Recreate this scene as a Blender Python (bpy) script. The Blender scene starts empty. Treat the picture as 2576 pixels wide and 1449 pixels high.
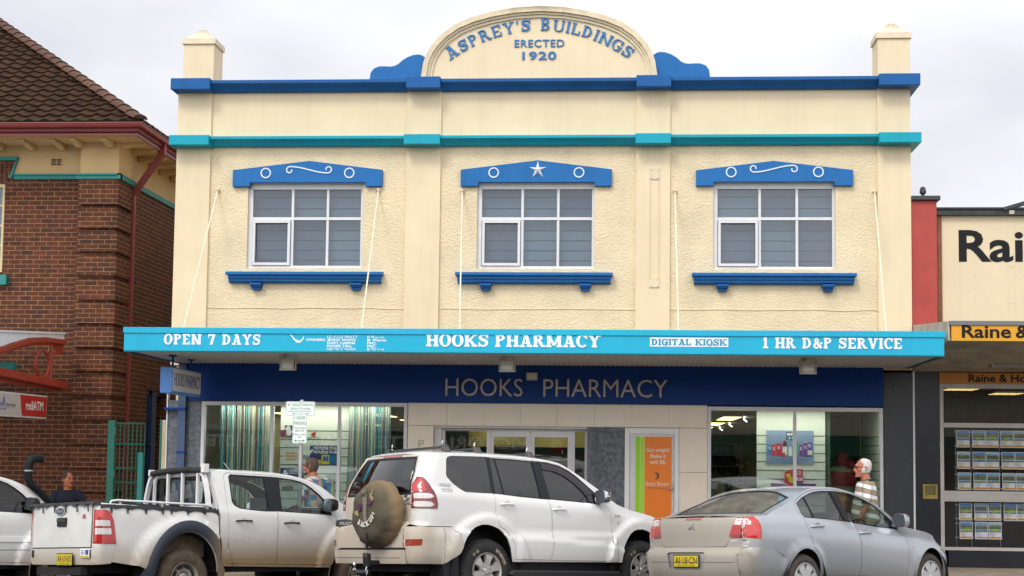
import bpy, bmesh, math, random
from mathutils import Vector, Matrix
from mathutils.geometry import delaunay_2d_cdt
random.seed(7)
PI = math.pi; rad = math.radians
SC = bpy.context.scene
COL = SC.collection

# ------------------------------------------------------------------ camera
CAM_YAW, CAM_TILT, CAM_ROLL = 0.068547, 0.074353, 0.011277
cam_d = bpy.data.cameras.new('camera'); cam = bpy.data.objects.new('camera', cam_d); COL.objects.link(cam)
cam.matrix_world = (Matrix.Translation((0, -24.0, 1.91)) @ Matrix.Rotation(CAM_YAW, 4, 'Z')
                    @ Matrix.Rotation(PI / 2 + CAM_TILT, 4, 'X') @ Matrix.Rotation(CAM_ROLL, 4, 'Z'))
cam_d.sensor_width = 36.0; cam_d.lens = 36.0 * 3648 / 2576
cam_d.shift_x = -(1335.68 - 1288) / 2576; cam_d.shift_y = (876.2 - 724.5) / 2576
cam_d.clip_end = 3000; cam_d.clip_start = .1
SC.camera = cam

# ------------------------------------------------------------------ sky and sun (bright overcast)
SUN_EL, SUN_AZ = rad(48), rad(205)        # azimuth clockwise from +Y (behind the camera, a little left)
w = bpy.data.worlds.new('World'); SC.world = w; w.use_nodes = True
nt = w.node_tree; nt.nodes.clear()
def wn(t, **k):
    n = nt.nodes.new(t)
    for a, b in k.items(): setattr(n, a, b)
    return n
out = wn('ShaderNodeOutputWorld'); bg = wn('ShaderNodeBackground'); nt.links.new(bg.outputs[0], out.inputs[0])
sky = wn('ShaderNodeTexSky', sky_type='NISHITA', sun_disc=False, sun_elevation=SUN_EL, sun_rotation=SUN_AZ)
tc = wn('ShaderNodeTexCoord'); sep = wn('ShaderNodeSeparateXYZ'); nt.links.new(tc.outputs['Generated'], sep.inputs[0])
ns = wn('ShaderNodeTexNoise'); ns.inputs['Scale'].default_value = 2.6; ns.inputs['Detail'].default_value = 5; ns.inputs['Roughness'].default_value = .5
mp = wn('ShaderNodeMapping'); mp.inputs['Scale'].default_value = (1, 1, 2.2); nt.links.new(tc.outputs['Generated'], mp.inputs[0]); nt.links.new(mp.outputs[0], ns.inputs['Vector'])
rp = wn('ShaderNodeValToRGB'); rp.color_ramp.elements[0].position = .36; rp.color_ramp.elements[0].color = (7.5, 7.6, 8.2, 1)
rp.color_ramp.elements[1].position = .66; rp.color_ramp.elements[1].color = (11.0, 10.95, 11.1, 1)
nt.links.new(ns.outputs['Fac'], rp.inputs[0])
# overcast luminance: brighter towards the zenith and towards the veiled sun behind the camera
el = wn('ShaderNodeMapRange'); el.inputs['From Min'].default_value = .25; el.inputs['From Max'].default_value = 1.; el.inputs['To Min'].default_value = 1.; el.inputs['To Max'].default_value = 1.5
nt.links.new(sep.outputs['Z'], el.inputs['Value'])
az = wn('ShaderNodeMapRange'); az.inputs['From Min'].default_value = -.1; az.inputs['From Max'].default_value = -.9; az.inputs['To Min'].default_value = 1.; az.inputs['To Max'].default_value = 2.2
nt.links.new(sep.outputs['Y'], az.inputs['Value'])
mu = wn('ShaderNodeMath', operation='MULTIPLY'); nt.links.new(el.outputs[0], mu.inputs[0]); nt.links.new(az.outputs[0], mu.inputs[1])
sc_ = wn('ShaderNodeVectorMath', operation='SCALE'); nt.links.new(rp.outputs[0], sc_.inputs[0]); nt.links.new(mu.outputs[0], sc_.inputs['Scale'])
mx = wn('ShaderNodeMix', data_type='RGBA'); mx.inputs[0].default_value = .9
nt.links.new(sky.outputs[0], mx.inputs[6]); nt.links.new(sc_.outputs[0], mx.inputs[7])
nt.links.new(mx.outputs[2], bg.inputs['Color']); bg.inputs['Strength'].default_value = .105
sd = bpy.data.lights.new('sun', 'SUN'); sd.energy = 1.5; sd.angle = rad(14); sd.color = (1, .96, .9)
sun = bpy.data.objects.new('sun', sd); COL.objects.link(sun)
sun.rotation_euler = (PI / 2 - SUN_EL, 0, PI - SUN_AZ)
SC.view_settings.view_transform = 'Standard'; SC.view_settings.look = 'None'
SC.view_settings.exposure = 0.0; SC.view_settings.gamma = 1.0
try:
    SC.cycles.use_denoising = True; SC.cycles.max_bounces = 8; SC.cycles.transparent_max_bounces = 24
    SC.cycles.caustics_reflective = False; SC.cycles.caustics_refractive = False; SC.cycles.sample_clamp_indirect = 6
except Exception: pass

# ------------------------------------------------------------------ materials
MATS = {}
def M(name, col, rough=.6, metal=0., var=0., vscale=3., bump=0., bscale=40., bdist=.01, coat=0., spec=.5, detail=4, streak=0., emit=None, dirt=None, vor=False):
    """procedural principled material; var mottles the colour, streak adds weathering runs, dirt = list of (axis, from, to, strength) mud masks"""
    if name in MATS: return MATS[name]
    m = bpy.data.materials.new(name); m.use_nodes = True; MATS[name] = m
    t = m.node_tree; b = t.nodes['Principled BSDF']; L = t.links
    b.inputs['Roughness'].default_value = rough; b.inputs['Metallic'].default_value = metal
    b.inputs['Coat Weight'].default_value = coat; b.inputs['Coat Roughness'].default_value = .04
    b.inputs['Specular IOR Level'].default_value = spec
    c4 = (*col, 1); b.inputs['Base Color'].default_value = c4; m.diffuse_color = c4
    tcn = t.nodes.new('ShaderNodeTexCoord'); cur = None
    def mix(fac, a, bb):
        n = t.nodes.new('ShaderNodeMix'); n.data_type = 'RGBA'
        for k, v in ((0, fac), (6, a), (7, bb)):
            if isinstance(v, (int, float)): n.inputs[k].default_value = v
            elif isinstance(v, tuple): n.inputs[k].default_value = v
            else: L.new(v, n.inputs[k])
        return n.outputs[2]
    def noise(scale, det=4, stretch=None, ro=.6):
        n = t.nodes.new('ShaderNodeTexNoise'); n.inputs['Scale'].default_value = scale; n.inputs['Detail'].default_value = det; n.inputs['Roughness'].default_value = ro
        src = tcn.outputs['Object']
        if stretch:
            mpn = t.nodes.new('ShaderNodeMapping'); mpn.inputs['Scale'].default_value = stretch; L.new(src, mpn.inputs[0]); src = mpn.outputs[0]
        L.new(src, n.inputs['Vector']); return n.outputs['Fac']
    def ramp(src, a, bb):
        n = t.nodes.new('ShaderNodeMapRange'); n.inputs['From Min'].default_value = a; n.inputs['From Max'].default_value = bb; L.new(src, n.inputs['Value']); return n.outputs[0]
    if var:
        lo = tuple(max(0, c * (1 - var)) for c in col) + (1,); hi = tuple(min(1, c * (1 + var)) for c in col) + (1,)
        cur = mix(ramp(noise(vscale, detail), .3, .7), lo, hi)
    if streak:
        n = t.nodes.new('ShaderNodeMath'); n.operation = 'MULTIPLY'; n.inputs[1].default_value = streak
        L.new(ramp(noise(1., 5, (5, 5, .35)), .5, .75), n.inputs[0])
        cur = mix(n.outputs[0], cur or c4, tuple(c * .55 for c in col) + (1,))
    rsock = None
    if dirt:
        dc, masks = dirt; sp = t.nodes.new('ShaderNodeSeparateXYZ'); L.new(tcn.outputs['Object'], sp.inputs[0]); acc = None
        nz = noise(5, 6, (1, 1, 1), .65)
        for ax, f, to, st in masks:
            r = ramp(sp.outputs[ax], f, to)
            a = t.nodes.new('ShaderNodeMath'); a.operation = 'MULTIPLY_ADD'; a.use_clamp = True; a.inputs[1].default_value = 1.6
            sub = t.nodes.new('ShaderNodeMath'); sub.operation = 'MULTIPLY_ADD'; sub.inputs[1].default_value = 1.4; sub.inputs[2].default_value = -.62; L.new(nz, sub.inputs[0])
            L.new(r, a.inputs[0]); L.new(sub.outputs[0], a.inputs[2])
            g = t.nodes.new('ShaderNodeMath'); g.operation = 'MULTIPLY'; L.new(r, g.inputs[0]); L.new(a.outputs[0], g.inputs[1])
            s2 = t.nodes.new('ShaderNodeMath'); s2.operation = 'MULTIPLY'; s2.inputs[1].default_value = st; L.new(g.outputs[0], s2.inputs[0])
            if acc is None: acc = s2.outputs[0]
            else:
                mxx = t.nodes.new('ShaderNodeMath'); mxx.operation = 'MAXIMUM'; L.new(acc, mxx.inputs[0]); L.new(s2.outputs[0], mxx.inputs[1]); acc = mxx.outputs[0]
        cur = mix(acc, cur or c4, (*dc, 1))
        rr = t.nodes.new('ShaderNodeMapRange'); rr.inputs['To Min'].default_value = rough; rr.inputs['To Max'].default_value = .9; L.new(acc, rr.inputs['Value']); L.new(rr.outputs[0], b.inputs['Roughness'])
        if coat:
            rc = t.nodes.new('ShaderNodeMapRange'); rc.inputs['To Min'].default_value = coat; rc.inputs['To Max'].default_value = 0.; L.new(acc, rc.inputs['Value']); L.new(rc.outputs[0], b.inputs['Coat Weight'])
    if cur is not None: L.new(cur, b.inputs['Base Color'])
    if bump:
        bn = t.nodes.new('ShaderNodeBump'); bn.inputs['Strength'].default_value = bump; bn.inputs['Distance'].default_value = bdist
        if vor:
            v = t.nodes.new('ShaderNodeTexVoronoi'); v.feature = 'SMOOTH_F1'; v.inputs['Scale'].default_value = bscale; L.new(tcn.outputs['Object'], v.inputs['Vector'])
            h = t.nodes.new('ShaderNodeMath'); h.operation = 'SUBTRACT'; L.new(noise(bscale * .45, 3), h.inputs[0]); L.new(v.outputs['Distance'], h.inputs[1]); L.new(h.outputs[0], bn.inputs['Height'])
        else: L.new(noise(bscale, 5), bn.inputs['Height'])
        L.new(bn.outputs[0], b.inputs['Normal'])
    if emit:
        b.inputs['Emission Color'].default_value = (*emit[0], 1); b.inputs['Emission Strength'].default_value = emit[1]
    return m
def glass(name, tint=(.9, .95, .93), ior=1.5, boost=1.6, rough=0.0, dust=0.):
    if name in MATS: return MATS[name]
    m = bpy.data.materials.new(name); m.use_nodes = True; MATS[name] = m; t = m.node_tree; t.nodes.clear()
    o = t.nodes.new('ShaderNodeOutputMaterial'); mxs = t.nodes.new('ShaderNodeMixShader'); tr = t.nodes.new('ShaderNodeBsdfTransparent'); gl = t.nodes.new('ShaderNodeBsdfGlossy'); lw = t.nodes.new('ShaderNodeLayerWeight'); lw.inputs[0].default_value = .5; fr = t.nodes.new('ShaderNodeMath'); fr.operation = 'POWER'; fr.inputs[1].default_value = 5; t.links.new(lw.outputs['Facing'], fr.inputs[0]); fa = t.nodes.new('ShaderNodeMath'); fa.operation = 'MULTIPLY_ADD'; f0 = ((ior - 1) / (ior + 1)) ** 2; fa.inputs[1].default_value = 1 - f0; fa.inputs[2].default_value = f0; t.links.new(fr.outputs[0], fa.inputs[0])
    tr.inputs[0].default_value = (*tint, 1); gl.inputs['Roughness'].default_value = rough
    ml = t.nodes.new('ShaderNodeMath'); ml.operation = 'MULTIPLY'; ml.use_clamp = True; ml.inputs[1].default_value = boost
    t.links.new(fa.outputs[0], ml.inputs[0]); t.links.new(ml.outputs[0], mxs.inputs[0]); t.links.new(tr.outputs[0], mxs.inputs[1]); t.links.new(gl.outputs[0], mxs.inputs[2]); t.links.new(mxs.outputs[0], o.inputs[0])
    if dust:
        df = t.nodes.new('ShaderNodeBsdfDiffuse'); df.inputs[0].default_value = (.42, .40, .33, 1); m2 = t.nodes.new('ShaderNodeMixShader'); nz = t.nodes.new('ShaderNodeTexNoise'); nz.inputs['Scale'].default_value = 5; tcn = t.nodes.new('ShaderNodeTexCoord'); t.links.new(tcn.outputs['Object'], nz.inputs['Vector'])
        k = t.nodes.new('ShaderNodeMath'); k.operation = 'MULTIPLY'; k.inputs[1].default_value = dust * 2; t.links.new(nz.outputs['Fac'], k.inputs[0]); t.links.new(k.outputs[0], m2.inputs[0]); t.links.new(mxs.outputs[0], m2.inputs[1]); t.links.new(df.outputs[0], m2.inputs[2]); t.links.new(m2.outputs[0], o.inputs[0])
    return m
def brick(name, c1, c2, mortar, bw=.24, rh=.0857, ms=.007, soldier=False):
    m = bpy.data.materials.new(name); m.use_nodes = True; t = m.node_tree; b = t.nodes['Principled BSDF']; L = t.links
    tcn = t.nodes.new('ShaderNodeTexCoord'); sp = t.nodes.new('ShaderNodeSeparateXYZ'); L.new(tcn.outputs['Object'], sp.inputs[0])
    ad = t.nodes.new('ShaderNodeMath'); L.new(sp.outputs[0], ad.inputs[0]); L.new(sp.outputs[1], ad.inputs[1])
    cb = t.nodes.new('ShaderNodeCombineXYZ'); L.new(ad.outputs[0], cb.inputs[1 if soldier else 0]); L.new(sp.outputs[2], cb.inputs[0 if soldier else 1])
    bt = t.nodes.new('ShaderNodeTexBrick'); L.new(cb.outputs[0], bt.inputs['Vector']); bt.offset = .5; bt.squash = 1
    bt.inputs['Scale'].default_value = 1; bt.inputs['Brick Width'].default_value = bw; bt.inputs['Row Height'].default_value = rh; bt.inputs['Mortar Size'].default_value = ms; bt.inputs['Mortar Smooth'].default_value = .25; bt.inputs['Bias'].default_value = -.15
    bt.inputs['Color1'].default_value = (*c1, 1); bt.inputs['Color2'].default_value = (*c2, 1); bt.inputs['Mortar'].default_value = (*mortar, 1)
    nz = t.nodes.new('ShaderNodeTexNoise'); nz.inputs['Scale'].default_value = 9; nz.inputs['Detail'].default_value = 6; L.new(tcn.outputs['Object'], nz.inputs['Vector'])
    mr = t.nodes.new('ShaderNodeMapRange'); mr.inputs['From Min'].default_value = .3; mr.inputs['From Max'].default_value = .7; mr.inputs['To Min'].default_value = .68; mr.inputs['To Max'].default_value = 1.25; L.new(nz.outputs['Fac'], mr.inputs['Value'])
    vm = t.nodes.new('ShaderNodeVectorMath'); vm.operation = 'SCALE'; L.new(bt.outputs['Color'], vm.inputs[0]); L.new(mr.outputs[0], vm.inputs['Scale']); L.new(vm.outputs[0], b.inputs['Base Color'])
    b.inputs['Roughness'].default_value = .85
    bn = t.nodes.new('ShaderNodeBump'); bn.inputs['Strength'].default_value = .7; bn.inputs['Distance'].default_value = .012; bn.invert = True; L.new(bt.outputs['Fac'], bn.inputs['Height']); L.new(bn.outputs[0], b.inputs['Normal'])
    MATS[name] = m; return m

# ------------------------------------------------------------------ mesh helpers
class MB:
    """collects shapes into ONE mesh object"""
    def __init__(s): s.v = []; s.f = []; s.m = []; s.cur = 0
    def add(s, vs, fs):
        o = len(s.v); s.v += [tuple(v) for v in vs]; s.f += [tuple(i + o for i in f) for f in fs]; s.m += [s.cur] * len(fs); return s
    def box(s, x0, x1, y0, y1, z0, z1):
        return s.add([(x0, y0, z0), (x1, y0, z0), (x1, y1, z0), (x0, y1, z0), (x0, y0, z1), (x1, y0, z1), (x1, y1, z1), (x0, y1, z1)],
                     [(0, 3, 2, 1), (4, 5, 6, 7), (0, 1, 5, 4), (1, 2, 6, 5), (2, 3, 7, 6), (3, 0, 4, 7)])
    def prism(s, poly, a0, a1, axis=1):
        """2D outline extruded along an axis (axis 1: poly is (x,z); 0: (y,z); 2: (x,y))"""
        n = len(poly)
        def P(u, v, a): return (u, a, v) if axis == 1 else ((a, u, v) if axis == 0 else (u, v, a))
        vs = [P(u, v, a0) for u, v in poly] + [P(u, v, a1) for u, v in poly]
        return s.add(vs, [tuple(range(n)), tuple(range(2 * n - 1, n - 1, -1))] + [(i, i + n, (i + 1) % n + n, (i + 1) % n) for i in range(n)])
    def sweep(s, prof, x0, x1, axis=0):
        """profile swept along X (prof is (y,z))"""
        return s.prism(prof, x0, x1, 0)
    def tube(s, pts, r, n=10, cap=True):
        pts = [Vector(p) for p in pts]; rs = r if isinstance(r, (list, tuple)) else [r] * len(pts); vs = []; fs = []
        up = None
        for i, p in enumerate(pts):
            d = (pts[min(i + 1, len(pts) - 1)] - pts[max(i - 1, 0)]).normalized()
            if up is None: up = Vector((0, 0, 1)) if abs(d.z) < .9 else Vector((1, 0, 0))
            a = d.cross(up).normalized(); b_ = a.cross(d).normalized(); up = b_
            for k in range(n): vs.append(p + (a * math.cos(2 * PI * k / n) + b_ * math.sin(2 * PI * k / n)) * rs[i])
        for i in range(len(pts) - 1):
            for k in range(n): fs.append((i * n + k, i * n + (k + 1) % n, (i + 1) * n + (k + 1) % n, (i + 1) * n + k))
        if cap: fs.append(tuple(range(n - 1, -1, -1))); fs.append(tuple(range((len(pts) - 1) * n, len(pts) * n)))
        return s.add(vs, fs)
    def lathe(s, prof, c=(0, 0, 0), axis=2, n=24, a0=0, a1=2 * PI):
        """prof = (radius, height along axis)"""
        full = abs(a1 - a0 - 2 * PI) < 1e-6; k = n if full else n + 1; vs = []; fs = []
        for i in range(k):
            a = a0 + (a1 - a0) * i / n
            for r, h in prof:
                u, v_ = r * math.cos(a), r * math.sin(a)
                p = (u, v_, h) if axis == 2 else ((u, h, v_) if axis == 1 else (h, u, v_))
                vs.append((p[0] + c[0], p[1] + c[1], p[2] + c[2]))
        q = len(prof)
        for i in range(n):
            for j in range(q - 1):
                A, B = i * q + j, ((i + 1) % k) * q + j
                fs.append((A, B, B + 1, A + 1))
        return s.add(vs, fs)
    def strip(s, pts, w_, y, th=.01):
        """flat stroke of width w_ in the XZ plane, front at y, thickness th"""
        L_, R_ = [], []
        for i, p in enumerate(pts):
            a = Vector(pts[max(i - 1, 0)]); b_ = Vector(pts[min(i + 1, len(pts) - 1)]); d = (b_ - a).normalized(); nn = Vector((-d.y, d.x))
            ww = w_[i] if isinstance(w_, (list, tuple)) else w_
            L_.append(Vector(p) + nn * ww / 2); R_.append(Vector(p) - nn * ww / 2)
        for i in range(len(pts) - 1):
            s.prism([tuple(L_[i]), tuple(L_[i + 1]), tuple(R_[i + 1]), tuple(R_[i])], y, y + th)
        return s
    def build(s, name, mat=None, parent=None, smooth=False, bevel=0, mats=None, angle=35, loc=None):
        me = bpy.data.meshes.new(name); me.from_pydata(s.v, [], s.f); me.update()
        for i, x in enumerate(mats or [mat]): me.materials.append(x)
        if mats: me.polygons.foreach_set('material_index', s.m)
        bm = bmesh.new(); bm.from_mesh(me); bmesh.ops.recalc_face_normals(bm, faces=bm.faces); bm.to_mesh(me); bm.free()
        return link(name, me, parent, smooth, bevel, angle)
def link(name, me, parent=None, smooth=False, bevel=0, angle=35):
    o = bpy.data.objects.new(name, me); COL.objects.link(o)
    if smooth:
        me.polygons.foreach_set('use_smooth', [True] * len(me.polygons))
        if angle < 180: me.set_sharp_from_angle(angle=rad(angle))
    if bevel:
        md = o.modifiers.new('bevel', 'BEVEL'); md.width = bevel; md.segments = 2; md.limit_method = 'ANGLE'; md.angle_limit = rad(40)
    if parent is not None: hook(o, parent)
    return o
def root_of(p):
    while p.parent is not None: p = p.parent
    return p
def hook(o, p):
    o.parent = p
    if p.parent is None and p.type == 'EMPTY' and not p.get('_local'):
        o.matrix_parent_inverse = Matrix.Translation(-Vector(p.location))
def tag(o, label=None, cat=None, group=None, kind=None):
    for k, v in (('label', label), ('category', cat), ('group', group), ('kind', kind)):
        if v: o[k] = v
    return o
def thing(name, label, cat, loc=(0, 0, 0), group=None, local=False, rot=None):
    o = bpy.data.objects.new(name, None); COL.objects.link(o); o.location = loc; o.empty_display_size = .2
    if rot: o.rotation_euler = rot
    if local: o['_local'] = 1
    return tag(o, label, cat, group)
def copy_tree(o, parent=None):
    c = o.copy(); COL.objects.link(c)
    if parent is not None: c.parent = parent; c.matrix_parent_inverse = o.matrix_parent_inverse.copy()
    for ch in list(o.children): copy_tree(ch, c)
    return c
_fc = {}
def font_mesh(s, bold=0., extr=.01, align='LEFT', space=1.):
    cu = bpy.data.curves.new('t', 'FONT'); cu.body = s; cu.extrude = extr; cu.offset = bold; cu.align_x = align; cu.resolution_u = 3; cu.space_character = space
    o = bpy.data.objects.new('t', cu); COL.objects.link(o)
    me = bpy.data.meshes.new_from_object(o.evaluated_get(bpy.context.evaluated_depsgraph_get()))
    bpy.data.objects.remove(o); bpy.data.curves.remove(cu); return me
def text(name, s, mat, parent, O, U=(1, 0, 0), V=(0, 0, 1), w_=None, h=None, bold=0., depth=.006, align='LEFT', shear=0., space=1.):
    """lettering: O lower-left corner (or centre/right by align), U right, V up; w_ total width and/or h cap height"""
    me = font_mesh(s, bold, .5, 'LEFT', space); vs = [v.co.copy() for v in me.vertices]
    if not vs: return None
    x0 = min(v.x for v in vs); x1 = max(v.x for v in vs); z0 = min(v.y for v in vs); z1 = max(v.y for v in vs)
    capme = font_mesh('H', bold, .5) if h else None
    if h:
        zz = [v.co.y for v in capme.vertices]; k = h / (max(zz) - min(zz)); base = min(zz); bpy.data.meshes.remove(capme)
    kx = w_ / (x1 - x0) if w_ else k
    kz = k if h else kx
    base = base if h else z0
    off = {'LEFT': 0, 'CENTER': -.5 * (x1 - x0) * kx, 'RIGHT': -(x1 - x0) * kx}[align]
    U = Vector(U).normalized(); V = Vector(V).normalized(); N = U.cross(V); O = Vector(O)
    for v, c in zip(me.vertices, vs):
        a = (c.x - x0) * kx + off; b_ = (c.y - base) * kz; v.co = O + U * (a + shear * b_) + V * b_ + N * ((c.z + .5) * depth)
    me.name = name; me.materials.clear(); me.materials.append(mat)
    return link(name, me, parent)

# slab-serif capitals drawn as strokes (cap height 1)
def slab_glyph(ch, w_=.25, s=.15, e=.075):
    R = []
    def rect(a, b, c, d): R.append([(a, b), (c, b), (c, d), (a, d)])
    def stem(x, lo=0, hi=1, bot=True, top=True):
        rect(x, lo, x + w_, hi)
        if bot: rect(x - e, 0, x + w_ + e, s)
        if top: rect(x - e, 1 - s, x + w_ + e, 1)
    def arc(cx, cy, ro, so, ri, si, a0, a1, n=14):
        for i in range(n):
            a, b = rad(a0 + (a1 - a0) * i / n), rad(a0 + (a1 - a0) * (i + 1) / n)
            R.append([(cx + ro * math.cos(a), cy + so * math.sin(a)), (cx + ro * math.cos(b), cy + so * math.sin(b)), (cx + ri * math.cos(b), cy + si * math.sin(b)), (cx + ri * math.cos(a), cy + si * math.sin(a))])
    def diag(x0, y0, x1, y1, ww): R.append([(x0 - ww / 2, y0), (x0 + ww / 2, y0), (x1 + ww / 2, y1), (x1 - ww / 2, y1)])
    def line(pts, ww):
        Lp, Rp = [], []
        for i, p in enumerate(pts):
            a = Vector(pts[max(i - 1, 0)]); b = Vector(pts[min(i + 1, len(pts) - 1)]); d = (b - a).normalized(); nn = Vector((-d.y, d.x)); q = ww[i] if isinstance(ww, list) else ww
            Lp.append(Vector(p) + nn * q / 2); Rp.append(Vector(p) - nn * q / 2)
        for i in range(len(pts) - 1): R.append([tuple(Lp[i]), tuple(Lp[i + 1]), tuple(Rp[i + 1]), tuple(Rp[i])])
    t = s * .95; W = .85
    if ch == 'H': stem(e); stem(.95 - e - w_); rect(e + w_, .43, .95 - e - w_, .43 + t); W = .95
    elif ch == 'O': arc(.45, .5, .45, .52, .45 - w_, .52 - t * .9, 0, 360, 28); W = .9
    elif ch == 'K': stem(e); diag(e + w_ * .9, .42, .8, .95, w_ * .75); diag(.43, .52, .8, .05, w_ * 1.1); rect(.62, 1 - s, .98, 1); rect(.58, 0, 1.0, s); W = 1.0
    elif ch == 'S':
        pts = [(.70, .70), (.66, .84), (.52, .92), (.38, .935), (.22, .90), (.14, .79), (.17, .66), (.30, .575), (.48, .51), (.63, .42), (.66, .27), (.58, .13), (.42, .065), (.26, .075), (.13, .17), (.09, .33)]
        ww = [.10, .13, .15, .15, .18, .22, .24, .25, .26, .25, .22, .19, .15, .15, .13, .10]; k = w_ / .25
        line(pts, [q * (.55 + .45 * k) for q in ww]); rect(.67, .66, .67 + .10, 1.0); rect(.03, 0, .13, .36); W = .82
    elif ch == 'P': stem(e); arc(e + w_, .73, .42, .27, .42 - w_ * .9, .27 - t * .9, -90, 90); W = .8
    elif ch == 'R': stem(e); arc(e + w_, .74, .40, .26, .40 - w_ * .9, .26 - t * .9, -90, 90); diag(.46, .52, .74, .05, w_ * 1.05); rect(.62, 0, .96, s); W = .95
    elif ch == 'B': stem(e); arc(e + w_, .75, .36, .25, .36 - w_ * .85, .25 - t * .9, -90, 90); arc(e + w_, .27, .42, .27, .42 - w_ * .85, .27 - t * .9, -90, 90); W = .8
    elif ch == 'D': stem(e); arc(e + w_, .5, .52, .5, .52 - w_, .5 - t * .9, -90, 90); W = .9
    elif ch == 'E': stem(e); rect(e + w_, 0, .76, s); rect(e + w_, 1 - s, .76, 1); rect(e + w_, .44, .58, .44 + t * .9); rect(.64, s, .76, .32); rect(.64, .70, .76, 1 - s); W = .8
    elif ch == 'F': stem(e); rect(e + w_, 1 - s, .76, 1); rect(e + w_, .44, .58, .44 + t * .9); rect(.64, .70, .76, 1 - s); W = .78
    elif ch == 'L': stem(e); rect(e + w_, 0, .74, s); rect(.62, s, .74, .36); W = .78
    elif ch == 'T': rect(.42 - w_ / 2, 0, .42 + w_ / 2, 1); rect(.02, 1 - s, .82, 1); rect(.02, .68, .13, 1 - s); rect(.71, .68, .82, 1 - s); rect(.42 - w_ / 2 - e, 0, .42 + w_ / 2 + e, s); W = .84
    elif ch == 'I': stem(e); W = w_ + 2 * e
    elif ch == 'N': stem(e); stem(.98 - e - w_ * .7, bot=False); diag(e + w_ * .4, .98, .98 - e - w_ * .55, .02, w_ * 1.05); W = 1.0
    elif ch == 'M': stem(e); stem(1.2 - e - w_); diag(e + w_ * .5, .98, .6, .12, w_ * .8); diag(1.2 - e - w_ * .5, .98, .6, .12, w_ * .8); W = 1.2
    elif ch == 'A': diag(.20, .04, .46, .98, w_ * .62); diag(.74, .04, .50, .98, w_ * 1.05); rect(.27, .26, .66, .26 + t * .8); rect(.0, 0, .40, s); rect(.54, 0, .96, s); rect(.28, 1 - s, .62, 1); W = .96
    elif ch == 'Y': diag(.48, .45, .18, .97, w_ * .95); diag(.48, .45, .78, .97, w_ * .7); rect(.48 - w_ / 2, 0, .48 + w_ / 2, .5); rect(.48 - w_ / 2 - e, 0, .48 + w_ / 2 + e, s); rect(0, 1 - s, .38, 1); rect(.60, 1 - s, .96, 1); W = .95
    elif ch == 'V': diag(.48, .02, .18, .97, w_ * .95); diag(.48, .02, .78, .97, w_ * .7); rect(0, 1 - s, .38, 1); rect(.60, 1 - s, .96, 1); W = .95
    elif ch == 'U': rect(e, .3, e + w_, 1); rect(.9 - e - w_ * .7, .3, .9 - e, 1); arc((.9) / 2, .3, .45 - e, .32, .45 - e - w_ * .8, .32 - t, 180, 360); rect(0, 1 - s, w_ + 2 * e, 1); rect(.9 - 2 * e - w_ * .7, 1 - s, .9, 1); W = .92
    elif ch == 'C': arc(.46, .5, .46, .52, .46 - w_, .52 - t * .9, 42, 318, 22); rect(.72, .64, .83, 1.0); W = .85
    elif ch == 'G': arc(.46, .5, .46, .52, .46 - w_, .52 - t * .9, 42, 325, 22); rect(.72, .64, .83, 1.0); rect(.84 - w_, .06, .84, .46); rect(.48, .40, .92, .40 + s * .8); W = .92
    elif ch == '7': rect(.03, 1 - s * 1.1, .76, 1); rect(.03, .66, .14, 1 - s); diag(.34, 0, .62, .9, w_ * 1.1); W = .78
    elif ch == '1': rect(.30 - w_ / 2, 0, .30 + w_ / 2, 1); rect(.04, 0, .56, s); diag(.12, .76, .24, .98, .14); W = .6
    elif ch == '&':
        line([(.86, .46), (.74, .22), (.52, .08), (.30, .08), (.16, .20), (.18, .36), (.36, .50), (.52, .62), (.55, .78), (.44, .90), (.30, .88), (.25, .76), (.32, .62), (.56, .34), (.86, .04)], [.1, .13, .16, .2, .22, .22, .2, .17, .15, .14, .16, .18, .19, .22, .22]); rect(.68, .44, .98, .44 + s * .8); W = .98
    elif ch == "'": R.append([(.04, .98), (.20, .98), (.13, .66), (.07, .66)]); W = .24
    elif ch == '/': diag(.1, 0, .45, 1, .12); W = .5
    elif ch == '!': R.append([(.04, 1), (.28, 1), (.22, .32), (.10, .32)]); rect(.06, 0, .26, .2); W = .32
    else: W = .45
    return R, W
def slab(name, s, mat, parent, place, h, width=None, depth=.006, gap=.1, w_=.25, s_=.15, e=.075, sp=.55, small=None, step=.0004):
    """slab-serif lettering; place(a, b) turns running length and height into (point, normal)"""
    adv = []; x = 0.
    for i, c in enumerate(s):
        k = small if (small and i in small[1]) else None
        sc_l = small[0] if k else 1.
        if c == ' ': adv.append((x, c, sc_l)); x += sp; continue
        R, W = slab_glyph(c, w_, s_, e); adv.append((x, c, sc_l)); x += (W + gap) * sc_l
    tot = x - gap; kx = (width / tot) if width else h
    mb = MB()
    for x, c, sc_l in adv:
        if c == ' ': continue
        R, W = slab_glyph(c, w_, s_, e)
        for q, poly in enumerate(R):
            front, back = [], []
            for a, b in poly:
                p, n = place((x + a * sc_l) * kx, b * h * sc_l); p = Vector(p); n = Vector(n)
                front.append(p + n * (depth + q * step)); back.append(p)
            n_ = len(poly)
            mb.add(front + back, [tuple(range(n_))] + [(i, (i + 1) % n_, (i + 1) % n_ + n_, i + n_) for i in range(n_)])
    return mb.build(name, mat, parent), tot * kx
def flat(O, N=(0, -1, 0), U=(1, 0, 0), V=(0, 0, 1)):
    O = Vector(O); U = Vector(U); V = Vector(V); N = Vector(N)
    return lambda a, b: (O + U * a + V * b, N)
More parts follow.
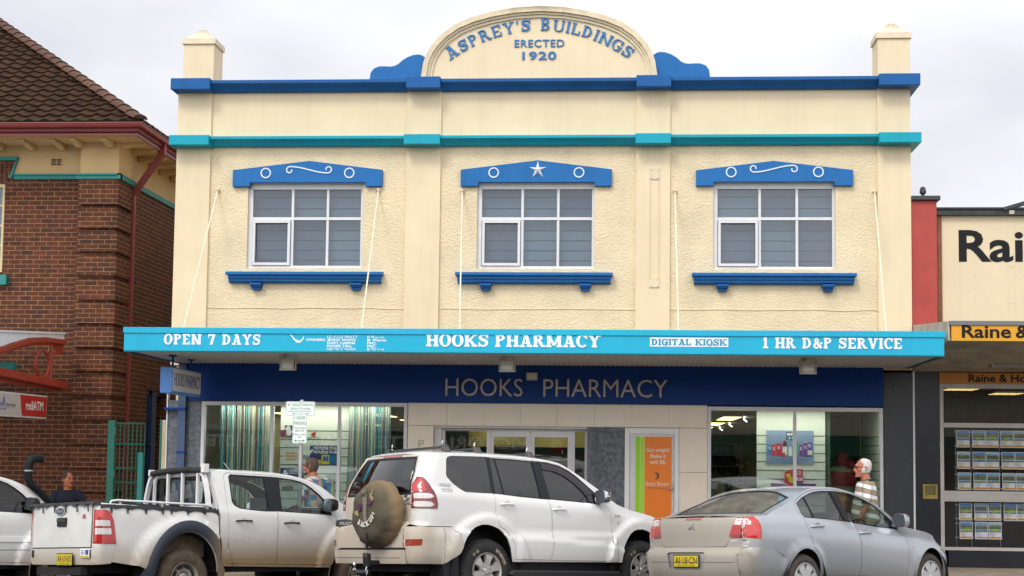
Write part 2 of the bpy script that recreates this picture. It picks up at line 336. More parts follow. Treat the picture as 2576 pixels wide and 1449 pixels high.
# ------------------------------------------------------------------ colours
cream = M('cream_paint', (.76, .63, .415), .7, var=.05, vscale=1.3, bump=.15, bscale=70, streak=.15)
cream_rough = M('cream_roughcast', (.75, .625, .41), .85, var=.09, vscale=1.6, bump=.6, bscale=46, bdist=.02, vor=True, streak=.10)
cream_pale = M('cream_trim', (.74, .63, .43), .65, var=.05, vscale=2, streak=.15)
moss = M('weathered_coping', (.40, .32, .20), .9, var=.45, vscale=9)
blue = M('cornice_blue', (.008, .100, .31), .55, spec=.25, var=.10, vscale=2.5, streak=.35, bump=.05)
blue_l = M('lintel_blue', (.016, .140, .385), .6, spec=.25, var=.07, vscale=3, streak=.2, bump=.05)
teal = M('string_teal', (.0, .33, .435), .5, spec=.3, var=.07, vscale=2, streak=.2)
cyan = M('fascia_cyan', (.0, .40, .60), .4, var=.05, vscale=1, streak=.12)
teal_d = M('teal_dark', (.0, .10, .12), .5)
navy = M('band_blue', (.0, .036, .20), .45, var=.10, vscale=1.5, spec=.25)
white = M('white_paint', (.80, .80, .78), .4, var=.03, vscale=4)
white_sign = M('white_sign_vinyl', (.82, .83, .84), .45)
alu = M('white_aluminium', (.68, .68, .68), .38, var=.05, vscale=6)
alu_d = M('grey_aluminium', (.30, .30, .30), .4, metal=.5)
grey_letter = M('bronze_letter', (.50, .42, .36), .45)
soffit_m = M('soffit_grey', (.50, .475, .44), .6, var=.06, vscale=2)
tile_m = M('beige_tile', (.84, .74, .60), .3, var=.05, vscale=2)
grout = M('tile_joint', (.52, .44, .34), .8)
stone = M('grey_granite', (.125, .14, .155), .45, var=.55, vscale=14, detail=12, streak=.75, spec=.3)
stone_d = M('dark_terrazzo', (.035, .038, .043), .35, var=.5, vscale=50, detail=6, streak=.3)
black = M('black_paint', (.012, .012, .013), .5)
dark = M('dark_void', (.01, .01, .01), .9)
orange = M('orange_vinyl', (.86, .215, .012), .4, var=.04, vscale=2)
lime = M('lime_vinyl', (.30, .64, .01), .4); lime2 = M('pale_lime_vinyl', (.50, .75, .12), .4)
brown = M('brown_vinyl', (.16, .055, .02), .5)
galv = M('galvanised_steel', (.45, .46, .46), .45, metal=.7, var=.15, vscale=12)
beige_box = M('beige_enamel', (.50, .46, .36), .5, var=.1, vscale=12)
pane_g = glass('window_glass', (.90, .95, .92), 1.52, 1.7)
pane_up = glass('upper_glass', (.80, .86, .90), 1.5, 1.5)

# ------------------------------------------------------------------ ground
asphalt = M('asphalt', (.055, .053, .052), .9, var=.25, vscale=7, bump=.5, bscale=160, bdist=.006)
conc = M('footpath_concrete', (.30, .24, .18), .9, var=.22, vscale=4, bump=.3, bscale=90, bdist=.004)
kerb_m = M('kerb_concrete', (.34, .31, .27), .9, var=.25, vscale=6)
def struct(mb, name, mat): return tag(mb.build(name, mat), kind='structure')
g = MB(); g.add([(-900, -3.45, -.14), (900, -3.45, -.14), (900, -10, .12), (-900, -10, .12), (900, -26, .2), (-900, -26, .2), (900, -900, .2), (-900, -900, .2)], [(0, 3, 2, 1), (3, 5, 4, 2), (5, 7, 6, 4)]); struct(g, 'road', asphalt)
g = MB(); g.prism([(-3.0, .0), (-3.0, -.5), (30, -.5), (30, .2), (0, .2)], -60, 60, 0); struct(g, 'footpath', conc)
g = MB(); g.prism([(-3.15, -.3), (-3.15, -.015), (-3.13, .005), (-3.0, .006), (-3.0, -.3)], -60, 60, 0); struct(g, 'kerb', kerb_m)
g = MB(); g.prism([(-3.5, -.3), (-3.5, -.128), (-3.15, -.15), (-3.15, -.3)], -60, 60, 0); struct(g, 'gutter', kerb_m)
g = MB(); g.add([(-900, 30, .1), (900, 30, .1), (900, 900, .1), (-900, 900, .1)], [(0, 1, 2, 3)]); struct(g, 'ground', conc)

# ------------------------------------------------------------------ pharmacy building
L0, R0 = -7.74, 4.59
ph = thing('pharmacy_building', 'cream two storey rendered pharmacy with blue and teal mouldings and arched gable', 'building', (-1.57, 0, .2))
UX = [(-6.495, -4.52), (-2.58, -.608), (1.36, 3.366)]         # upper windows
WZ0, WZ1 = 5.035, 6.483
# upper wall with three window openings, depth .3
def wall_with_holes(mb, x0, x1, z0, z1, y0, y1, holes):
    xs = sorted({x0, x1, *[h[0] for h in holes], *[h[1] for h in holes]}); zs = sorted({z0, z1, *[h[2] for h in holes], *[h[3] for h in holes]})
    def inside(a, b): return any(h[0] <= a <= h[1] and h[2] <= b <= h[3] for h in holes)
    cells = {(i, j) for i in range(len(xs) - 1) for j in range(len(zs) - 1) if not inside((xs[i] + xs[i + 1]) / 2, (zs[j] + zs[j + 1]) / 2)}
    def q(*p): mb.add(p, [(0, 1, 2, 3)])
    for i, j in cells:
        a, b, c, d = xs[i], xs[i + 1], zs[j], zs[j + 1]
        q((a, y0, c), (b, y0, c), (b, y0, d), (a, y0, d)); q((a, y1, c), (a, y1, d), (b, y1, d), (b, y1, c))
        if (i - 1, j) not in cells: q((a, y0, c), (a, y0, d), (a, y1, d), (a, y1, c))
        if (i + 1, j) not in cells: q((b, y0, c), (b, y1, c), (b, y1, d), (b, y0, d))
        if (i, j - 1) not in cells: q((a, y0, c), (a, y1, c), (b, y1, c), (b, y0, c))
        if (i, j + 1) not in cells: q((a, y0, d), (b, y0, d), (b, y1, d), (a, y1, d))
    return mb
holes = [(a, b, WZ0, WZ1) for a, b in UX]
wall_with_holes(MB(), L0 + .004, R0 - .004, 3.38, 7.12, .0, .30, holes).build('wall', cream_rough, ph)
MB().box(L0 + .004, R0 - .004, .0, .30, 7.12, 8.1).build('parapet', cream, ph)
MB().box(L0 + .004, L0 + .3, .30, 22, .2, 7.6).box(R0 - .3, R0 - .004, .30, 22, .2, 7.6).box(L0 + .3, R0 - .3, 21.7, 22, .2, 7.6).build('side_wall', cream, ph)
MB().box(L0 + .3, R0 - .3, .30, 21.7, 7.3, 7.4).build('roof', alu_d, ph)
MB().box(L0 + .3, R0 - .3, .30, 21.7, 3.0, 3.2).build('upper_floor', dark, ph)
# pilasters
PX = [(L0, -7.155), (-3.79, -3.205), (.08, .645), (4.05, R0)]
for a, b in PX: MB().box(a, b, -.045, .0 if a > L0 else .05, 3.38, 8.06).build('pilaster', cream, ph)
# thin horizontal crack lines along the wall
m = MB()
for a, b in ((-7.15, -3.80), (-3.2, .07), (.66, 4.04)):
    x = a; z = 4.36
    while x < b - .05:
        x2 = min(b, x + random.uniform(.25, .6)); zz = 4.357 + random.uniform(-.012, .012)
        m.prism([(x, z - .004), (x2, zz - .004), (x2, zz + random.uniform(.003, .010)), (x, z + .006)], -.012, .01); x = x2; z = zz
m.build('render_joint', cream_pale, ph)
# cornice (blue) and string course (teal): moulded profile between square blocks
def course(name, mat, z0, z1, proj, segs, blocks, bz0, bz1, bproj, prof):
    c = MB()
    for a, b in segs: c.prism([(-proj * p, z0 + (z1 - z0) * q) for p, q in prof] + [(.02, z1), (.02, z0)], a, b, 0)
    o = c.build(name, mat, ph, smooth=True, angle=30)
    for a, b in blocks:
        bb = MB(); bb.prism([(-bproj, bz0), (-bproj, bz1), (.05, bz1), (.05, bz0)], a, b, 0)
        if a < L0 + .1 or b > R0 - .1: bb.v = [(x, y, z) if not (y > 0) else (x, .55, z) for x, y, z in bb.v]
        bb.build(name + '_block', mat, ph, bevel=.006)
prof = [(.25, 0), (.35, .06), (.45, .10), (.50, .22), (.58, .38), (.75, .54), (.92, .62), (.96, .66), (1., .68), (1., 1)]
course('cornice', blue, 8.045, 8.21, .24, [(-7.15, -3.77), (-3.22, .085), (.645, 4.06)], [(-7.80, -7.125), (-3.775, -3.20), (.075, .65), (4.045, 4.71)], 8.045, 8.235, .30, prof)
course('string_course', teal, 7.105, 7.25, .22, [(-7.13, -3.80), (-3.2, .07), (.64, 4.05)], [(-7.80, -7.115), (-3.80, -3.19), (.065, .65), (4.04, 4.72)], 7.09, 7.258, .30, prof)
# corner piers on the parapet
for a, b, zt in ((-7.665, -7.115, 8.965), (4.045, 4.595, 8.97)):
    p = MB().box(a + .012, b - .012, -.09, .44, 8.2, 8.88).build('parapet_pier', cream, ph)
    c = MB(); c.box(a - .015, b + .015, -.12, .47, 8.88, 8.975); mx_, my_ = (a + b) / 2, .175
    c.add([(a + .03, -.075, 8.975), (b - .03, -.075, 8.975), (b - .03, .425, 8.975), (a + .03, .425, 8.975), (mx_ - .05, my_ - .05, 9.19), (mx_ + .05, my_ - .05, 9.19), (mx_ + .05, my_ + .05, 9.19), (mx_ - .05, my_ + .05, 9.19)], [(0, 1, 5, 4), (1, 2, 6, 5), (2, 3, 7, 6), (3, 0, 4, 7), (4, 5, 6, 7)])
    c.build('pier_cap', M('pier_cap_render', (.74, .64, .46), .8, var=.10, vscale=8, dirt=((.10, .08, .05), [(2, 8.97, 9.2, .55)])), p)
# arched gable
GO = [(-3.56, 8.2), (-3.555, 8.30), (-3.52, 8.53), (-3.46, 8.70), (-3.36, 8.86), (-3.20, 9.03), (-2.98, 9.185), (-2.72, 9.298), (-2.40, 9.388), (-2.0, 9.458), (-1.567, 9.485)]
GO = GO + [(-3.134 - x, z) for x, z in GO[-2::-1]]
cx_, cz_ = -1.567, 8.2
def inset(pts, d):
    r = []
    for i, p in enumerate(pts):
        a = Vector(pts[max(0, i - 1)]); b = Vector(pts[min(len(pts) - 1, i + 1)]); t = (b - a).normalized(); r.append((p[0] + t.y * d, max(8.2, p[1] - t.x * d)))
    return r
gb = MB().prism(inset(GO, .17), .0, .35).build('gable', cream, ph)
def arch_band(mb, d0, d1, y0, y1):
    A, B_ = inset(GO, d0), inset(GO, d1)
    for i in range(len(A) - 1): mb.prism([A[i], A[i + 1], B_[i + 1], B_[i]], y0, y1)
    return mb
arch_band(MB(), .0, .085, -.10, .36).build('gable_moulding', M('gable_moulding_paint', (.70, .59, .40), .8, var=.12, vscale=6, dirt=((.16, .12, .07), [(2, 9.36, 9.52, .9)])), gb)
arch_band(MB(), .083, .125, -.06, .2).build('gable_moulding', cream_pale, gb)
arch_band(MB(), .123, .172, -.03, .2).build('gable_moulding', cream_pale, gb)
# lettering on the gable, following the arch
def arc_place(cx, cz, rx, rz, a_mid, tot):
    def f(a, b):
        th = a_mid - (a - tot / 2) / rx_len
        return None
    return f
ACX, ACZ, ARX, ARZ = -1.567, 6.58, 2.51, 2.51     # baseline ellipse
def ell_table(a0, a1, n=400):
    T = [(a0, 0.)]; last = None; s = 0
    for i in range(n + 1):
        a = a0 + (a1 - a0) * i / n; p = Vector((ACX + ARX * math.cos(a), ACZ + ARZ * math.sin(a)))
        if last is not None: s += (p - last).length; T.append((a, s))
        last = p
    return T
TB = ell_table(rad(127.0), rad(53.2))
def on_arch(s0):
    def f(a, b):
        s = s0 + a; k = 0
        lo, hi = 0, len(TB) - 1
        while hi - lo > 1:
            mid = (lo + hi) // 2
            if TB[mid][1] <= s: lo = mid
            else: hi = mid
        t = (s - TB[lo][1]) / max(1e-9, TB[hi][1] - TB[lo][1]); an = TB[lo][0] + (TB[hi][0] - TB[lo][0]) * t
        p = Vector((ACX + ARX * math.cos(an), 0, ACZ + ARZ * math.sin(an))); nrm = Vector((math.cos(an) / ARX, 0, math.sin(an) / ARZ)).normalized()
        return p + nrm * b, Vector((0, -1, 0))
    return f
blue_letter = M('raised_letter_blue', (.035, .17, .40), .55, var=.15, vscale=12, spec=.3)
S_TOT = TB[-1][1]
slab('lettering', "ASPREY'S BUILDINGS", blue_letter, gb, on_arch(0), .214, width=S_TOT, depth=.022, gap=.17, w_=.185, s_=.085, e=.06, sp=.62, small=(.90, set(list(range(1, 8)) + list(range(10, 18)))))
text('lettering', 'ERECTED', blue_letter, gb, (-1.567 + .005, 0, 8.805), w_=.84, h=.125, bold=.008, depth=.018, align='CENTER', space=1.1)
text('lettering', '1920', blue_letter, gb, (-1.567 + .005, 0, 8.585), w_=.575, h=.14, bold=.02, depth=.018, align='CENTER', space=1.1)
# scroll wings beside the gable
WL = [(-4.46, 8.19), (-4.46, 8.30), (-4.445, 8.40), (-4.39, 8.475), (-4.30, 8.51), (-4.20, 8.512), (-4.12, 8.505), (-4.04, 8.515), (-3.97, 8.55), (-3.90, 8.615), (-3.82, 8.665), (-3.73, 8.70), (-3.64, 8.715), (-3.57, 8.70), (-3.51, 8.66), (-3.45, 8.60), (-3.45, 8.19)]
MB().prism(WL, .06, .24).build('scroll_wing', blue_l, ph); MB().prism([(-3.134 - x - .02, z + .012) for x, z in WL], .06, .24).build('scroll_wing', blue_l, ph)
# windows, lintels, sills
blind_m = M('window_blind', (.15, .19, .215), .6, var=.06, vscale=1.5); slat_dark = M('blind_gap', (.012, .015, .02), .7)
blind_m2 = M('window_blind_dark', (.085, .105, .145), .6, var=.06, vscale=1.5)
orn = M('ornament_pale', (.62, .70, .80), .5)
LX = [(-6.75, -4.187, -6.45, -4.468), (-2.858, -.325, -2.561, -.609), (1.073, 3.649, 1.362, 3.344)]
SX = [(-6.795, -4.147), (-2.911, -.30), (1.013, 3.683)]
for k, ((a, b), (l0, l1, i0, i1), (s0, s1)) in enumerate(zip(UX, LX, SX)):
    wz0, wz1 = WZ0 + .0, WZ1 - .0
    wf = MB(); y0, y1 = .06, .15; fw = .075
    c1, c2 = a + (b - a) * .385, a + (b - a) * .69; zt = wz1 - .62
    wf.box(a, b, y0, y1, wz1 - fw - .02, wz1).box(a, b, y0, y1, wz0, wz0 + .05).box(a, a + fw, y0, y1, wz0 + .05, wz1 - fw - .02).box(b - fw * .6, b, y0, y1, wz0 + .05, wz1 - fw - .02)
    wf.box(a + fw, b - fw * .6, y0 + .004, y1 - .01, zt, zt + .05)
    for cx in (c1, c2): wf.box(cx - .022, cx + .022, y0 + .008, y1 - .014, wz0 + .05, zt).box(cx - .022, cx + .022, y0 + .008, y1 - .014, zt + .05, wz1 - fw - .02)
    fr = wf.build('window', alu, ph, bevel=.004)
    sa = MB(); q0, q1, r0, r1 = a + fw + .01, c1 - .03, wz0 + .055, zt - .008; t_ = .044
    sa.box(q0, q1, y0 - .03, y0 + .03, r0, r0 + t_).box(q0, q1, y0 - .03, y0 + .03, r1 - t_, r1).box(q0, q0 + t_, y0 - .03, y0 + .03, r0 + t_, r1 - t_).box(q1 - t_, q1, y0 - .03, y0 + .03, r0 + t_, r1 - t_)
    sa.build('sash', alu, fr, bevel=.004)
    MB().box(a + .03, b - .03, .1, .106, wz0 + .03, wz1 - .05).build('pane', pane_up, fr)
    bl = MB(); xs = [a + .01, c1, c2, b - .01]
    for i in range(3):
        for (u, v_, nrow) in ((wz0, zt + .02, 5), (zt + .03, wz1, 3)):
            bl.cur = 1 if (i + (nrow == 3) + k) % 3 == 1 or (nrow == 5 and i == 0) else 0
            for r in range(nrow):
                h = (v_ - u) / nrow; bl.box(xs[i], xs[i + 1], .20 + .002 * i, .215, u + h * r, u + h * (r + 1) - .016)
    bl.cur = 2; bl.box(a - .0, b + .0, .235, .25, wz0, wz1)
    bl.build('blind', None, fr, mats=[blind_m, blind_m2, slat_dark])
    # lintel: shallow pediment with ears
    mid = (l0 + l1) / 2 + (.03 if k != 2 else -.01); ze = 6.70 - (.02 if k == 2 else 0); zb = 6.42; zi = 6.485
    li = MB().prism([(l0, zb), (l0, ze), (mid, ze + .155), (l1, ze), (l1, zb), (i1, zb), (i1, zi), (i0, zi), (i0, zb)], -.075, .06).build('lintel', blue_l, ph, bevel=.004)
    cc = (l0 + l1) / 2
    for dx in (-.71, .72):
        MB().lathe([(.068, 0), (.068, .012), (.09, .012), (.09, 0), (.068, 0)], (cc + dx, -.087, 6.645), 1, 28).build('ornament', orn, li)
    if k == 1:
        st = []
        for i in range(10):
            an = PI / 2 + i * PI / 5; r = .155 if i % 2 == 0 else .048; st.append((mid + r * math.cos(an), 6.69 + r * math.sin(an)))
        s_ = MB(); vs = [(x, -.078, z) for x, z in st] + [(mid, -.125, 6.69)]
        s_.add(vs, [(i, (i + 1) % 10, 10) for i in range(10)]).build('ornament', M('star_white', (.82, .84, .86), .5), li)
    else:
        f = 1 if k == 0 else -1; P = []
        def spiral(cx, cz, r0, r1, a0, a1, n=16): return [(cx + (r0 + (r1 - r0) * i / n) * math.cos(a0 + (a1 - a0) * i / n), cz + (r0 + (r1 - r0) * i / n) * math.sin(a0 + (a1 - a0) * i / n)) for i in range(n + 1)]
        base = spiral(-.34, .0, .022, .072, -3.9 * 1.3, -PI * 1.5 + .0 + 2 * PI * 0 - .0, 16)
        pts = []
        n = 26
        for i in range(n + 1):
            t = i / n; x = -.33 + .66 * t; pts.append((x, .055 * math.cos(PI * t)))
        sp1 = [(-.33 + .062 * (1 - .45 * i / 14) * math.sin(-i * .36), -.007 + .062 * (1 - .45 * i / 14) * math.cos(i * .36)) for i in range(15)][::-1]
        sp2 = [(.33 + .062 * (1 - .45 * i / 14) * math.sin(i * .36), .007 - .062 * (1 - .45 * i / 14) * math.cos(i * .36)) for i in range(15)]
        P = [(mid + f * x, 6.70 + z) for x, z in sp1 + pts + sp2]
        MB().strip(P, .022, -.087, .013).build('ornament', orn, li)
    # sill with stepped profile and two brackets
    si = MB().prism([(.05, 4.775), (-.06, 4.775), (-.09, 4.80), (-.12, 4.80), (-.12, 4.84), (-.15, 4.845), (-.15, 4.895), (-.19, 4.90), (-.19, 4.945), (.05, 4.985)], s0 + .03, s1 - .03, 0)
    si.prism([(-.19, 4.90), (-.205, 4.905), (-.205, 4.95), (.05, 4.98), (.05, 4.90)], s0, s1, 0)
    so = si.build('sill', blue_l, ph)
    for dx in (.40, s1 - s0 - .55):
        x = s0 + dx; br = MB().box(x, x + .20, -.15, .02, 4.735, 4.772).box(x + .012, x + .188, -.12, .02, 4.705, 4.735).box(x + .025, x + .175, -.09, .02, 4.66, 4.705).build('bracket', blue, so)
# small fixings on the wall, conduit frame on the third pilaster
fx = MB(); y = -.06
fx.box(.305, .475, y, -.04, 4.72, 4.90).box(.305, .475, y, -.04, 6.53, 6.72)
fx.box(.31, .322, y, -.04, 4.9, 6.53).box(.458, .47, y, -.04, 4.9, 6.53).build('cable_cover', cream_pale, ph, bevel=.003)
bo = MB()
for z in (4.745, 4.875, 6.555, 6.69):
    for x in (.33, .45): bo.lathe([(0, -.01), (.009, -.008), (.011, 0)], (x, -.06, z), 1, 8)
bo.build('bolt_heads', beige_box, ph)
# tie rods holding the awning
rod_m = M('rod_paint', (.78, .70, .52), .5)
for (x, z), xb in zip([(-7.012, 6.366), (-4.255, 6.362), (-2.832, 6.347), (.727, 6.342), (4.001, 6.325)], (-6.86, -4.09, -2.58, .722, 3.795)):
    r = MB().tube([(x, -.03, z), (xb, -2.25, 3.72)], .0125, 8).build('tie_rod', rod_m, ph, smooth=True)
    MB().lathe([(.0, -.05), (.02, -.045), (.03, -.01), (.035, .02)], (x, -.03, z), 1, 12).build('anchor', cream_pale, r, smooth=True)
# ---- awning
A0, A1, AF = -7.605, 4.537, -2.7
aw = MB().box(A0, A1, AF, AF + .04, 3.43, 3.70).box(A0 - .012, A1 + .012, AF - .018, AF + .05, 3.695, 3.782).box(A0, A0 + .03, AF + .04, -.05, 3.43, 3.77).box(A1 - .03, A1, AF + .04, -.05, 3.43, 3.77).build('awning', cyan, ph, bevel=.003)
so = MB(); n = 300
pr_ = [(A0 + .03 + (A1 - A0 - .06) * i / n, 3.428 + (.012 if i % 2 else 0)) for i in range(n + 1)]
so.add([(x, AF + .04, z) for x, z in pr_] + [(x, -.06, z - .02) for x, z in pr_], [(i, i + 1, i + n + 2, i + n + 1) for i in range(n)])
so.build('soffit', soffit_m, aw)
MB().box(A0 + .03, A1 - .03, AF + .04, -.05, 3.62, 3.66).build('awning_roof', alu_d, aw)
MB().box(A0, A0 + .05, AF + .02, -.05, 3.405, 3.428).box(A1 - .05, A1, AF + .02, -.05, 3.405, 3.428).box(A0, A1, AF + .0, AF + .05, 3.41, 3.428).build('awning_edge', teal_d, aw)
fy = AF
slab('lettering', 'OPEN 7 DAYS', white_sign, aw, flat((-6.99, fy, 3.525)), .158, width=1.475, gap=.12, sp=.6)
slab('lettering', 'HOOKS PHARMACY', white_sign, aw, flat((-3.02, fy, 3.518)), .186, width=2.585, gap=.06, sp=.42)
slab('lettering', '1 HR D&P SERVICE', white_sign, aw, flat((1.926, fy, 3.522)), .158, width=2.01, gap=.10, sp=.55)
MB().box(.288, 1.43, fy - .004, fy, 3.537, 3.672).build('lettering_panel', white_sign, aw)
slab('lettering', 'DIGITAL KIOSK', M('fascia_cyan_letter', (.0, .27, .42), .5), aw, flat((.31, fy - .004, 3.559)), .092, width=1.098, gap=.07, sp=.5, depth=.003, w_=.23)
# mortar and pestle emblem, owners list
e_ = MB(); e_.strip([(-5.195, 3.63), (-5.13, 3.535), (-5.085, 3.50)], [.012, .018, .024], fy - .004, .004)
e_.strip([(-5.165, 3.585), (-5.14, 3.53), (-5.105, 3.50), (-5.07, 3.495), (-5.035, 3.51), (-5.01, 3.55), (-5.0, 3.595)], [.012, .02, .024, .026, .024, .018, .012], fy - .0045, .004)
e_.box(-5.115, -5.04, fy - .005, fy, 3.468, 3.482)
e_.v = [(-5.065 + (x + 5.195) * 1.03, y, 3.563 + (z - 3.468) * .74) for x, y, z in e_.v]
e_.build('emblem', white_sign, aw)
text('lettering', 'OWNERS:', white_sign, aw, (-4.828, fy, 3.59), w_=.294, h=.036, bold=.03, depth=.003)
for i, (a, b) in enumerate((("LEANNE PRATT", "B.Pharm."), ("JENNY WHITE", "B. Pharm"), ("GARY CAIRNS", "PhC."), ("ROGER TALL", "PhC."), ("HELEN CHUAH", "B.Pharm"))):
    z = 3.6355 - i * .0455; cutw = i in (0, 4)
    text('lettering', a, white_sign, aw, (-4.51, fy, z), w_=(.46, .43, .425, .38, .43)[i], h=.036, bold=.03 if not cutw else .005, depth=.003)
    if cutw:
        m = MB()
        for q in range(7): x = random.choice([-4.47, -4.43, -4.39, -4.34, -4.28, -3.86, -3.79, -3.72]) + random.uniform(-.02, .02); m.prism([(x, z + (.0 if i else .02)), (x + .03, z - .004 + (.0 if i else .02)), (x + .022, z + .02 + (.0 if i else .02)), (x - .004, z + .016 + (.0 if i else .02))], fy - .0042 - q * .0001, fy)
        m.build('worn_patch', cyan, aw)
    text('lettering', b, white_sign, aw, (-3.905, fy, z), w_=(.26, .285, .14, .14, .25)[i], h=.036, bold=.03 if not cutw else .005, depth=.003)
# ---- blue sign band under the awning
bd = MB().box(-7.49, 4.125, -.05, .15, 2.785, 3.50).build('sign_band', navy, ph)
text('lettering', 'HOOKS', grey_letter, bd, (-3.06, -.052, 2.90), w_=1.285, h=.285, bold=-.006, depth=.03)
text('lettering', 'PHARMACY', grey_letter, bd, (-1.43, -.052, 2.90), w_=2.045, h=.285, bold=-.006, depth=.03)
# ---- shopfront: tiles, stone pilasters, windows, doors
SY = 0.
ti = MB()
for x0 in (-3.69,):
    xs = [-3.69, -3.035, -2.42, -1.81, -1.20, -.585, .035, .645, 1.275]
    for a, b in zip(xs, xs[1:]): ti.box(a + .002, b - .002, SY, SY + .03, 2.405 if b > -3.1 else 2.405, 2.778)
    zs = [.2, .85, 1.52, 1.90, 2.40]
    for z0, z1 in ((.2, .95), (.955, 1.675), (1.68, 2.40)):
        ti.box(-3.69, -3.26, SY, SY + .03, z0, z1 - .002)
        ti.box(.81, 1.275, SY, SY + .03, z0, z1 - .002)
tl = ti.build('tile_cladding', tile_m, ph, bevel=.0015)
MB().box(-3.69, -3.26, SY + .028, .12, .2, 2.405).box(.81, 1.275, SY + .028, .12, .2, 2.405).box(-3.69, 1.275, SY + .028, .12, 2.40, 2.785).build('wall_backing', grout, ph)
MB().box(-3.51, -3.48, -.006, -.001, 2.05, 2.16).box(-3.48, -3.42, -.006, -.001, 2.14, 2.16).box(-3.48, -3.42, -.006, -.001, 2.09, 2.11).box(-3.435, -3.415, -.006, -.001, 2.11, 2.14).build('letter_mark', grout, ph)
MB().box(-.695, -.085, -.012, .12, .2, 2.403).build('stone_panel', stone, ph)
MB().box(-7.765, -7.19, -.02, .3, .2, 2.785).build('stone_pilaster', stone, ph)
MB().box(4.128, 4.592, -.03, .3, .2, 3.33).build('stone_pilaster', stone_d, ph)
MB().box(-7.785, -7.765, -.04, .06, .2, 2.95).box(4.592, 4.622, -.05, .1, .2, 3.36).box(4.118, 4.128, -.03, .1, 2.78, 3.3).build('edge_trim', alu, ph)
dp = MB().box(-7.57, -7.44, -.11, -.02, .2, 3.42).build('downpipe', M('downpipe_blue', (.05, .085, .16), .5, var=.2), ph)
MB().box(-7.585, -7.425, -.12, -.02, 1.9, 1.93).box(-7.80, -7.44, -.125, -.02, 2.62, 2.66).build('clip', navy, dp)
def shop_window(x0, x1, z0, z1, mulls, name='shop_window'):
    f = MB(); t = .055
    f.box(x0, x1, -.02, .08, z1 - t - .01, z1).box(x0, x1, -.02, .08, z0, z0 + t).box(x0, x0 + t, -.02, .08, z0 + t, z1 - t - .01).box(x1 - t, x1, -.02, .08, z0 + t, z1 - t - .01)
    for m_ in mulls: f.box(m_ - .026, m_ + .026, -.015, .075, z0 + t, z1 - t - .01)
    fr = f.build(name, alu, ph, bevel=.003)
    xs = [x0 + t] + [q for m_ in mulls for q in (m_ - .026, m_ + .026)] + [x1 - t]
    for a, b in zip(xs[::2], xs[1::2]): MB().box(a, b, .02, .027, z0 + t, z1 - t - .01).build('pane', pane_g, fr)
    return fr
shop_window(-7.19, -3.70, .55, 2.775, [-5.985, -4.845])
shop_window(1.277, 4.118, .55, 2.76, [2.695])
MB().box(-7.19, -3.70, -.01, .1, .2, .55).box(1.277, 4.118, -.01, .1, .2, .55).build('stall_riser', stone, ph)
# entrance: recessed aluminium doors
en = MB(); y0, y1 = .20, .30
en.box(-3.26, -.695, .06, .14, 2.37, 2.405).box(-3.26, -3.14, .12, .32, .2, 2.37).box(-2.385, -2.325, y0, y1, .2, 2.33).box(-1.675, -1.64, y0, y1, .2, 2.30).box(-.975, -.91, y0, y1, .2, 2.33).box(-3.14, -.695, y0, y1, 2.33, 2.40).box(-.745, -.70, y0, y1, .2, 2.33).box(-3.14, -3.09, y0, y1, .2, 2.33)
for a, b in ((-2.325, -1.675), (-1.64, -.975)): en.box(a, a + .055, y0 + .02, y1 - .02, .2, 2.33).box(b - .055, b, y0 + .02, y1 - .02, .2, 2.33).box(a + .055, b - .055, y0 + .02, y1 - .02, 2.23, 2.33).box(a + .055, b - .055, y0 + .02, y1 - .02, .2, .35)
ent = en.build('entrance_doors', alu, ph, bevel=.003)
for a, b in ((-3.09, -2.385), (-2.27, -1.73), (-1.585, -1.03), (-.91, -.745)): MB().box(a, b, .245, .252, .3, 2.33).build('pane', pane_g, ent)
MB().box(-1.72, -1.705, .12, .14, .9, 1.3).box(-1.61, -1.595, .12, .14, .9, 1.3).box(-1.72, -1.705, .14, .23, .92, .94).box(-1.72, -1.705, .14, .23, 1.26, 1.28).box(-1.61, -1.595, .14, .23, .92, .94).box(-1.61, -1.595, .14, .23, 1.26, 1.28).build('handle', galv, ent)
for i, s in enumerate(('PROPRIETORS', 'JENNY WHITE B.Pharm', 'GARY CAIRNS PhC.', 'ROGER TALL PhC.')):
    text('lettering', s, black, ent, (-2.74, .243, 2.235 - i * .055), h=.026, bold=.01, depth=.001, align='CENTER')
text('lettering', 'scriptions', M('door_lettering', (.06, .05, .045), .5), ent, (-2.265, .243, 2.02), h=.115, w_=.55, depth=.001)
# side door with the printed panel
sdr = MB().box(-.08, .0, -.03, .1, .2, 2.395).box(.735, .805, -.03, .1, .2, 2.395).box(.0, .735, -.03, .1, 2.30, 2.395).build('side_door', white, ph, bevel=.004)
lf = MB().box(.004, .731, .0, .05, .21, 2.298).build('door_leaf', alu, sdr, bevel=.003)
pn = MB(); pn.box(.245, .69, -.008, -.0005, .3, 2.255).build('door_poster', orange, lf)
MB().box(.10, .17, -.008, -.0005, .3, 2.255).box(.185, .20, -.008, -.0005, .3, 2.255).box(.212, .228, -.008, -.0005, .3, 2.255).build('poster_stripe', lime, lf)
MB().box(.17, .185, -.008, -.0005, .3, 2.255).box(.20, .212, -.008, -.0005, .3, 2.255).box(.228, .245, -.008, -.0005, .3, 2.255).build('poster_stripe', lime2, lf)
pw = M('poster_white_ink', (.80, .70, .58), .5)
for s, z, wd in (('Got weight?', 2.005, .385), ('Shake it', 1.905, .265), ('with BB.', 1.805, .265)): text('lettering', s, pw, lf, (.465, -.0085, z), w_=wd, h=.068, bold=.015, depth=.001, align='CENTER')
text('lettering', 'Betty Baxter', pw, lf, (.465, -.0085, 1.452), w_=.38, h=.066, depth=.001, align='CENTER')
text('lettering', 'COMPLETE WEIGHT MANAGEMENT', brown, lf, (.465, -.0085, 1.405), w_=.37, h=.016, depth=.001, align='CENTER')
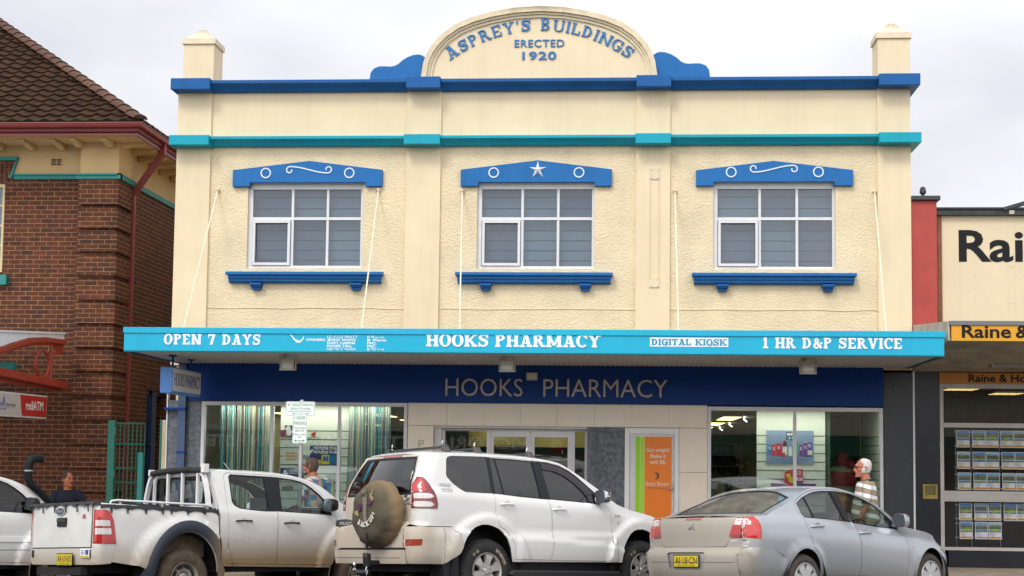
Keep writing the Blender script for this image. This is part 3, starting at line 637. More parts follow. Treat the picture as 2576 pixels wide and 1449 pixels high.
MB().prism([(.405, 1.655), (.435, 1.668), (.465, 1.665), (.488, 1.635), (.49, 1.60), (.472, 1.57), (.445, 1.552), (.42, 1.556), (.445, 1.575), (.455, 1.605), (.445, 1.635)], -.0095, -.0085).build('emblem', brown, lf)
hd = MB().box(.712, .728, -.012, -.001, 1.32, 1.55).tube([(.72, -.01, 1.40), (.72, -.055, 1.40), (.61, -.055, 1.405)], .008, 8).build('handle', galv, lf)
bt = MB()
for z in [2.25 - .2 * i for i in range(9)]:
    for x in (.06, .71): bt.lathe([(0, -.006), (.006, -.005), (.008, 0)], (x, 0, z), 1, 8)
bt.build('screws', alu_d, lf)
# ------------------------------------------------------------------ inside the pharmacy
int_wall = M('interior_wall', (.50, .51, .45), .8, var=.06); int_floor = M('interior_carpet', (.05, .055, .06), .95, var=.2, vscale=20)
slat_m = M('slatwall', (.72, .75, .66), .5, var=.03); groove = M('slat_groove', (.12, .14, .12), .8)
MB().box(L0 + .31, R0 - .31, .12, 21.6, .2, .206).build('shop_floor', int_floor, ph)
MB().box(L0 + .3, R0 - .3, .31, 21.6, 2.74, 2.77).build('shop_ceiling', M('interior_ceiling', (.45, .45, .40), .8, var=.05), ph)
MB().box(L0 + .3, R0 - .3, 21.5, 21.6, .2, 2.74).box(L0 + .301, L0 + .32, .31, 21.5, .2, 2.74).box(R0 - .32, R0 - .301, .31, 21.5, .2, 2.74).build('interior_wall', int_wall, ph)
lamp_m = M('fluorescent_diffuser', (.8, .75, .5), .5, emit=((1., .80, .40), 3.4)); refl_m = M('tube_reflection', (.9, .9, .9), .4, emit=((1, .97, .9), 5.))
LAB = {0: 'yellow ceiling light panel nearest the glass in the right shop window', 1: 'yellow ceiling light panel second back in the right shop window', 2: 'yellow ceiling light panel third back in the right shop window'}
k_ = 0
for xi, x in enumerate((1.98, -.4, -1.6, -2.75, -5.1, 3.95, -6.9)):  # first column is visible; the grid is filled out to brighten the interior
    for yi, y in enumerate((5.4, 10.2, 15.0)):
        t = thing('ceiling_light', LAB.get(k_) if xi == 0 else 'yellow ceiling light panel inside the pharmacy, one of many beyond the entrance and left window', 'ceiling light', (x, y, 2.74), 'fluorescent lights in the pharmacy ceiling'); k_ += 1
        MB().box(x - .19, x + .19, y - 1.2, y + 1.2, 2.715, 2.745).build('light_frame', white, t); MB().box(x - .17, x + .17, y - 1.17, y + 1.17, 2.705, 2.715).build('diffuser', lamp_m, t)
for i, (x, y) in enumerate([(2.32, 5.2), (2.36, 10.0), (2.42, 14.6)]):  # glowing strips drawn for reflected tubes in the glass, not ceiling lamps
    t = MB().tube([(x - .09, y - .7, 2.715), (x - .05, y, 2.70), (x + .06, y + .7, 2.67)], .014, 8).build('glow_strip', refl_m, None, smooth=True); tag(t, ['bare bright strip light beside the first ceiling panel', 'bare bright strip light beside the second ceiling panel', 'bare bright strip light beside the third ceiling panel'][i], 'strip light', 'bare strip lights in the right shop window')
for x0, x1, nm in ((-7.0, -3.9, 'left'), (1.5, 3.9, 'right')):  # added fill strips above the sightline, put in to brighten the displays
    t = thing('fill_strip', 'shallow display light trough behind the head of the %s shop window' % nm, 'display light', (x0, .25, 2.72), 'display lights behind the shop window heads'); MB().box(x0, x1, .16, .36, 2.732, 2.7395).build('trough', white, t); MB().box(x0 + .02, x1 - .02, .18, .34, 2.729, 2.732).build('diffuser', M('fill_glow', (.9, .9, .85), .4, emit=((1., .96, .86), 14.0)), t)
def slatwall(x0, x1, y, label, z0=.6, z1=2.74):
    t = thing('slat_wall', label, 'display wall', ((x0 + x1) / 2, y, .2), 'white slatted display walls in the shop windows')
    MB().box(x0, x1, y, y + .06, .2, z1).build('panel', slat_m, t); m = MB(); z = .7
    while z < 2.42: m.box(x0, x1, y - .004, y, z, z + .014); z += .145
    m.build('grooves', groove, t); return t
slatwall(-5.96, -4.62, .50, 'white slatted display panel behind the parking sign in the left window')
slatwall(2.13, 3.265, .60, 'white slatted display panel behind the blue product poster')
t = thing('slat_wall', 'white slatted side panel behind the grey haired man', 'display wall', (4.0, 1.4, .2), 'white slatted display walls in the shop windows')
MB().box(4.17, 4.23, .4, 2.4, .2, 2.735).build('panel', slat_m, t); m = MB(); z = .7
while z < 2.42: m.box(4.166, 4.17, .4, 2.4, z, z + .014); z += .145
m.build('grooves', groove, t)
# string curtains
smats = [M('string_teal', (.02, .20, .25), .7), M('string_cream', (.62, .60, .48), .7), M('string_brown', (.13, .10, .07), .7), M('string_aqua', (.16, .42, .44), .7), M('string_blue', (.02, .12, .26), .7)]
def curtain(x0, x1, y, label, n):
    m = MB()
    for i in range(n):
        m.cur = random.choice([0, 1, 1, 1, 1, 2, 2, 3, 3, 4]); x = random.uniform(x0, x1); r = random.uniform(.003, .0075); yy = y + random.uniform(-.03, .03); dx = random.uniform(-.05, .05)
        if random.random() < .5: pts = [(x, yy, 2.8), (x + dx * .2, yy, 1.7), (x + dx, yy, .6)]
        else: pts = [(x, yy, 2.8), (x + dx, yy, .6)]
        m.tube(pts, r, 4, cap=False)
    o = m.build('string_curtain', None, None, smooth=True, mats=smats); return tag(o, label, 'string curtain', 'hanging string curtains in the left window')
curtain(-6.98, -6.12, .40, 'teal and cream string curtain left of the parking sign', 190); curtain(-4.76, -4.05, .40, 'teal and cream string curtain right of the parking sign', 200)
for cx, lab in ((-6.55, 'dark display stand hidden behind the left string curtain'), (-4.35, 'dark display stand hidden behind the right string curtain')):
    t = thing('display_stand', lab, 'display stand', (cx, 1.2, .2), 'display stands behind the string curtains')
    MB().box(cx - .35, cx + .35, 1.1, 1.5, .2, 1.5).build('cabinet', M('stand_wood', (.14, .13, .11), .6, var=.3), t, bevel=.01); m = MB()
    for k in range(3): m.box(cx - .30 + .2 * k, cx - .16 + .2 * k, 1.15, 1.25, 1.5, 1.62 + .05 * k)
    m.build('products', M('pack_grey', (.2, .25, .28), .5), t, bevel=.005)
# posters in the left window
pnavy = M('poster_navy', (.015, .025, .16), .5); pyel = M('poster_yellow', (.75, .52, .02), .5); pcy = M('poster_blue', (.01, .14, .36), .5); ppl = M('poster_pale', (.70, .71, .66), .6); pog = M('poster_orange_ink', (.75, .30, .02), .5); pwh = M('poster_white_ink2', (.80, .80, .78), .5)
Y0 = .485
def poster(name, label, cat, x0, x1, z0, z1, mat, y=Y0, th=.004, group='posters in the left shop window'):
    t = thing(name, label, cat, ((x0 + x1) / 2, y, z0), group); MB().box(x0, x1, y, y + th, z0, z1).build('sheet', mat, t); return t
def hand(t, x, z, s, y):
    m = MB(); m.box(x - .35 * s, x + .3 * s, y - .002, y, z, z + .55 * s)
    for i, (a, h) in enumerate(((-.35, 1.0), (-.18, 1.15), (-.01, 1.2), (.16, 1.02))): m.prism([(x + a * s, z + .5 * s), (x + (a + .14) * s, z + .5 * s), (x + (a + .14) * s, z + (h - .05) * s), (x + (a + .07) * s, z + h * s), (x + a * s, z + (h - .05) * s)], y - .003, y)
    m.prism([(x + .28 * s, z + .15 * s), (x + .62 * s, z + .6 * s), (x + .55 * s, z + .72 * s), (x + .40 * s, z + .62 * s), (x + .28 * s, z + .45 * s)], y - .0025, y); m.build('hand_picture', pwh, t)
t = poster('pledge_poster', 'wide navy poster with white hand and YOU PLEDGE TO QUIT lettering', 'poster', -5.45, -4.92, 1.725, 2.055, pnavy)
hand(t, -5.50, 1.86, .19, Y0 - .004)
text('lettering', 'YOU PLEDGE TO QUIT', pwh, t, (-5.385, Y0 - .002, 1.985), w_=.46, h=.05, bold=.03, depth=.002); text('lettering', 'WE PLEDGE TO HELP', pwh, t, (-5.385, Y0 - .002, 1.918), w_=.46, h=.05, bold=.03, depth=.002)
MB().box(-5.235, -5.10, Y0 - .004, Y0, 1.735, 1.895).box(-5.30, -5.25, Y0 - .004, Y0, 1.73, 1.81).build('yellow_panel', pyel, t); MB().box(-5.095, -4.975, Y0 - .004, Y0, 1.735, 1.895).box(-5.215, -5.16, Y0 - .006, Y0 - .004, 1.79, 1.87).box(-5.155, -5.115, Y0 - .006, Y0 - .004, 1.785, 1.88).build('pack_picture', pcy, t)
t = poster('pledge_card', 'white hand shaped card reading PLEDGE TO CURE', 'poster', -5.60, -5.46, 1.74, 1.90, ppl, Y0 - .012); text('lettering', 'PLEDGE', black, t, (-5.59, Y0 - .014, 1.855), w_=.12, h=.032, bold=.03, depth=.001); text('lettering', 'TO CURE', black, t, (-5.59, Y0 - .014, 1.81), w_=.12, h=.032, bold=.03, depth=.001)
t = poster('quit_pack_poster', 'pale poster with orange lettering ASK US FOR A quitpack', 'poster', -5.895, -5.625, 1.735, 1.965, ppl)
for s, z, wd in (('Ask us for a', 1.905, .2), ('complimentary', 1.855, .215), ('quitpack', 1.80, .165)): text('lettering', s, pog, t, (-5.76, Y0 - .002, z), w_=wd, h=.038, bold=.03, depth=.002, align='CENTER')
t = poster('pledge_poster', 'lower navy poster with a white hand behind the sign pole', 'poster', -5.945, -5.54, 1.50, 1.665, pnavy); hand(t, -5.86, 1.53, .09, Y0 - .004)
text('lettering', 'YOU PLEDGE TO QUIT', pwh, t, (-5.78, Y0 - .002, 1.60), w_=.22, h=.022, bold=.03, depth=.002); text('lettering', 'WE PLEDGE TO HELP', pwh, t, (-5.78, Y0 - .002, 1.565), w_=.22, h=.022, bold=.03, depth=.002)
t = poster('new_look_poster', 'blue NEW LOOK poster with a yellow edge near the ute mirror', 'poster', -5.24, -5.02, 1.17, 1.485, pcy, Y0 - .03, .02); text('lettering', 'NEW LOOK', pwh, t, (-5.225, Y0 - .032, 1.425), w_=.125, h=.022, bold=.02, depth=.001)
MB().prism([(-5.05, 1.17), (-5.06, 1.30), (-5.04, 1.38), (-5.075, 1.485), (-5.02, 1.485), (-5.02, 1.17)], Y0 - .033, Y0 - .03).build('yellow_edge', M('poster_cream', (.62, .55, .3), .5), t); MB().box(-5.22, -5.14, Y0 - .034, Y0 - .03, 1.19, 1.33).box(-5.12, -5.06, Y0 - .034, Y0 - .03, 1.2, 1.36).build('pack_picture', M('pack_cyan', (.01, .25, .45), .5), t)
t = thing('display_shelf', 'glass shelf with boxed products and a white hand card', 'shelf', (-5.7, .42, 2.19), None); MB().box(-5.94, -5.30, .30, .50, 2.185, 2.195).build('shelf', pane_g, t)
MB().box(-5.865, -5.73, .40, .43, 2.195, 2.39).build('card', M('card_purple', (.05, .03, .16), .5), t); hand(t, -5.80, 2.215, .14, .395)
MB().box(-5.93, -5.88, .36, .42, 2.195, 2.31).box(-5.875, -5.835, .36, .42, 2.195, 2.31).build('box', M('box_red_blue', (.25, .04, .10), .5, var=.5, vscale=12), t); MB().prism([(-5.40, 2.205), (-5.33, 2.195), (-5.33, 2.285), (-5.40, 2.26)], .38, .41).build('box', M('box_red', (.55, .04, .03), .5), t)
# right window display
t = poster('product_poster', 'large blue grey poster of treatment bottles and boxes', 'poster', 2.288, 3.075, 1.83, 2.39, M('poster_steel_blue', (.20, .27, .42), .5, var=.25, vscale=1.4), .585, .004, None)
def pack(x0, x1, z0, z1, col, y=.580): 
    return MB().box(x0, x1, y, .585, z0, z1).build('pack_picture', M('ink_%02d%02d%02d' % tuple(int(c * 99) for c in col), col, .5), t)
for q in ((2.315, 2.365, 1.995, 2.145, (.02, .22, .50)), (2.38, 2.44, 1.97, 2.15, (.55, .03, .06)), (2.45, 2.545, 1.975, 2.17, (.55, .03, .06)), (2.56, 2.63, 1.98, 2.12, (.75, .72, .70)), (2.655, 2.715, 1.965, 2.08, (.62, .75, .66)), (2.79, 2.82, 1.975, 2.20, (.10, .35, .22)), (2.835, 2.89, 1.965, 2.15, (.14, .05, .28)), (2.90, 2.965, 1.96, 2.19, (.17, .05, .33)), (2.975, 3.045, 1.96, 2.20, (.17, .08, .33))): pack(*q)
for q in ((2.565, 2.625, 2.12, 2.195, (.09, .02, .02)), (2.575, 2.61, 2.195, 2.22, (.35, .02, .03)), (2.52, 2.60, 1.955, 2.02, (.6, .03, .05)), (2.67, 2.70, 2.08, 2.115, (.8, .85, .8)), (2.975, 3.045, 1.985, 2.06, (.65, .62, .45)), (2.905, 2.96, 2.19, 2.205, (.7, .5, .02)), (2.62, 2.755, 2.235, 2.365, (.01, .02, .05))): pack(*q, y=.577)
text('lettering', 'KP', pwh, t, (2.635, .576, 2.305), w_=.11, h=.045, bold=.05, depth=.001); text('lettering', '24', M('ink_aqua', (.25, .6, .7), .5), t, (2.635, .576, 2.245), w_=.11, h=.045, bold=.05, depth=.001)
for x, z in ((2.322, 2.095), (2.395, 2.085), (2.475, 2.105), (2.845, 2.09), (2.915, 2.115), (2.985, 2.14)): text('lettering', 'KP', pwh, t, (x, .576, z), w_=.036, h=.022, bold=.04, depth=.001); text('lettering', '24', pwh, t, (x, .576, z - .027), w_=.036, h=.022, bold=.04, depth=.001)
text('lettering', 'If you have nits just KP it', M('ink_slate', (.07, .10, .22), .5), t, (2.40, .583, 1.885), w_=.56, h=.04, depth=.001); text('lettering', 'Available at your local pharmacy', M('ink_slate', (.07, .10, .22), .5), t, (2.48, .583, 1.85), w_=.40, h=.018, depth=.001)
t = thing('counter_card', 'pink and red cardboard stand with gold faces on slatted panel', 'display card', (2.73, .55, 1.4)); MB().prism([(2.585, 1.40), (2.585, 1.69), (2.72, 1.745), (2.885, 1.745), (2.895, 1.40)], .53, .56).build('card', M('card_red', (.60, .03, .08), .5, var=.2, vscale=8), t)
MB().lathe([(0, -.006), (.04, -.004), (.042, 0)], (2.65, .53, 1.63), 1, 16).lathe([(0, -.006), (.05, -.004), (.052, 0)], (2.70, .53, 1.56), 1, 16).build('gold_face', pyel, t)
for s, x, z, wd in (('Kill lice', 2.72, 1.69, .14), ('TEST!', 2.73, 1.645, .13)): text('lettering', s, pwh, t, (x, .529, z), w_=wd, h=.03, bold=.03, depth=.001)
MB().box(2.785, 2.875, .526, .53, 1.555, 1.605).build('panel', pwh, t); text('lettering', 'TV', pnavy, t, (2.80, .5255, 1.565), w_=.055, h=.032, bold=.04, depth=.001); MB().box(2.79, 2.86, .527, .53, 1.44, 1.53).build('pack', pcy, t)
for i, x in enumerate((2.48, 2.98)):
    t = MB().lathe([(0, .0), (.11, 0), (.125, .07), (.13, .075), (.12, .08), (.112, .01), (0, .01)], (x, .5, 1.43), 2, 20).build('tray', M('tray_purple', (.30, .12, .42), .5), None, smooth=True); tag(t, ('purple tray left of the pink card stand', 'purple tray right of the pink card stand')[i], 'tray', 'purple trays on the slatted panel')
# fittings deep in the right window
t = thing('store_sign', 'dark navy interior sign board with pale serif letters', 'sign', (1.8, 3.5, 2.0)); MB().box(1.25, 2.03, 3.46, 3.5, 1.985, 2.185).build('board', M('sign_navy', (.01, .012, .05), .4), t, bevel=.02); slab('lettering', 'STORES', M('sign_lilac', (.16, .15, .24), .5), t, flat((1.33, 3.459, 2.03)), .1, width=.54, gap=.06, w_=.16, s_=.07, depth=.002)
t = thing('shelving_unit', 'dark shelving unit stocked with small bottles under the navy sign', 'shelves', (1.8, 3.7, .2)); MB().box(1.3, 2.05, 3.9, 3.95, .2, 1.96).box(1.3, 1.33, 3.5, 3.9, .2, 1.96).box(2.02, 2.05, 3.5, 3.9, .2, 1.96).build('cabinet', M('unit_dark', (.03, .03, .028), .6), t)
for z in (.8, 1.1, 1.35, 1.55, 1.75): MB().box(1.33, 2.02, 3.5, 3.9, z, z + .02).build('shelf', M('unit_shelf', (.16, .13, .07), .6), t)
m = MB()
for z in (.82, 1.12, 1.37, 1.57):
    for k in range(13):
        m.cur = random.randrange(4); x = 1.37 + .05 * k; h = random.uniform(.08, .15); m.lathe([(0, 0), (.018, 0), (.018, h * .7), (.008, h * .85), (.008, h), (0, h)], (x, 3.55, z), 2, 8)
tag(m.build('bottles', None, t, smooth=True, mats=[M('btl_brown', (.10, .04, .02), .3), M('btl_white', (.4, .4, .36), .4), M('btl_green', (.05, .10, .06), .3), M('btl_gold', (.3, .2, .05), .4)]), kind=None)
t = thing('counter', 'pale yellow shop counter low in the right window', 'counter', (2.0, 2.6, .2)); MB().box(1.3, 1.72, 2.4, 2.8, .2, 1.5).box(1.85, 2.25, 2.4, 2.8, .2, 1.48).build('counter_body', M('counter_yellow', (.30, .26, .14), .6, var=.15), t, bevel=.01); MB().box(1.42, 1.58, 2.395, 2.41, 1.36, 1.47).build('card', pwh, t)
t = thing('flower_vase', 'vase of green leaves and white flowers on the counter', 'vase', (2.0, 2.55, 1.48)); MB().lathe([(0, 0), (.05, 0), (.07, .06), (.04, .15), (.05, .18)], (2.0, 2.55, 1.48), 2, 14).build('vase', M('vase_dark', (.05, .05, .05), .3), t, smooth=True)
m = MB()
for k in range(60):
    a = random.uniform(0, 2 * PI); r = random.uniform(.02, .16); z = 1.66 + random.uniform(0, .2); c = Vector((2.0 + r * math.cos(a), 2.55 + r * math.sin(a), z)); d = Vector((random.gauss(0, 1), random.gauss(0, 1), random.gauss(0, .6))).normalized() * .04; e2 = d.orthogonal().normalized() * .012; m.cur = 1 if k % 6 == 0 else 0
    m.add([c - d, c + e2, c + d, c - e2], [(0, 1, 2, 3)])
m.build('leaves', None, t, mats=[M('leaf_green', (.03, .09, .02), .6), pwh])
t = thing('paddle_display', 'brown oval wooden display paddle standing on the counter', 'display', (1.98, 2.62, 1.5)); MB().prism([(1.98 + .1 * math.cos(a), 2.05 + .15 * math.sin(a)) for a in [2 * PI * i / 24 for i in range(24)]], 2.60, 2.63).box(1.965, 1.995, 2.605, 2.625, 1.48, 1.91).build('paddle', M('paddle_brown', (.17, .07, .03), .5, var=.3, vscale=8), t, bevel=.005)
t = thing('partition', 'dull green inner partition behind the grey haired man', 'partition', (3.7, 3.0, .2)); MB().box(3.30, 3.36, .7, 3.2, .2, 2.735).box(3.3, 4.25, 3.2, 3.26, .2, 2.735).build('panel', M('partition_green', (.055, .10, .065), .7, var=.15, vscale=2), t); MB().box(3.62, 4.2, 3.17, 3.199, 2.36, 2.66).build('notice', M('notice_olive', (.26, .28, .09), .6), t)
t = thing('display_figure', 'dark red and cream garment draped on a display stand', 'garment', (3.66, 1.5, .2)); red_c = M('figure_red', (.16, .012, .012), .8, var=.3, vscale=6); crm = M('figure_cream', (.16, .18, .12), .8, var=.2)  # stands for a display figure, simplified to a draped garment shape
MB().lathe([(.0, 1.30), (.24, 1.32), (.27, 1.42), (.25, 1.60), (.22, 1.74), (.12, 1.80), (0, 1.8)], (3.64, 1.5, 0), 2, 18).build('drape', crm, t, smooth=True); MB().lathe([(.255, 1.44), (.29, 1.50), (.28, 1.62), (.235, 1.70)], (3.64, 1.5, 0), 2, 18).lathe([(0, .2), (.3, .2), (.27, .8), (.25, 1.33)], (3.64, 1.5, 0), 2, 18).build('sash', red_c, t, smooth=True)
MB().lathe([(.11, 1.80), (.12, 1.90), (.07, 2.0), (.0, 2.04)], (3.68, 1.5, 0), 2, 14).tube([(3.70, 1.5, 1.86), (3.82, 1.45, 1.82), (3.90, 1.45, 1.68)], [.09, .09, .05], 10).build('hood', red_c, t, smooth=True)
# entrance interior: counter mass
t = thing('service_counter', 'dark service counter inside the entrance doors', 'counter', (-1.8, 4, .2)); MB().box(-3.4, -.6, 4, 4.6, .2, 1.3).box(-3.4, -.6, 5.9, 6.0, .2, 2.1).build('counter_body', M('service_dark', (.05, .04, .03), .6, var=.3), t); MB().box(-3.3, -.7, 5.7, 5.9, 2.1, 2.5).build('header_board', M('header_olive', (.58, .54, .32), .6), t)
# ------------------------------------------------------------------ fittings hung from the awning
def flood(x, lab):
    t = thing('flood_light', lab, 'flood light', (x, -2.0, 3.42), 'flood lights hung under the awning')
    b = MB(); b.prism([(-.13 + .06, 3.20), (.10, 3.20), (.10, 3.30), (.04, 3.36), (-.07, 3.36)], x - .10, x + .10, 0)
    b.v = [(a, y - 2.0, z) for a, y, z in b.v]; b.build('housing', beige_box, t, bevel=.008)
    MB().box(x - .085, x + .085, -2.075, -2.068, 3.215, 3.29).box(x - .12, x + .12, -2.10, -2.055, 3.185, 3.20).build('glass_front', M('flood_lens', (.62, .60, .50), .25), t, bevel=.003)
    MB().box(x - .125, x - .112, -2.04, -1.98, 3.19, 3.40).box(x + .112, x + .125, -2.04, -1.98, 3.19, 3.40).box(x - .125, x + .125, -2.04, -1.98, 3.395, 3.405).build('bracket', beige_box, t); MB().lathe([(0, 3.375), (.035, 3.38), (.035, 3.42), (0, 3.425)], (x - .06, -2.0, 0), 2, 14).tube([(x - .06, -2., 3.38), (x - .10, -2.06, 3.33), (x - .07, -2.07, 3.30)], .008, 6).build('ceiling_rose', M('rose_white', (.6, .58, .5), .5), t, smooth=True)
    m = MB()
    for a in (-.08, .07):
        for z in (3.208, 3.265): m.box(x + a, x + a + .014, -2.082, -2.07, z, z + .022)
    m.build('clip', alu_d, t)
flood(-5.255, 'beige flood light under the awning left of the parking sign'); flood(-1.87, 'beige flood light under the awning above the bronze letters'); flood(2.665, 'beige flood light under the awning near its right end')
t = thing('wall_light', 'small square beige light fixed on the dark blue band', 'light', (-1.615, -.1, 3.23)); MB().box(-1.71, -1.525, -.12, -.052, 3.165, 3.295).build('housing', beige_box, t, bevel=.012); MB().box(-1.685, -1.55, -.128, -.12, 3.185, 3.275).build('lens', M('lens_pale', (.66, .62, .52), .3), t, bevel=.003)
# hanging light-box sign
hb_b = M('lightbox_blue', (.10, .27, .66), .4, var=.08, vscale=6)
t = thing('hanging_sign', 'blue and white box sign reading HOOKS PHARMACY hung under the awning', 'hanging sign', (-7.09, -1.2, 3.0))
MB().box(-7.29, -7.10, -1.92, -.42, 2.83, 3.235).build('box', hb_b, t, bevel=.008); MB().box(-7.10, -7.092, -1.88, -.44, 2.865, 3.215).build('face', M('lightbox_face', (.86, .80, .76), .4), t)
text('lettering', 'HOOKS PHARMACY', M('lightbox_letter', (.01, .06, .26), .5), t, (-7.0915, -1.83, 2.95), (0, 1, 0), (0, 0, 1), w_=1.34, h=.2, bold=-.01, depth=.003)
for y in (-1.85, -.9): MB().tube([(-7.12, y, 3.42), (-7.12, y, 3.23)], .018, 8).box(-7.17, -7.07, y - .05, y + .05, 3.40, 3.425).build('hanger', navy, t)
# parking sign
PYS = -2.9
t = thing('parking_sign', 'galvanised pole with two white and green parking sign plates', 'parking sign', (-4.835, PYS + .05, .0)); gm = M('sign_green', (.02, .25, .10), .5); spw = M('sign_white', (.78, .80, .78), .4, var=.03)
MB().tube([(-4.835, PYS + .05, -.02), (-4.835, PYS + .05, 2.67)], .03, 14).lathe([(.03, 2.67), (.034, 2.675), (.03, 2.70), (0, 2.712)], (-4.835, PYS + .05, 0), 2, 14).build('pole', galv, t, smooth=True)
def rounded(x0, x1, z0, z1, r, n=5):
    P = []
    for cx, cz, a in ((x1 - r, z1 - r, 0), (x0 + r, z1 - r, 90), (x0 + r, z0 + r, 180), (x1 - r, z0 + r, 270)):
        for i in range(n + 1): P.append((cx + r * math.cos(rad(a + 90 * i / n)), cz + r * math.sin(rad(a + 90 * i / n))))
    return P
def plate_(x0, x1, z0, z1, y, name='sign_plate'):
    o = MB().prism(rounded(x0, x1, z0, z1, .025), y, y + .004).build(name, spw, t); P = rounded(x0 + .008, x1 - .008, z0 + .008, z1 - .008, .02); m = MB(); m.strip(P + P[:1], .004, y - .001, .001); m.build('border', gm, o); return o
p = plate_(-5.062, -4.625, 2.462, 2.678, PYS); cxs = -4.843
for s, z, h, wd in (("45° ANGLE PARKING", 2.61, .038, .385), ('FRONT TO KERB', 2.557, .028, .29), ('VEHICLES UNDER 6m ONLY', 2.520, .02, .35)): text('lettering', s, gm, p, (cxs, PYS - .0005, z), w_=wd, h=h, depth=.001, align='CENTER')
def arrow(x0, x1, z, y, s): return MB().box(x0 + s, x1 - s, y - .001, y, z - s * .22, z + s * .22).prism([(x0, z), (x0 + s * 1.3, z + s * .8), (x0 + s * 1.3, z - s * .8)], y - .0012, y).prism([(x1, z), (x1 - s * 1.3, z + s * .8), (x1 - s * 1.3, z - s * .8)], y - .0012, y)
arrow(-4.965, -4.72, 2.497, PYS, .02).build('arrow', gm, p)
p = plate_(-4.953, -4.737, 2.062, 2.50, PYS - .006); cxs = -4.846
for s, z, h, wd in (('1 HOUR', 2.415, .048, .155), ('PARKING', 2.335, .048, .18), ('8.30am-6.00pm', 2.277, .024, .185), ('MON-FRI', 2.233, .028, .13), ('8.30am-12.30pm', 2.182, .024, .185), ('SAT', 2.142, .026, .055)): text('lettering', s, gm, p, (cxs, PYS - .0065, z), w_=wd, h=h, depth=.001, align='CENTER', bold=.005)
arrow(-4.93, -4.765, 2.10, PYS - .006, .024).build('arrow', gm, p); m = MB()
for z in (2.665, 2.487, 2.083): m.lathe([(0, -.006), (.009, -.004), (.01, 0)], (-4.843, PYS - .006, z), 1, 8)
m.build('bolt_heads', galv, t)

# ------------------------------------------------------------------ estate agency building on the right
ag = thing('estate_agency_building', 'cream panelled shop with orange yellow signs and a dark tiled front', 'building', (7.5, .1, .2))
pan = M('agency_panel', (.71, .585, .385), .6, var=.04, vscale=1.2, streak=.12)
MB().box(5.11, 10.5, .15, .25, 3.7, 5.97).build('wall_panel', pan, ag); MB().box(5.03, 10.5, .25, 9, 3.4, 5.9).build('wall', pan, ag)
MB().box(5.015, 5.115, .12, .24, 3.9, 5.96).build('corner_post', M('stained_timber', (.20, .075, .025), .6, var=.35, vscale=5), ag)
MB().box(5.02, 10.5, .06, .3, 5.955, 6.05).box(5.02, 10.5, .03, .3, 6.05, 6.075).build('parapet_board', M('charcoal_board', (.03, .032, .034), .6, var=.5, vscale=6), ag); MB().prism([(6.1, 6.075), (7.9, 6.62), (9.7, 6.075), (9.7, 6.02), (7.9, 6.54), (6.1, 6.02)], .02, .2).build('gable_flashing', M('charcoal_board', (.03, .03, .03)), ag)
bt = MB().box(6.19, 6.28, .1455, .15, 3.9, 5.955).box(6.3, 6.305, .148, .15, 3.9, 5.955).build('cover_batten', pan, ag); MB().box(6.195, 6.275, .05, .14, 5.965, 6.03).build('batten_cap', beige_box, ag)
m = MB()
for z in [4.1 + .215 * i for i in range(9)]: m.lathe([(0, -.004), (.006, -.003), (.007, 0)], (5.65, .15, z), 1, 8)
for z in (4.5, 5.1, 5.85):
    for x in (6.215, 6.255): m.lathe([(0, -.004), (.006, -.003), (.007, 0)], (x, .1455, z), 1, 8)
m.build('nail_heads', alu_d, ag)
ink = M('sign_black', (.007, .007, .008), .6, var=.2, vscale=6, spec=.25)
text('lettering', 'Rai', ink, ag, (5.395, .149, 5.19), h=.525, bold=.022, depth=.007, w_=1.04); text('lettering', 'ne & Horne', ink, ag, (6.53, .149, 5.19), h=.525, bold=.022, depth=.007, w_=3.6)
# red pier with cap and finial
pr = thing('red_pier', 'red painted rendered pier with dark cap beside the cream wall', 'pier', (4.8, .1, .2)); MB().box(4.597, 5.012, .0, .45, .2, 6.18).build('shaft', M('pier_red', (.40, .052, .036), .6, var=.12, vscale=2.5, streak=.15, bump=.15, bscale=50), pr, bevel=.006)
gcap = M('cap_green_black', (.035, .045, .04), .6, var=.3, vscale=8); MB().box(4.597, 5.065, -.06, .5, 6.18, 6.255).build('cap', gcap, pr, bevel=.012)
MB().lathe([(.0, 6.255), (.05, 6.255), (.05, 6.275), (.028, 6.285), (.026, 6.30), (.05, 6.32), (.056, 6.35), (.05, 6.37), (.046, 6.372), (.048, 6.39), (.036, 6.42), (.0, 6.44)], (4.815, .12, 0), 2, 18).build('finial', gcap, pr, smooth=True)
# agency awning
amb = M('agency_amber', (.72, .33, .012), .45, var=.06, vscale=2); am2 = M('agency_orange', (.55, .20, .015), .45, var=.06)
aa = MB().box(4.66, 10.5, -2.62, -2.57, 3.655, 3.90).build('awning', amb, ag); MB().box(4.63, 10.5, -2.64, -2.55, 3.885, 3.945).build('gutter', M('gutter_grey', (.16, .17, .18), .5), aa)
MB().add([(4.64, -2.6, 3.66), (4.64, -2.6, 3.94), (4.64, -.02, 4.12), (4.64, -.02, 3.36), (4.61, -2.6, 3.66), (4.61, -2.6, 3.94), (4.61, -.02, 4.12), (4.61, -.02, 3.36)], [(0, 1, 2, 3), (4, 7, 6, 5), (0, 4, 5, 1), (1, 5, 6, 2), (2, 6, 7, 3), (3, 7, 4, 0)]).build('awning_end', M('awning_end_grey', (.42, .38, .32), .6, var=.2), aa)
MB().add([(4.64, -2.57, 3.66), (10.5, -2.57, 3.66), (10.5, -.04, 3.36), (4.64, -.04, 3.36), (4.64, -2.57, 3.69), (10.5, -2.57, 3.69), (10.5, -.04, 3.40), (4.64, -.04, 3.40)], [(0, 1, 2, 3), (4, 7, 6, 5), (0, 4, 5, 1), (1, 5, 6, 2), (2, 6, 7, 3), (3, 7, 4, 0)]).build('soffit', M('agency_soffit', (.36, .31, .24), .8, var=.3, vscale=2.5), aa)
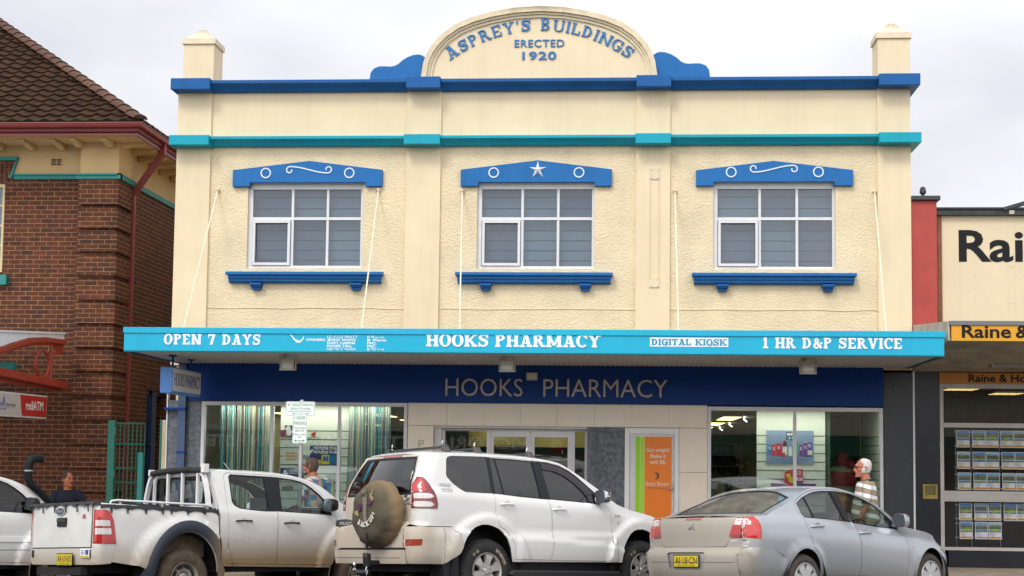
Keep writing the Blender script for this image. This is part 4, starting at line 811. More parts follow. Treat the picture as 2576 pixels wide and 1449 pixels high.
MB().box(4.64, 10.5, -2.57, -.02, 3.90, 3.93).build('awning_roof', alu_d, aa)
text('lettering', 'Raine', ink, aa, (4.808, -2.622, 3.70), h=.185, w_=.70, bold=.02, depth=.004); text('lettering', '& Horne', ink, aa, (5.575, -2.622, 3.70), h=.185, w_=1.1, bold=.02, depth=.004)
tl_ = MB().box(5.7, 7.2, -.75, -.62, 3.40, 3.44).box(5.68, 5.72, -.78, -.60, 3.39, 3.46).build('tube_light', M('fitting_grey', (.42, .40, .36), .5), aa)
sb = MB().box(5.02, 10.5, -.05, .1, 3.165, 3.345).build('sign_band', am2, ag); text('lettering', 'Raine & Ho', ink, sb, (5.485, -.052, 3.195), h=.125, w_=.914, bold=.02, depth=.003); text('lettering', 'rne', ink, sb, (6.42, -.052, 3.195), h=.125, w_=.3, bold=.035, depth=.003)
dkt = M('black_tile', (.012, .014, .02), .3, var=.3, vscale=3)
MB().box(4.622, 5.02, -.01, .3, .2, 3.36).build('tile_pier', dkt, ag); MB().box(5.15, 10.5, -.005, .3, .2, .475).build('plinth', dkt, ag)
wf = MB(); wf.box(5.025, 5.085, -.03, .1, .2, 3.165).box(5.085, 10.5, -.02, .08, 3.09, 3.165).box(5.085, 10.5, -.02, .08, 2.455, 2.53).box(5.085, 10.5, -.03, .1, 1.26, 1.43).box(5.085, 10.5, -.036, -.03, 1.38, 1.40).box(5.085, 10.5, -.036, -.03, 1.29, 1.31).box(5.085, 10.5, -.02, .1, .475, .525).box(7.4, 7.46, -.02, .08, .525, 3.09)
wfo = wf.build('shop_window', M('agency_frame', (.48, .45, .41), .45, var=.08), ag, bevel=.003)
for z0, z1 in ((2.53, 3.09), (1.43, 2.455), (.525, 1.26)): MB().box(5.085, 10.5, .03, .036, z0, z1).build('pane', glass('agency_glass', (.96, .97, .97), 1.5, 1.2), wfo)
m = MB()
for i in range(40): m.box(5.24 + .13 * i, 5.244 + .13 * i, .1, .102, 2.54, 3.08)
m.build('blind_cords', dark, wfo)
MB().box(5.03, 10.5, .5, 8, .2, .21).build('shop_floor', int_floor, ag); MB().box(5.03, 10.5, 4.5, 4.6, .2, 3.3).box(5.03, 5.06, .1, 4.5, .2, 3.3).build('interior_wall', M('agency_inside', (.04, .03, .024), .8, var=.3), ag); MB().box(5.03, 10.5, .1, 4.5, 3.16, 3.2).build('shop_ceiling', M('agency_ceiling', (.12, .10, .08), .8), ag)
for i, (x, y) in enumerate(((5.62, 1.1), (5.25, 2.3), (6.75, 2.6))):
    t = thing('ceiling_light', ('large yellow ceiling light in the agency upper window', 'yellow ceiling light at the left of the agency upper window', 'small yellow ceiling light deep in the agency')[i], 'ceiling light', (x, y, 3.15), 'ceiling lights in the estate agency'); MB().box(x - .26, x + .26, y - .3, y + .3, 3.13, 3.16).build('light_frame', white, t); MB().box(x - .24, x + .24, y - .28, y + .28, 3.12, 3.13).build('diffuser', M('diffuser_amber', (.7, .6, .3), .5, emit=((1, .72, .25), 1.1)), t)
t = thing('night_box', 'olive yellow metal tray box on the black tiled pier', 'deposit box', (4.86, -.02, 1.3)); yb = M('box_olive', (.33, .25, .04), .45, var=.2, vscale=8); MB().box(4.74, 4.975, -.05, -.01, 1.295, 1.36).box(4.74, 4.775, -.05, -.01, 1.36, 1.53).box(4.94, 4.975, -.05, -.01, 1.36, 1.53).box(4.775, 4.94, -.05, -.01, 1.505, 1.53).build('frame', yb, t, bevel=.004); MB().box(4.775, 4.94, -.025, -.012, 1.36, 1.505).build('tray', M('box_olive_dark', (.15, .125, .04), .5), t)
# property cards in the window
def card_m(i):
    m = MATS.get('card_photo%d' % i)
    if m: return m
    sky_c, mid_c, low_c = random.choice([((.35, .50, .66), (.07, .10, .05), (.10, .15, .06)), ((.45, .52, .56), (.10, .13, .08), (.12, .14, .08)), ((.10, .28, .62), (.09, .10, .04), (.18, .20, .06)), ((.25, .42, .62), (.20, .17, .12), (.10, .14, .05))])
    m = bpy.data.materials.new('card_photo%d' % i); m.use_nodes = True; MATS['card_photo%d' % i] = m; t_ = m.node_tree; b = t_.nodes['Principled BSDF']; b.inputs['Roughness'].default_value = .5
    tcn = t_.nodes.new('ShaderNodeTexCoord'); sp = t_.nodes.new('ShaderNodeSeparateXYZ'); t_.links.new(tcn.outputs['Generated'], sp.inputs[0]); nz = t_.nodes.new('ShaderNodeTexNoise'); nz.inputs['Scale'].default_value = 4; nz.inputs['Detail'].default_value = 6; mpp = t_.nodes.new('ShaderNodeMapping'); mpp.inputs['Location'].default_value = (i * 3.1, 0, i * 1.7); t_.links.new(tcn.outputs['Generated'], mpp.inputs[0]); t_.links.new(mpp.outputs[0], nz.inputs['Vector'])
    ad = t_.nodes.new('ShaderNodeMath'); ad.operation = 'MULTIPLY_ADD'; ad.inputs[1].default_value = .55; ad.inputs[2].default_value = -.27; t_.links.new(nz.outputs['Fac'], ad.inputs[0]); a2 = t_.nodes.new('ShaderNodeMath'); t_.links.new(ad.outputs[0], a2.inputs[0]); t_.links.new(sp.outputs[2], a2.inputs[1])
    r = t_.nodes.new('ShaderNodeValToRGB'); r.color_ramp.interpolation = 'CONSTANT'; r.color_ramp.elements[0].color = (*low_c, 1); r.color_ramp.elements[1].position = .62; r.color_ramp.elements[1].color = (*sky_c, 1); e1 = r.color_ramp.elements.new(.36); e1.color = (*mid_c, 1); e2 = r.color_ramp.elements.new(.5); e2.color = (.42, .38, .32, 1); e3 = r.color_ramp.elements.new(.55); e3.color = tuple(c * .6 for c in mid_c) + (1,)
    t_.links.new(a2.outputs[0], r.inputs[0]); t_.links.new(r.outputs[0], b.inputs['Base Color']); return m
paper = M('card_paper', (.86, .87, .88), .5); cor = M('card_orange', (.72, .33, .02), .5); tagm = M('sold_tag', (.45, .80, .02), .5); cink = M('card_ink', (.25, .25, .27), .6)
rows = [(2.136, [5.321, 5.571, 5.785, 6.021, 6.235], [1, 2, 3]), (1.787, [5.326, 5.574, 5.79, 6.037, 6.25], []), (1.447, [5.334, 5.586, 5.799, 6.044, 6.26], []), (.953, [5.347, 5.594, 5.812, 6.06, 6.27], [0, 2, 3, 4]), (.652, [5.356, 5.60, 5.817], [0, 2])]
rn = ['top', 'second', 'third', 'fourth', 'bottom']; cn = ['first', 'second', 'third', 'fourth', 'fifth', 'sixth']; ci = 0
for r, (z0, xs, sold) in enumerate(rows):
    for c, x in enumerate(xs):
        t = thing('property_card', '%s card, %s in %s row of agency window' % ('property' if c not in sold else 'lime tagged property', cn[c], rn[r]), 'property card', (x + .103, .12, z0), 'property cards hung in the agency window')
        MB().box(x, x + .207, .12, .123, z0, z0 + .278).build('card', paper, t); MB().box(x + .008, x + .199, .117, .12, z0 + .155, z0 + .27).build('photo', card_m(ci % 9), t)
        m = MB()
        for k in range(3): m.box(x + .008 + .065 * k, x + .07 + .065 * k, .1175, .12, z0 + .115, z0 + .150)
        m.build('small_photo', card_m((ci * 5 + 3) % 9), t); m = MB().prism([(x + .008, z0 + .012), (x + .199, z0 + .012), (x + .199, z0 + .04), (x + .13, z0 + .036), (x + .07, z0 + .048), (x + .008, z0 + .038)], .117, .12); m.build('orange_wave', cor if not (r == 4 and c == 1) else M('card_pink', (.6, .35, .36), .5), t)
        m = MB()
        for k in range(5): m.box(x + .012, x + .012 + random.uniform(.06, .12), .1185, .12, z0 + .058 + k * .011, z0 + .062 + k * .011)
        m.box(x + .165, x + .185, .1185, .12, z0 + .07, z0 + .09) if False else None
        m.build('text_lines', cink, t)
        if c in sold:
            a = random.uniform(-.1, .45); ca, sa = math.cos(a), math.sin(a); cx, cz = x + .11, z0 + .15; w2, h2 = .038, .016; o = MB().prism([(cx + ca * u - sa * v, cz + sa * u + ca * v) for u, v in ((-w2, -h2), (w2, -h2), (w2, h2), (-w2, h2))], .113, .116).build('sold_tag', tagm, t); text('lettering', 'SOLD', black, o, (cx - ca * .028 + sa * .008, .1128, cz - sa * .028 - ca * .008), (ca, 0, sa), (-sa, 0, ca), w_=.056, h=.016, bold=.02, depth=.0005)
        ci += 1
t = thing('card_hanger', 'thin vertical wires and clips holding the property cards', 'display rail', (6, .13, .5)); m = MB()
for x in (5.305, 5.55, 6.005, 6.46): m.box(x, x + .004, .126, .13, .53, 2.45)
for z0, xs, _ in rows:
    for x in (5.30, 5.545, 6.0): m.box(x - .015, x + .04, .124, .128, z0 + .02, z0 + .03).box(x - .015, x + .04, .124, .128, z0 + .245, z0 + .255)
m.build('wire', galv, t)
# ------------------------------------------------------------------ brick bank on the left
bk = thing('bank_building', 'dark red brick bank with hipped brown tile roof and red eaves', 'building', (-11, 3, .2))
brk = brick('red_brick', (.100, .023, .0075), (.040, .013, .007), (.27, .14, .055)); brk_d = brick('red_brick_soldier', (.10, .026, .012), (.06, .018, .011), (.24, .12, .05), soldier=True)
ycr = M('bank_cream', (.60, .42, .20), .7, var=.06, vscale=1.5); bteal = M('bank_teal', (.01, .20, .18), .5, var=.1); red_e = M('eave_red', (.20, .024, .019), .45, var=.08, vscale=3)
BW, BP = 2.3, 2.05
wall_with_holes(MB(), -22, -10.2, .2, 7.02, BW, BW + .3, [(-13.4, -11.775, 5.19, 6.93)]).build('wall', brk, bk)
MB().box(-10.25, -9.80, BW + .001, BW + .31, .2, 7.02).build('wall', brk, bk)
# side wall to the lane with the doorway
MB().box(-9.90, -9.60, 2.80, 4.3, .2, 7.02).box(-9.90, -9.60, 4.3, 5.5, 3.15, 7.02).box(-9.90, -9.60, 5.5, 14, .2, 7.02).build('side_wall', brk, bk)
MB().box(-9.60, -9.59, 4.18, 5.62, 3.15, 3.47).build('door_arch', brk_d, bk)
# banded corner pilaster: five courses proud, one course recessed
m = MB(); z = 6.955; e = .0
m.box(-10.20, -9.56, BP + .06, 2.78, .2, 7.0)
zz = 6.49; bands = [(6.49, 6.97)]
while zz > .3: bands.append((max(.2, zz - .4437 * 1 + .0), zz - .075)); zz -= .4437
for a, b in bands: m.box(-10.255, -9.50, BP, 2.80, a, b)
m.build('pilaster', brk, bk)
# cream frieze, teal band
MB().box(-22, -10.2, BW, BW + .3, 7.1, 7.75).box(-10.24, -9.51, BP + .01, 2.8, 7.06, 7.75).box(-9.90, -9.61, 2.8, 14, 7.1, 7.75).build('frieze', ycr, bk)
def band_prof(y): return [(y - .03, 7.005), (y - .035, 7.06), (y - .06, 7.075), (y - .06, 7.105), (y + .05, 7.105), (y + .05, 7.005)]
MB().prism(band_prof(BW), -11.60, -10.2, 0).build('string_course', bteal, bk); MB().prism([(p[0] + .0, p[1] - .045) for p in band_prof(BP)], -10.31, -9.45, 0).box(-9.51, -9.45, BP - .06, 2.84, 6.96, 7.06).box(-9.61, -9.56, 2.8, 14, 7.005, 7.105).build('string_course', bteal, bk)
# flared brick window head with teal trim
MB().prism([(-14, 6.95), (-14, 7.38), (-11.57, 7.38), (-11.74, 6.95)], BW - .02, BW).build('window_head', brk_d, bk); MB().prism([(-14, 7.36), (-14, 7.43), (-11.52, 7.43), (-11.52, 7.39), (-11.56, 7.36)], BW - .07, BW).prism([(-11.565, 7.36), (-11.535, 7.36), (-11.645, 7.02), (-11.70, 7.02)], BW - .05, BW).build('head_trim', bteal, bk)
fr = MB().box(-11.83, -11.775, BW + .03, BW + .12, 5.25, 6.93).box(-13.4, -11.83, BW + .03, BW + .12, 5.19, 5.27).box(-13.4, -11.83, BW + .04, BW + .10, 5.75, 5.78).box(-13.4, -11.83, BW + .04, BW + .10, 6.12, 6.15).box(-13.4, -11.83, BW + .04, BW + .10, 6.5, 6.53).box(-13.4, -11.83, BW + .03, BW + .12, 6.86, 6.93).box(-12.6, -12.56, BW + .04, BW + .1, 5.27, 6.86).build('window', M('frame_cream', (.62, .50, .26), .5), bk); MB().box(-13.4, -11.83, BW + .07, BW + .075, 5.27, 6.86).build('pane', pane_up, fr); MB().box(-13.4, -11.8, BW + .2, BW + .21, 5.2, 6.93).build('curtain', M('bank_curtain', (.22, .23, .26), .8, var=.3, vscale=12), fr)
MB().box(-13.5, -11.635, BW - .12, BW + .1, 4.995, 5.18).build('window_sill', bteal, bk, bevel=.01)
v = MB().box(-10.915, -10.685, BW - .012, BW, 7.255, 7.272).box(-10.915, -10.685, BW - .012, BW, 7.39, 7.407).box(-10.915, -10.898, BW - .012, BW, 7.272, 7.39).box(-10.702, -10.685, BW - .012, BW, 7.272, 7.39).box(-10.806, -10.794, BW - .011, BW, 7.272, 7.39)
for k in range(3): v.box(-10.898, -10.702, BW - .010, BW, 7.296 + .028 * k, 7.305 + .028 * k)
v = v.build('wall_vent', ycr, bk); MB().box(-10.9, -10.70, BW - .003, BW - .001, 7.27, 7.39).build('vent_void', dark, v)
# eaves: soffit boards, brackets, fascia, gutter
EF, EX = 1.48, -8.97
m = MB(); m.add([(-22, EF, 7.655), (EX, EF, 7.655), (EX, 14, 7.655), (-9.62, 14, 7.655), (-9.62, BW, 7.655), (-22, BW, 7.655)], [(0, 1, 2, 3, 4, 5)]); m.box(-22, EX, EF, 14, 7.70, 7.72)
for k in range(5): m.box(-22, -9.0, EF + .12 + .14 * k, EF + .128 + .14 * k, 7.650, 7.655)
m.build('soffit', ycr, bk)
pf = [(.0, 7.652), (.0, 7.55), (-.10, 7.545), (-.22, 7.57), (-.36, 7.60), (-.52, 7.60), (-.56, 7.62), (-.56, 7.652)]
for x in (-15.0, -14.35, -13.7, -13.1, -12.45, -11.85, -11.26, -10.66, -10.25, -9.66): b_ = MB(); b_.prism([(BW - .02 + q * (.75 if x > -10.4 else 1) - (.25 if x > -10.4 else 0), z) for q, z in pf], x - .06, x + .06, 0); b_.build('eave_bracket', ycr, bk, bevel=.006)
for y in (2.15, 2.75, 3.4, 4.05, 4.7, 5.4): b_ = MB(); b_.prism([(-9.59 - q * .95, z) for q, z in pf], y - .06, y + .06, 1); b_.build('eave_bracket', ycr, bk, bevel=.006)
fb = MB(); fb.prism([(EF, 7.645), (EF, 7.80), (EF + .03, 7.80), (EF + .03, 7.645)], -22, EX, 0); fb.prism([(EF - .02, 7.735), (EF - .02, 7.785), (EF, 7.785), (EF, 7.735)], -22, EX + .02, 0); fb.box(EX - .03, EX, EF + .03, 14, 7.645, 7.80).box(EX, EX + .02, EF, 14, 7.735, 7.785).build('fascia_board', red_e, bk)
gt = MB(); gp = [(-.02, 7.785), (-.10, 7.79), (-.125, 7.82), (-.125, 7.855), (-.14, 7.86), (-.135, 7.872), (-.11, 7.868), (-.02, 7.868)]
gt.add([(-22, EF + a, z) for a, z in gp] + [(EX - a, EF + a, z) for a, z in gp] + [(EX - a, 14, z) for a, z in gp], [(i, i + 1, i + 9, i + 8) for i in range(7)] + [(8 + i, 9 + i, 17 + i, 16 + i) for i in range(7)]); gt.build('gutter', red_e, bk, smooth=True, angle=40)
d_ = MB().box(-9.56, -9.46, 2.82, 2.92, .25, 6.80).build('downpipe', red_e, bk, bevel=.006); MB().prism([(-9.54, 6.74), (-9.45, 6.80), (-8.90, 7.60), (-8.90, 7.79), (-9.02, 7.79), (-9.02, 7.62), (-9.54, 6.86)], 2.82, 2.92).build('offset_pipe', red_e, d_, bevel=.005)
# hipped tile roof in courses
tan = math.tan(rad(34)); tile = M('roof_tile', (.042, .021, .011), .9, var=.45, vscale=4, bump=.3, bscale=40, spec=.15, dirt=((.06, .055, .025), [(2, 8.1, 7.7, .6)])); ridge_m = M('ridge_tile', (.085, .035, .018), .8, var=.4, vscale=3, bump=.2)
X0, Y0_, Z0_ = EX + .06, EF - .06, 7.865
m = MB(); ph_ = .295; cl = .27
for side in (0, 1):
    for r in range(34):
        s0, s1 = r * cl, (r + 1) * cl + .035; n = int((9 if side == 0 else 11) / .037)
        if side and r > 20: continue
        v0 = []
        for i in range(n + 1):
            u = i * .037; w_ = ((u / ph_) + (.5 if r % 2 else 0) * 0) % 1.0
            hgt = .042 * (math.cos(2 * PI * w_) * .5 + .5) ** 1.5 + .004 * math.sin(r * 12.9 + int(u / ph_) * 4.1)
            v0.append((u, hgt))
        rows_ = ((s0, .050), (s0, .022), (s1, .0))
        base = len(m.v); cnt = 0
        for k, (s, lift) in enumerate(((s0, .006), (s0, .058), (s1, .012))):
            for u, hgt in v0:
                run = s * math.cos(rad(34)); x_ = X0 - max(u, run); hh = hgt * (.2 if k == 0 else 1)
                if side == 0: m.v.append((x_, Y0_ + run - (lift + hh) * math.sin(rad(34)), Z0_ + s * math.sin(rad(34)) + (lift + hh) * math.cos(rad(34))))
                else: m.v.append((X0 - run + (lift + hh) * math.sin(rad(34)), Y0_ + max(u, run), Z0_ + s * math.sin(rad(34)) + (lift + hh) * math.cos(rad(34))))
        N = n + 1
        for k in range(2):
            for i in range(n):
                if v0[i + 1][0] > s0 * math.cos(rad(34)): m.f.append((base + k * N + i, base + k * N + i + 1, base + (k + 1) * N + i + 1, base + (k + 1) * N + i)); m.m.append(0)
m.build('roof', tile, bk, smooth=True, angle=45)
m = MB(); hd = Vector((-1, 1, tan)).normalized(); k = 0
while k * .36 < 10.5:
    p = Vector((X0, Y0_, Z0_ + .05)) + hd * (.36 * k); q = p + hd * .40; sd_ = Vector((1, 1, 0)).normalized(); up = hd.cross(sd_).normalized(); up = up if up.z > 0 else -up
    vs = []
    for c, off in ((p, .028), (q, .0)):
        for a in range(7):
            an = PI * a / 6; vs.append(c + sd_ * math.cos(an) * (.135 + off * .3) + up * (math.sin(an) * .085 + off))
    m.add(vs, [(i, i + 1, i + 8, i + 7) for i in range(6)] + [tuple(range(7))]); k += 1
m.build('ridge_capping', ridge_m, bk, smooth=True, angle=40)
# doorway in the side wall
dw = MB().box(-9.75, -9.66, 4.62, 4.74, .2, 3.15).box(-9.75, -9.64, 4.74, 5.02, .2, 3.15).box(-9.75, -9.66, 4.3, 5.5, 3.05, 3.15).box(-9.75, -9.62, 4.55, 5.05, 2.05, 2.1).build('door', M('door_blue', (.008, .035, .14), .4, var=.1), bk); MB().box(-9.88, -9.86, 4.2, 5.6, .2, 3.2).build('door_void', dark, bk)
for i, z in enumerate((2.62, 2.95)): t = MB().box(-9.84, -9.81, 4.34, 4.58, z, z + .045).build('glow_strip', M('lamp_green_white', (.6, .7, .4), .4, emit=((.65, .9, .35), 1.0))); tag(t, ('lower glowing strip light in the brick doorway', 'upper glowing strip light in the brick doorway')[i], 'strip light', 'strip lights inside the brick doorway')
# curved entrance awning at the left edge
red_s = M('truss_red', (.34, .042, .020), .5, var=.10, vscale=4, streak=.12)
AX = -10.25; aw2 = thing('entry_awning', 'curved white roofed entry awning on a red steel truss', 'awning', (AX - 1, .6, 3.4))
arc_t = [(-1.6, 3.47), (-1.18, 3.55), (-.57, 3.69), (.07, 3.82), (.75, 3.89), (1.3, 3.905), (1.64, 3.92)]
wp = [(-1.6, 3.80), (1.63, 4.04), (1.63, 3.935)] + [(y, z + .015) for y, z in arc_t[::-1]]
MB().prism(wp, AX - .03, AX - .01, 0).build('end_panel', M('awning_white', (.74, .78, .84), .5, var=.06, vscale=6, streak=.1), aw2); MB().add([(AX + .02, -1.6, 3.83), (AX + .02, 1.64, 4.06), (AX - 3, 1.64, 4.06), (AX - 3, -1.6, 3.83)], [(0, 1, 2, 3)]).prism([(-1.6, 3.80), (1.64, 4.03), (1.64, 4.06), (-1.6, 3.83)], AX - .04, AX + .02, 0).build('awning_roof', M('awning_white', (.7, .7, .7)), aw2)
b_ = MB()
for i in range(len(arc_t) - 1):
    (a, z), (c, z2) = arc_t[i], arc_t[i + 1]; b_.prism([(a, z - .075), (c, z2 - .075), (c, z2), (a, z)], AX - .02, AX + .03, 0); b_.prism([(a, z - .135), (c, z2 - .12), (c, z2 - .07), (a, z - .08)], AX - .09, AX - .02, 0)
tr = b_.build('truss_chord', red_s, aw2); MB().prism([(1.28, 3.62), (1.62, 3.66), (1.62, 3.90), (1.28, 3.85)], AX - .035, AX - .022, 0).build('gusset', red_s, tr)
MB().prism([(-1.6, 3.14), (1.83, 3.03), (1.83, 3.06), (-1.6, 3.17)], AX - .10, AX + .08, 0).prism([(-1.6, 3.17), (1.83, 3.06), (1.83, 3.165), (-1.6, 3.275)], AX - .02, AX + .012, 0).prism([(-1.6, 3.05), (1.7, 2.985), (1.7, 3.03), (-1.6, 3.14)], AX - .10, AX - .07, 0).build('truss_beam', red_s, aw2)
rg = [(.72 + .30 * math.cos(a), 3.43 + .235 * math.sin(a)) for a in [2 * PI * i / 40 for i in range(41)]]
MB().tube([(AX - .03, y, z) for y, z in rg], .026, 10, cap=False).build('truss_ring', red_s, aw2, smooth=True); MB().tube([(AX - .03, 1.10, 3.80), (AX - .03, 1.10, 3.13)], .032, 12).build('truss_post', red_s, aw2, smooth=True)
m = MB()
for y, z in ((-1.1, 3.51), (-.35, 3.69), (.38, 3.805), (1.28, 3.86)):
    for d in (0, .07): m.lathe([(0, .008), (.012, .006), (.013, 0)], (AX + .03, y + d, z - .01), 0, 8)
m.build('rivets', red_s, tr); MB().box(AX - .9, AX - .12, -1.6, -1.3, 3.36, 3.46).box(AX - 2.8, AX - .3, .2, .3, 3.30, 3.42).build('gutter', bteal, aw2)
# bank cash machine sign hung under the awning
sg = thing('bank_sign', 'white and red hanging sign reading rediATM beside bank lettering', 'hanging sign', (-10.2, -.2, 2.7)); sf = M('sign_cream', (.50, .46, .42), .4); sred = M('sign_red', (.42, .012, .010), .4, var=.06)
MB().box(-10.26, -10.19, -1.70, .78, 2.465, 2.87).build('case', M('sign_alu', (.60, .58, .58), .4), sg, bevel=.006); fc = MB().box(-10.19, -10.187, -1.67, .755, 2.495, 2.845).build('face', sf, sg); MB().prism([(-.36, 2.845), (-.265, 2.495), (.755, 2.495), (.755, 2.845)], -10.187, -10.184, 0).build('red_panel', sred, sg)
UY, VZ = (0, 1, 0), (0, 0, 1)
text('lettering', 'rediATM', M('sign_pinkwhite', (.75, .66, .64), .5), sg, (-10.1835, -.12, 2.60), UY, VZ, w_=.72, h=.155, bold=.015, depth=.002)
iblue = M('sign_ink_blue', (.01, .03, .35), .5)
text('lettering', 'CAPRICORNIA ONE'[-3:], iblue, sg, (-10.1865, -1.16, 2.635), UY, VZ, w_=.20, h=.06, bold=.03, depth=.001); text('lettering', 'Alliance Bank', black, sg, (-10.1865, -.93, 2.635), UY, VZ, w_=.40, h=.06, depth=.001); MB().box(-10.187, -10.186, -1.2, -.52, 2.612, 2.616).build('underline', iblue, sg); text('lettering', 'BANKED TOGETHER'[7:], iblue, sg, (-10.1865, -1.18, 2.575), UY, VZ, w_=.30, h=.024, bold=.02, depth=.001)
MB().prism([(-1.03, 2.685), (-.985, 2.82), (-.94, 2.685), (-.965, 2.685), (-.985, 2.755), (-1.005, 2.685)], -10.187, -10.185, 0).build('emblem', iblue, sg)
for y in (-1.2, .3): MB().tube([(-10.225, y, 2.87), (-10.225, y, 3.08)], .012, 8).build('hanger', M('hanger_dark', (.1, .03, .02), .6), sg)
# green barred gate across the lane
gt_ = thing('lane_gate', 'green painted steel barred gate standing open by the brick corner', 'gate', (-9.1, 1.2, .2)); gg = M('gate_green', (.012, .125, .095), .5, var=.15, vscale=5)
MB().box(-9.215, -9.09, 1.14, 1.24, .2, 2.46).build('post', gg, gt_, bevel=.006); m = MB(); a_, b__ = Vector((-9.09, 1.2, 0)), Vector((-8.68, 1.55, 0)); dv = (b__ - a_).normalized(); LN = (b__ - a_).length
def gbar(mb, s0, s1, z0, z1, th=.015):
    nn = Vector((-dv.y, dv.x, 0)) * th; c = [a_ + dv * s0 - nn, a_ + dv * s1 - nn, a_ + dv * s1 + nn, a_ + dv * s0 + nn]; mb.add([(q.x, q.y, z0) for q in c] + [(q.x, q.y, z1) for q in c], [(0, 3, 2, 1), (4, 5, 6, 7), (0, 1, 5, 4), (1, 2, 6, 5), (2, 3, 7, 6), (3, 0, 4, 7)])
for z in (.3, .85, 1.35, 1.6, 2.03, 2.40): gbar(m, 0, LN, z, z + .03, .016)
for k in range(8): gbar(m, LN * k / 7 - .007, LN * k / 7 + .007, .32, 2.41, .009)
m.build('leaf', gg, gt_); m = MB()
for z in (.6, 1.45, 2.2): m.tube([(-9.08, 1.13, z), (-9.08, 1.13, z + .14)], .022, 8)
m.build('hinge', gg, gt_)
t = thing('lane_post', 'green post with a cream cover beside the granite pilaster', 'post', (-7.95, .35, .2)); MB().box(-8.01, -7.87, .32, .42, .2, 2.46).build('post', gg, t, bevel=.005); MB().box(-7.95, -7.875, .26, .318, 1.45, 2.455).build('cover', M('cover_cream', (.52, .42, .26), .5, var=.1), t, bevel=.015)
MB().box(-8.75, -8.66, 1.4, 1.5, .2, 1.9).build('strip', bteal, gt_)
# the hotel across the street (behind the camera; seen only as a reflection)
ho = thing('hotel_building', 'low pale hotel with green verandah fascia across the street', 'building', (0, -46, .2)); hg = M('hotel_green', (.015, .10, .06), .5); MB().box(-30, 30, -58, -46, .2, 5.2).build('wall', M('hotel_wall', (.66, .58, .44), .8, var=.2), ho); MB().box(-28, 28, -46, -42.4, 2.9, 3.0).build('verandah_roof', hg, ho); fsc = MB().box(-28, 28, -42.4, -42.2, 2.05, 2.95).build('fascia', hg, ho); MB().box(-30, 30, -59, -45.5, 5.2, 5.5).prism([(-30, 5.5), (30, 5.5), (26, 7.2), (-26, 7.2)], -58, -47).build('roof', M('hotel_roof', (.22, .08, .06), .7), ho)
for s, x, wd in (('AUSTRALIAN HOTEL', -13.6, 6.2), ('VICTORIA BITTER', -4.6, 7.6)): text('lettering', s, M('hotel_white', (.75, .75, .72), .5), fsc, (x, -42.19, 2.22), (-1, 0, 0), (0, 0, 1), w_=wd, h=.55, bold=.03, depth=.01)
for x in (-3.3, -12.9): d = MB().lathe([(0, .02), (.42, .02), (.46, 0)], (x, -42.2, 2.5), 1, 24).build('badge', M('hotel_red', (.35, .03, .03), .5), fsc); text('lettering', 'VB', M('hotel_white', (.7, .7, .7)), d, (x + .3, -42.17, 2.3), (-1, 0, 0), (0, 0, 1), w_=.6, h=.42, bold=.04, depth=.01)
for k in range(12): MB().box(-27.5 + 5 * k, -27.35 + 5 * k, -42.5, -42.35, .2, 2.9).build('post', hg, ho)
for k in range(9): MB().box(-27 + 6.2 * k, -25.2 + 6.2 * k, -46.02, -46.0, .5, 2.7).build('window', M('hotel_glass', (.02, .02, .025), .1), ho)
# ------------------------------------------------------------------ car body surfaces (car space: x forward from the rear axle, y left, z up)
def lerp_tab(tab, v):
    if v <= tab[0][0]: return tab[0][1]
    for (a, p), (b, q) in zip(tab, tab[1:]):
        if v <= b:
            t = (v - a) / (b - a) if b > a else 0; return p + (q - p) * t
    return tab[-1][1]
def smooth_tab(tab, v):
    """monotone-ish cubic through a table"""
    n = len(tab)
    if v <= tab[0][0]: return tab[0][1]
    if v >= tab[-1][0]: return tab[-1][1]
    for i in range(n - 1):
        if v <= tab[i + 1][0]: break
    x0, y0 = tab[i]; x1, y1 = tab[i + 1]
    def sl(k):
        if k == 0: return (tab[1][1] - tab[0][1]) / (tab[1][0] - tab[0][0])
        if k == n - 1: return (tab[-1][1] - tab[-2][1]) / (tab[-1][0] - tab[-2][0])
        a = (tab[k][1] - tab[k - 1][1]) / (tab[k][0] - tab[k - 1][0]); b = (tab[k + 1][1] - tab[k][1]) / (tab[k + 1][0] - tab[k][0])
        return 0 if a * b <= 0 else 2 * a * b / (a + b)
    h = x1 - x0; t = (v - x0) / h; m0, m1 = sl(i) * h, sl(i + 1) * h
    return (2 * t**3 - 3 * t**2 + 1) * y0 + (t**3 - 2 * t**2 + t) * m0 + (-2 * t**3 + 3 * t**2) * y1 + (t**3 - t**2) * m1
def sstep(a, b, v):
    t = max(0., min(1., (v - a) / (b - a))); return t * t * (3 - 2 * t)
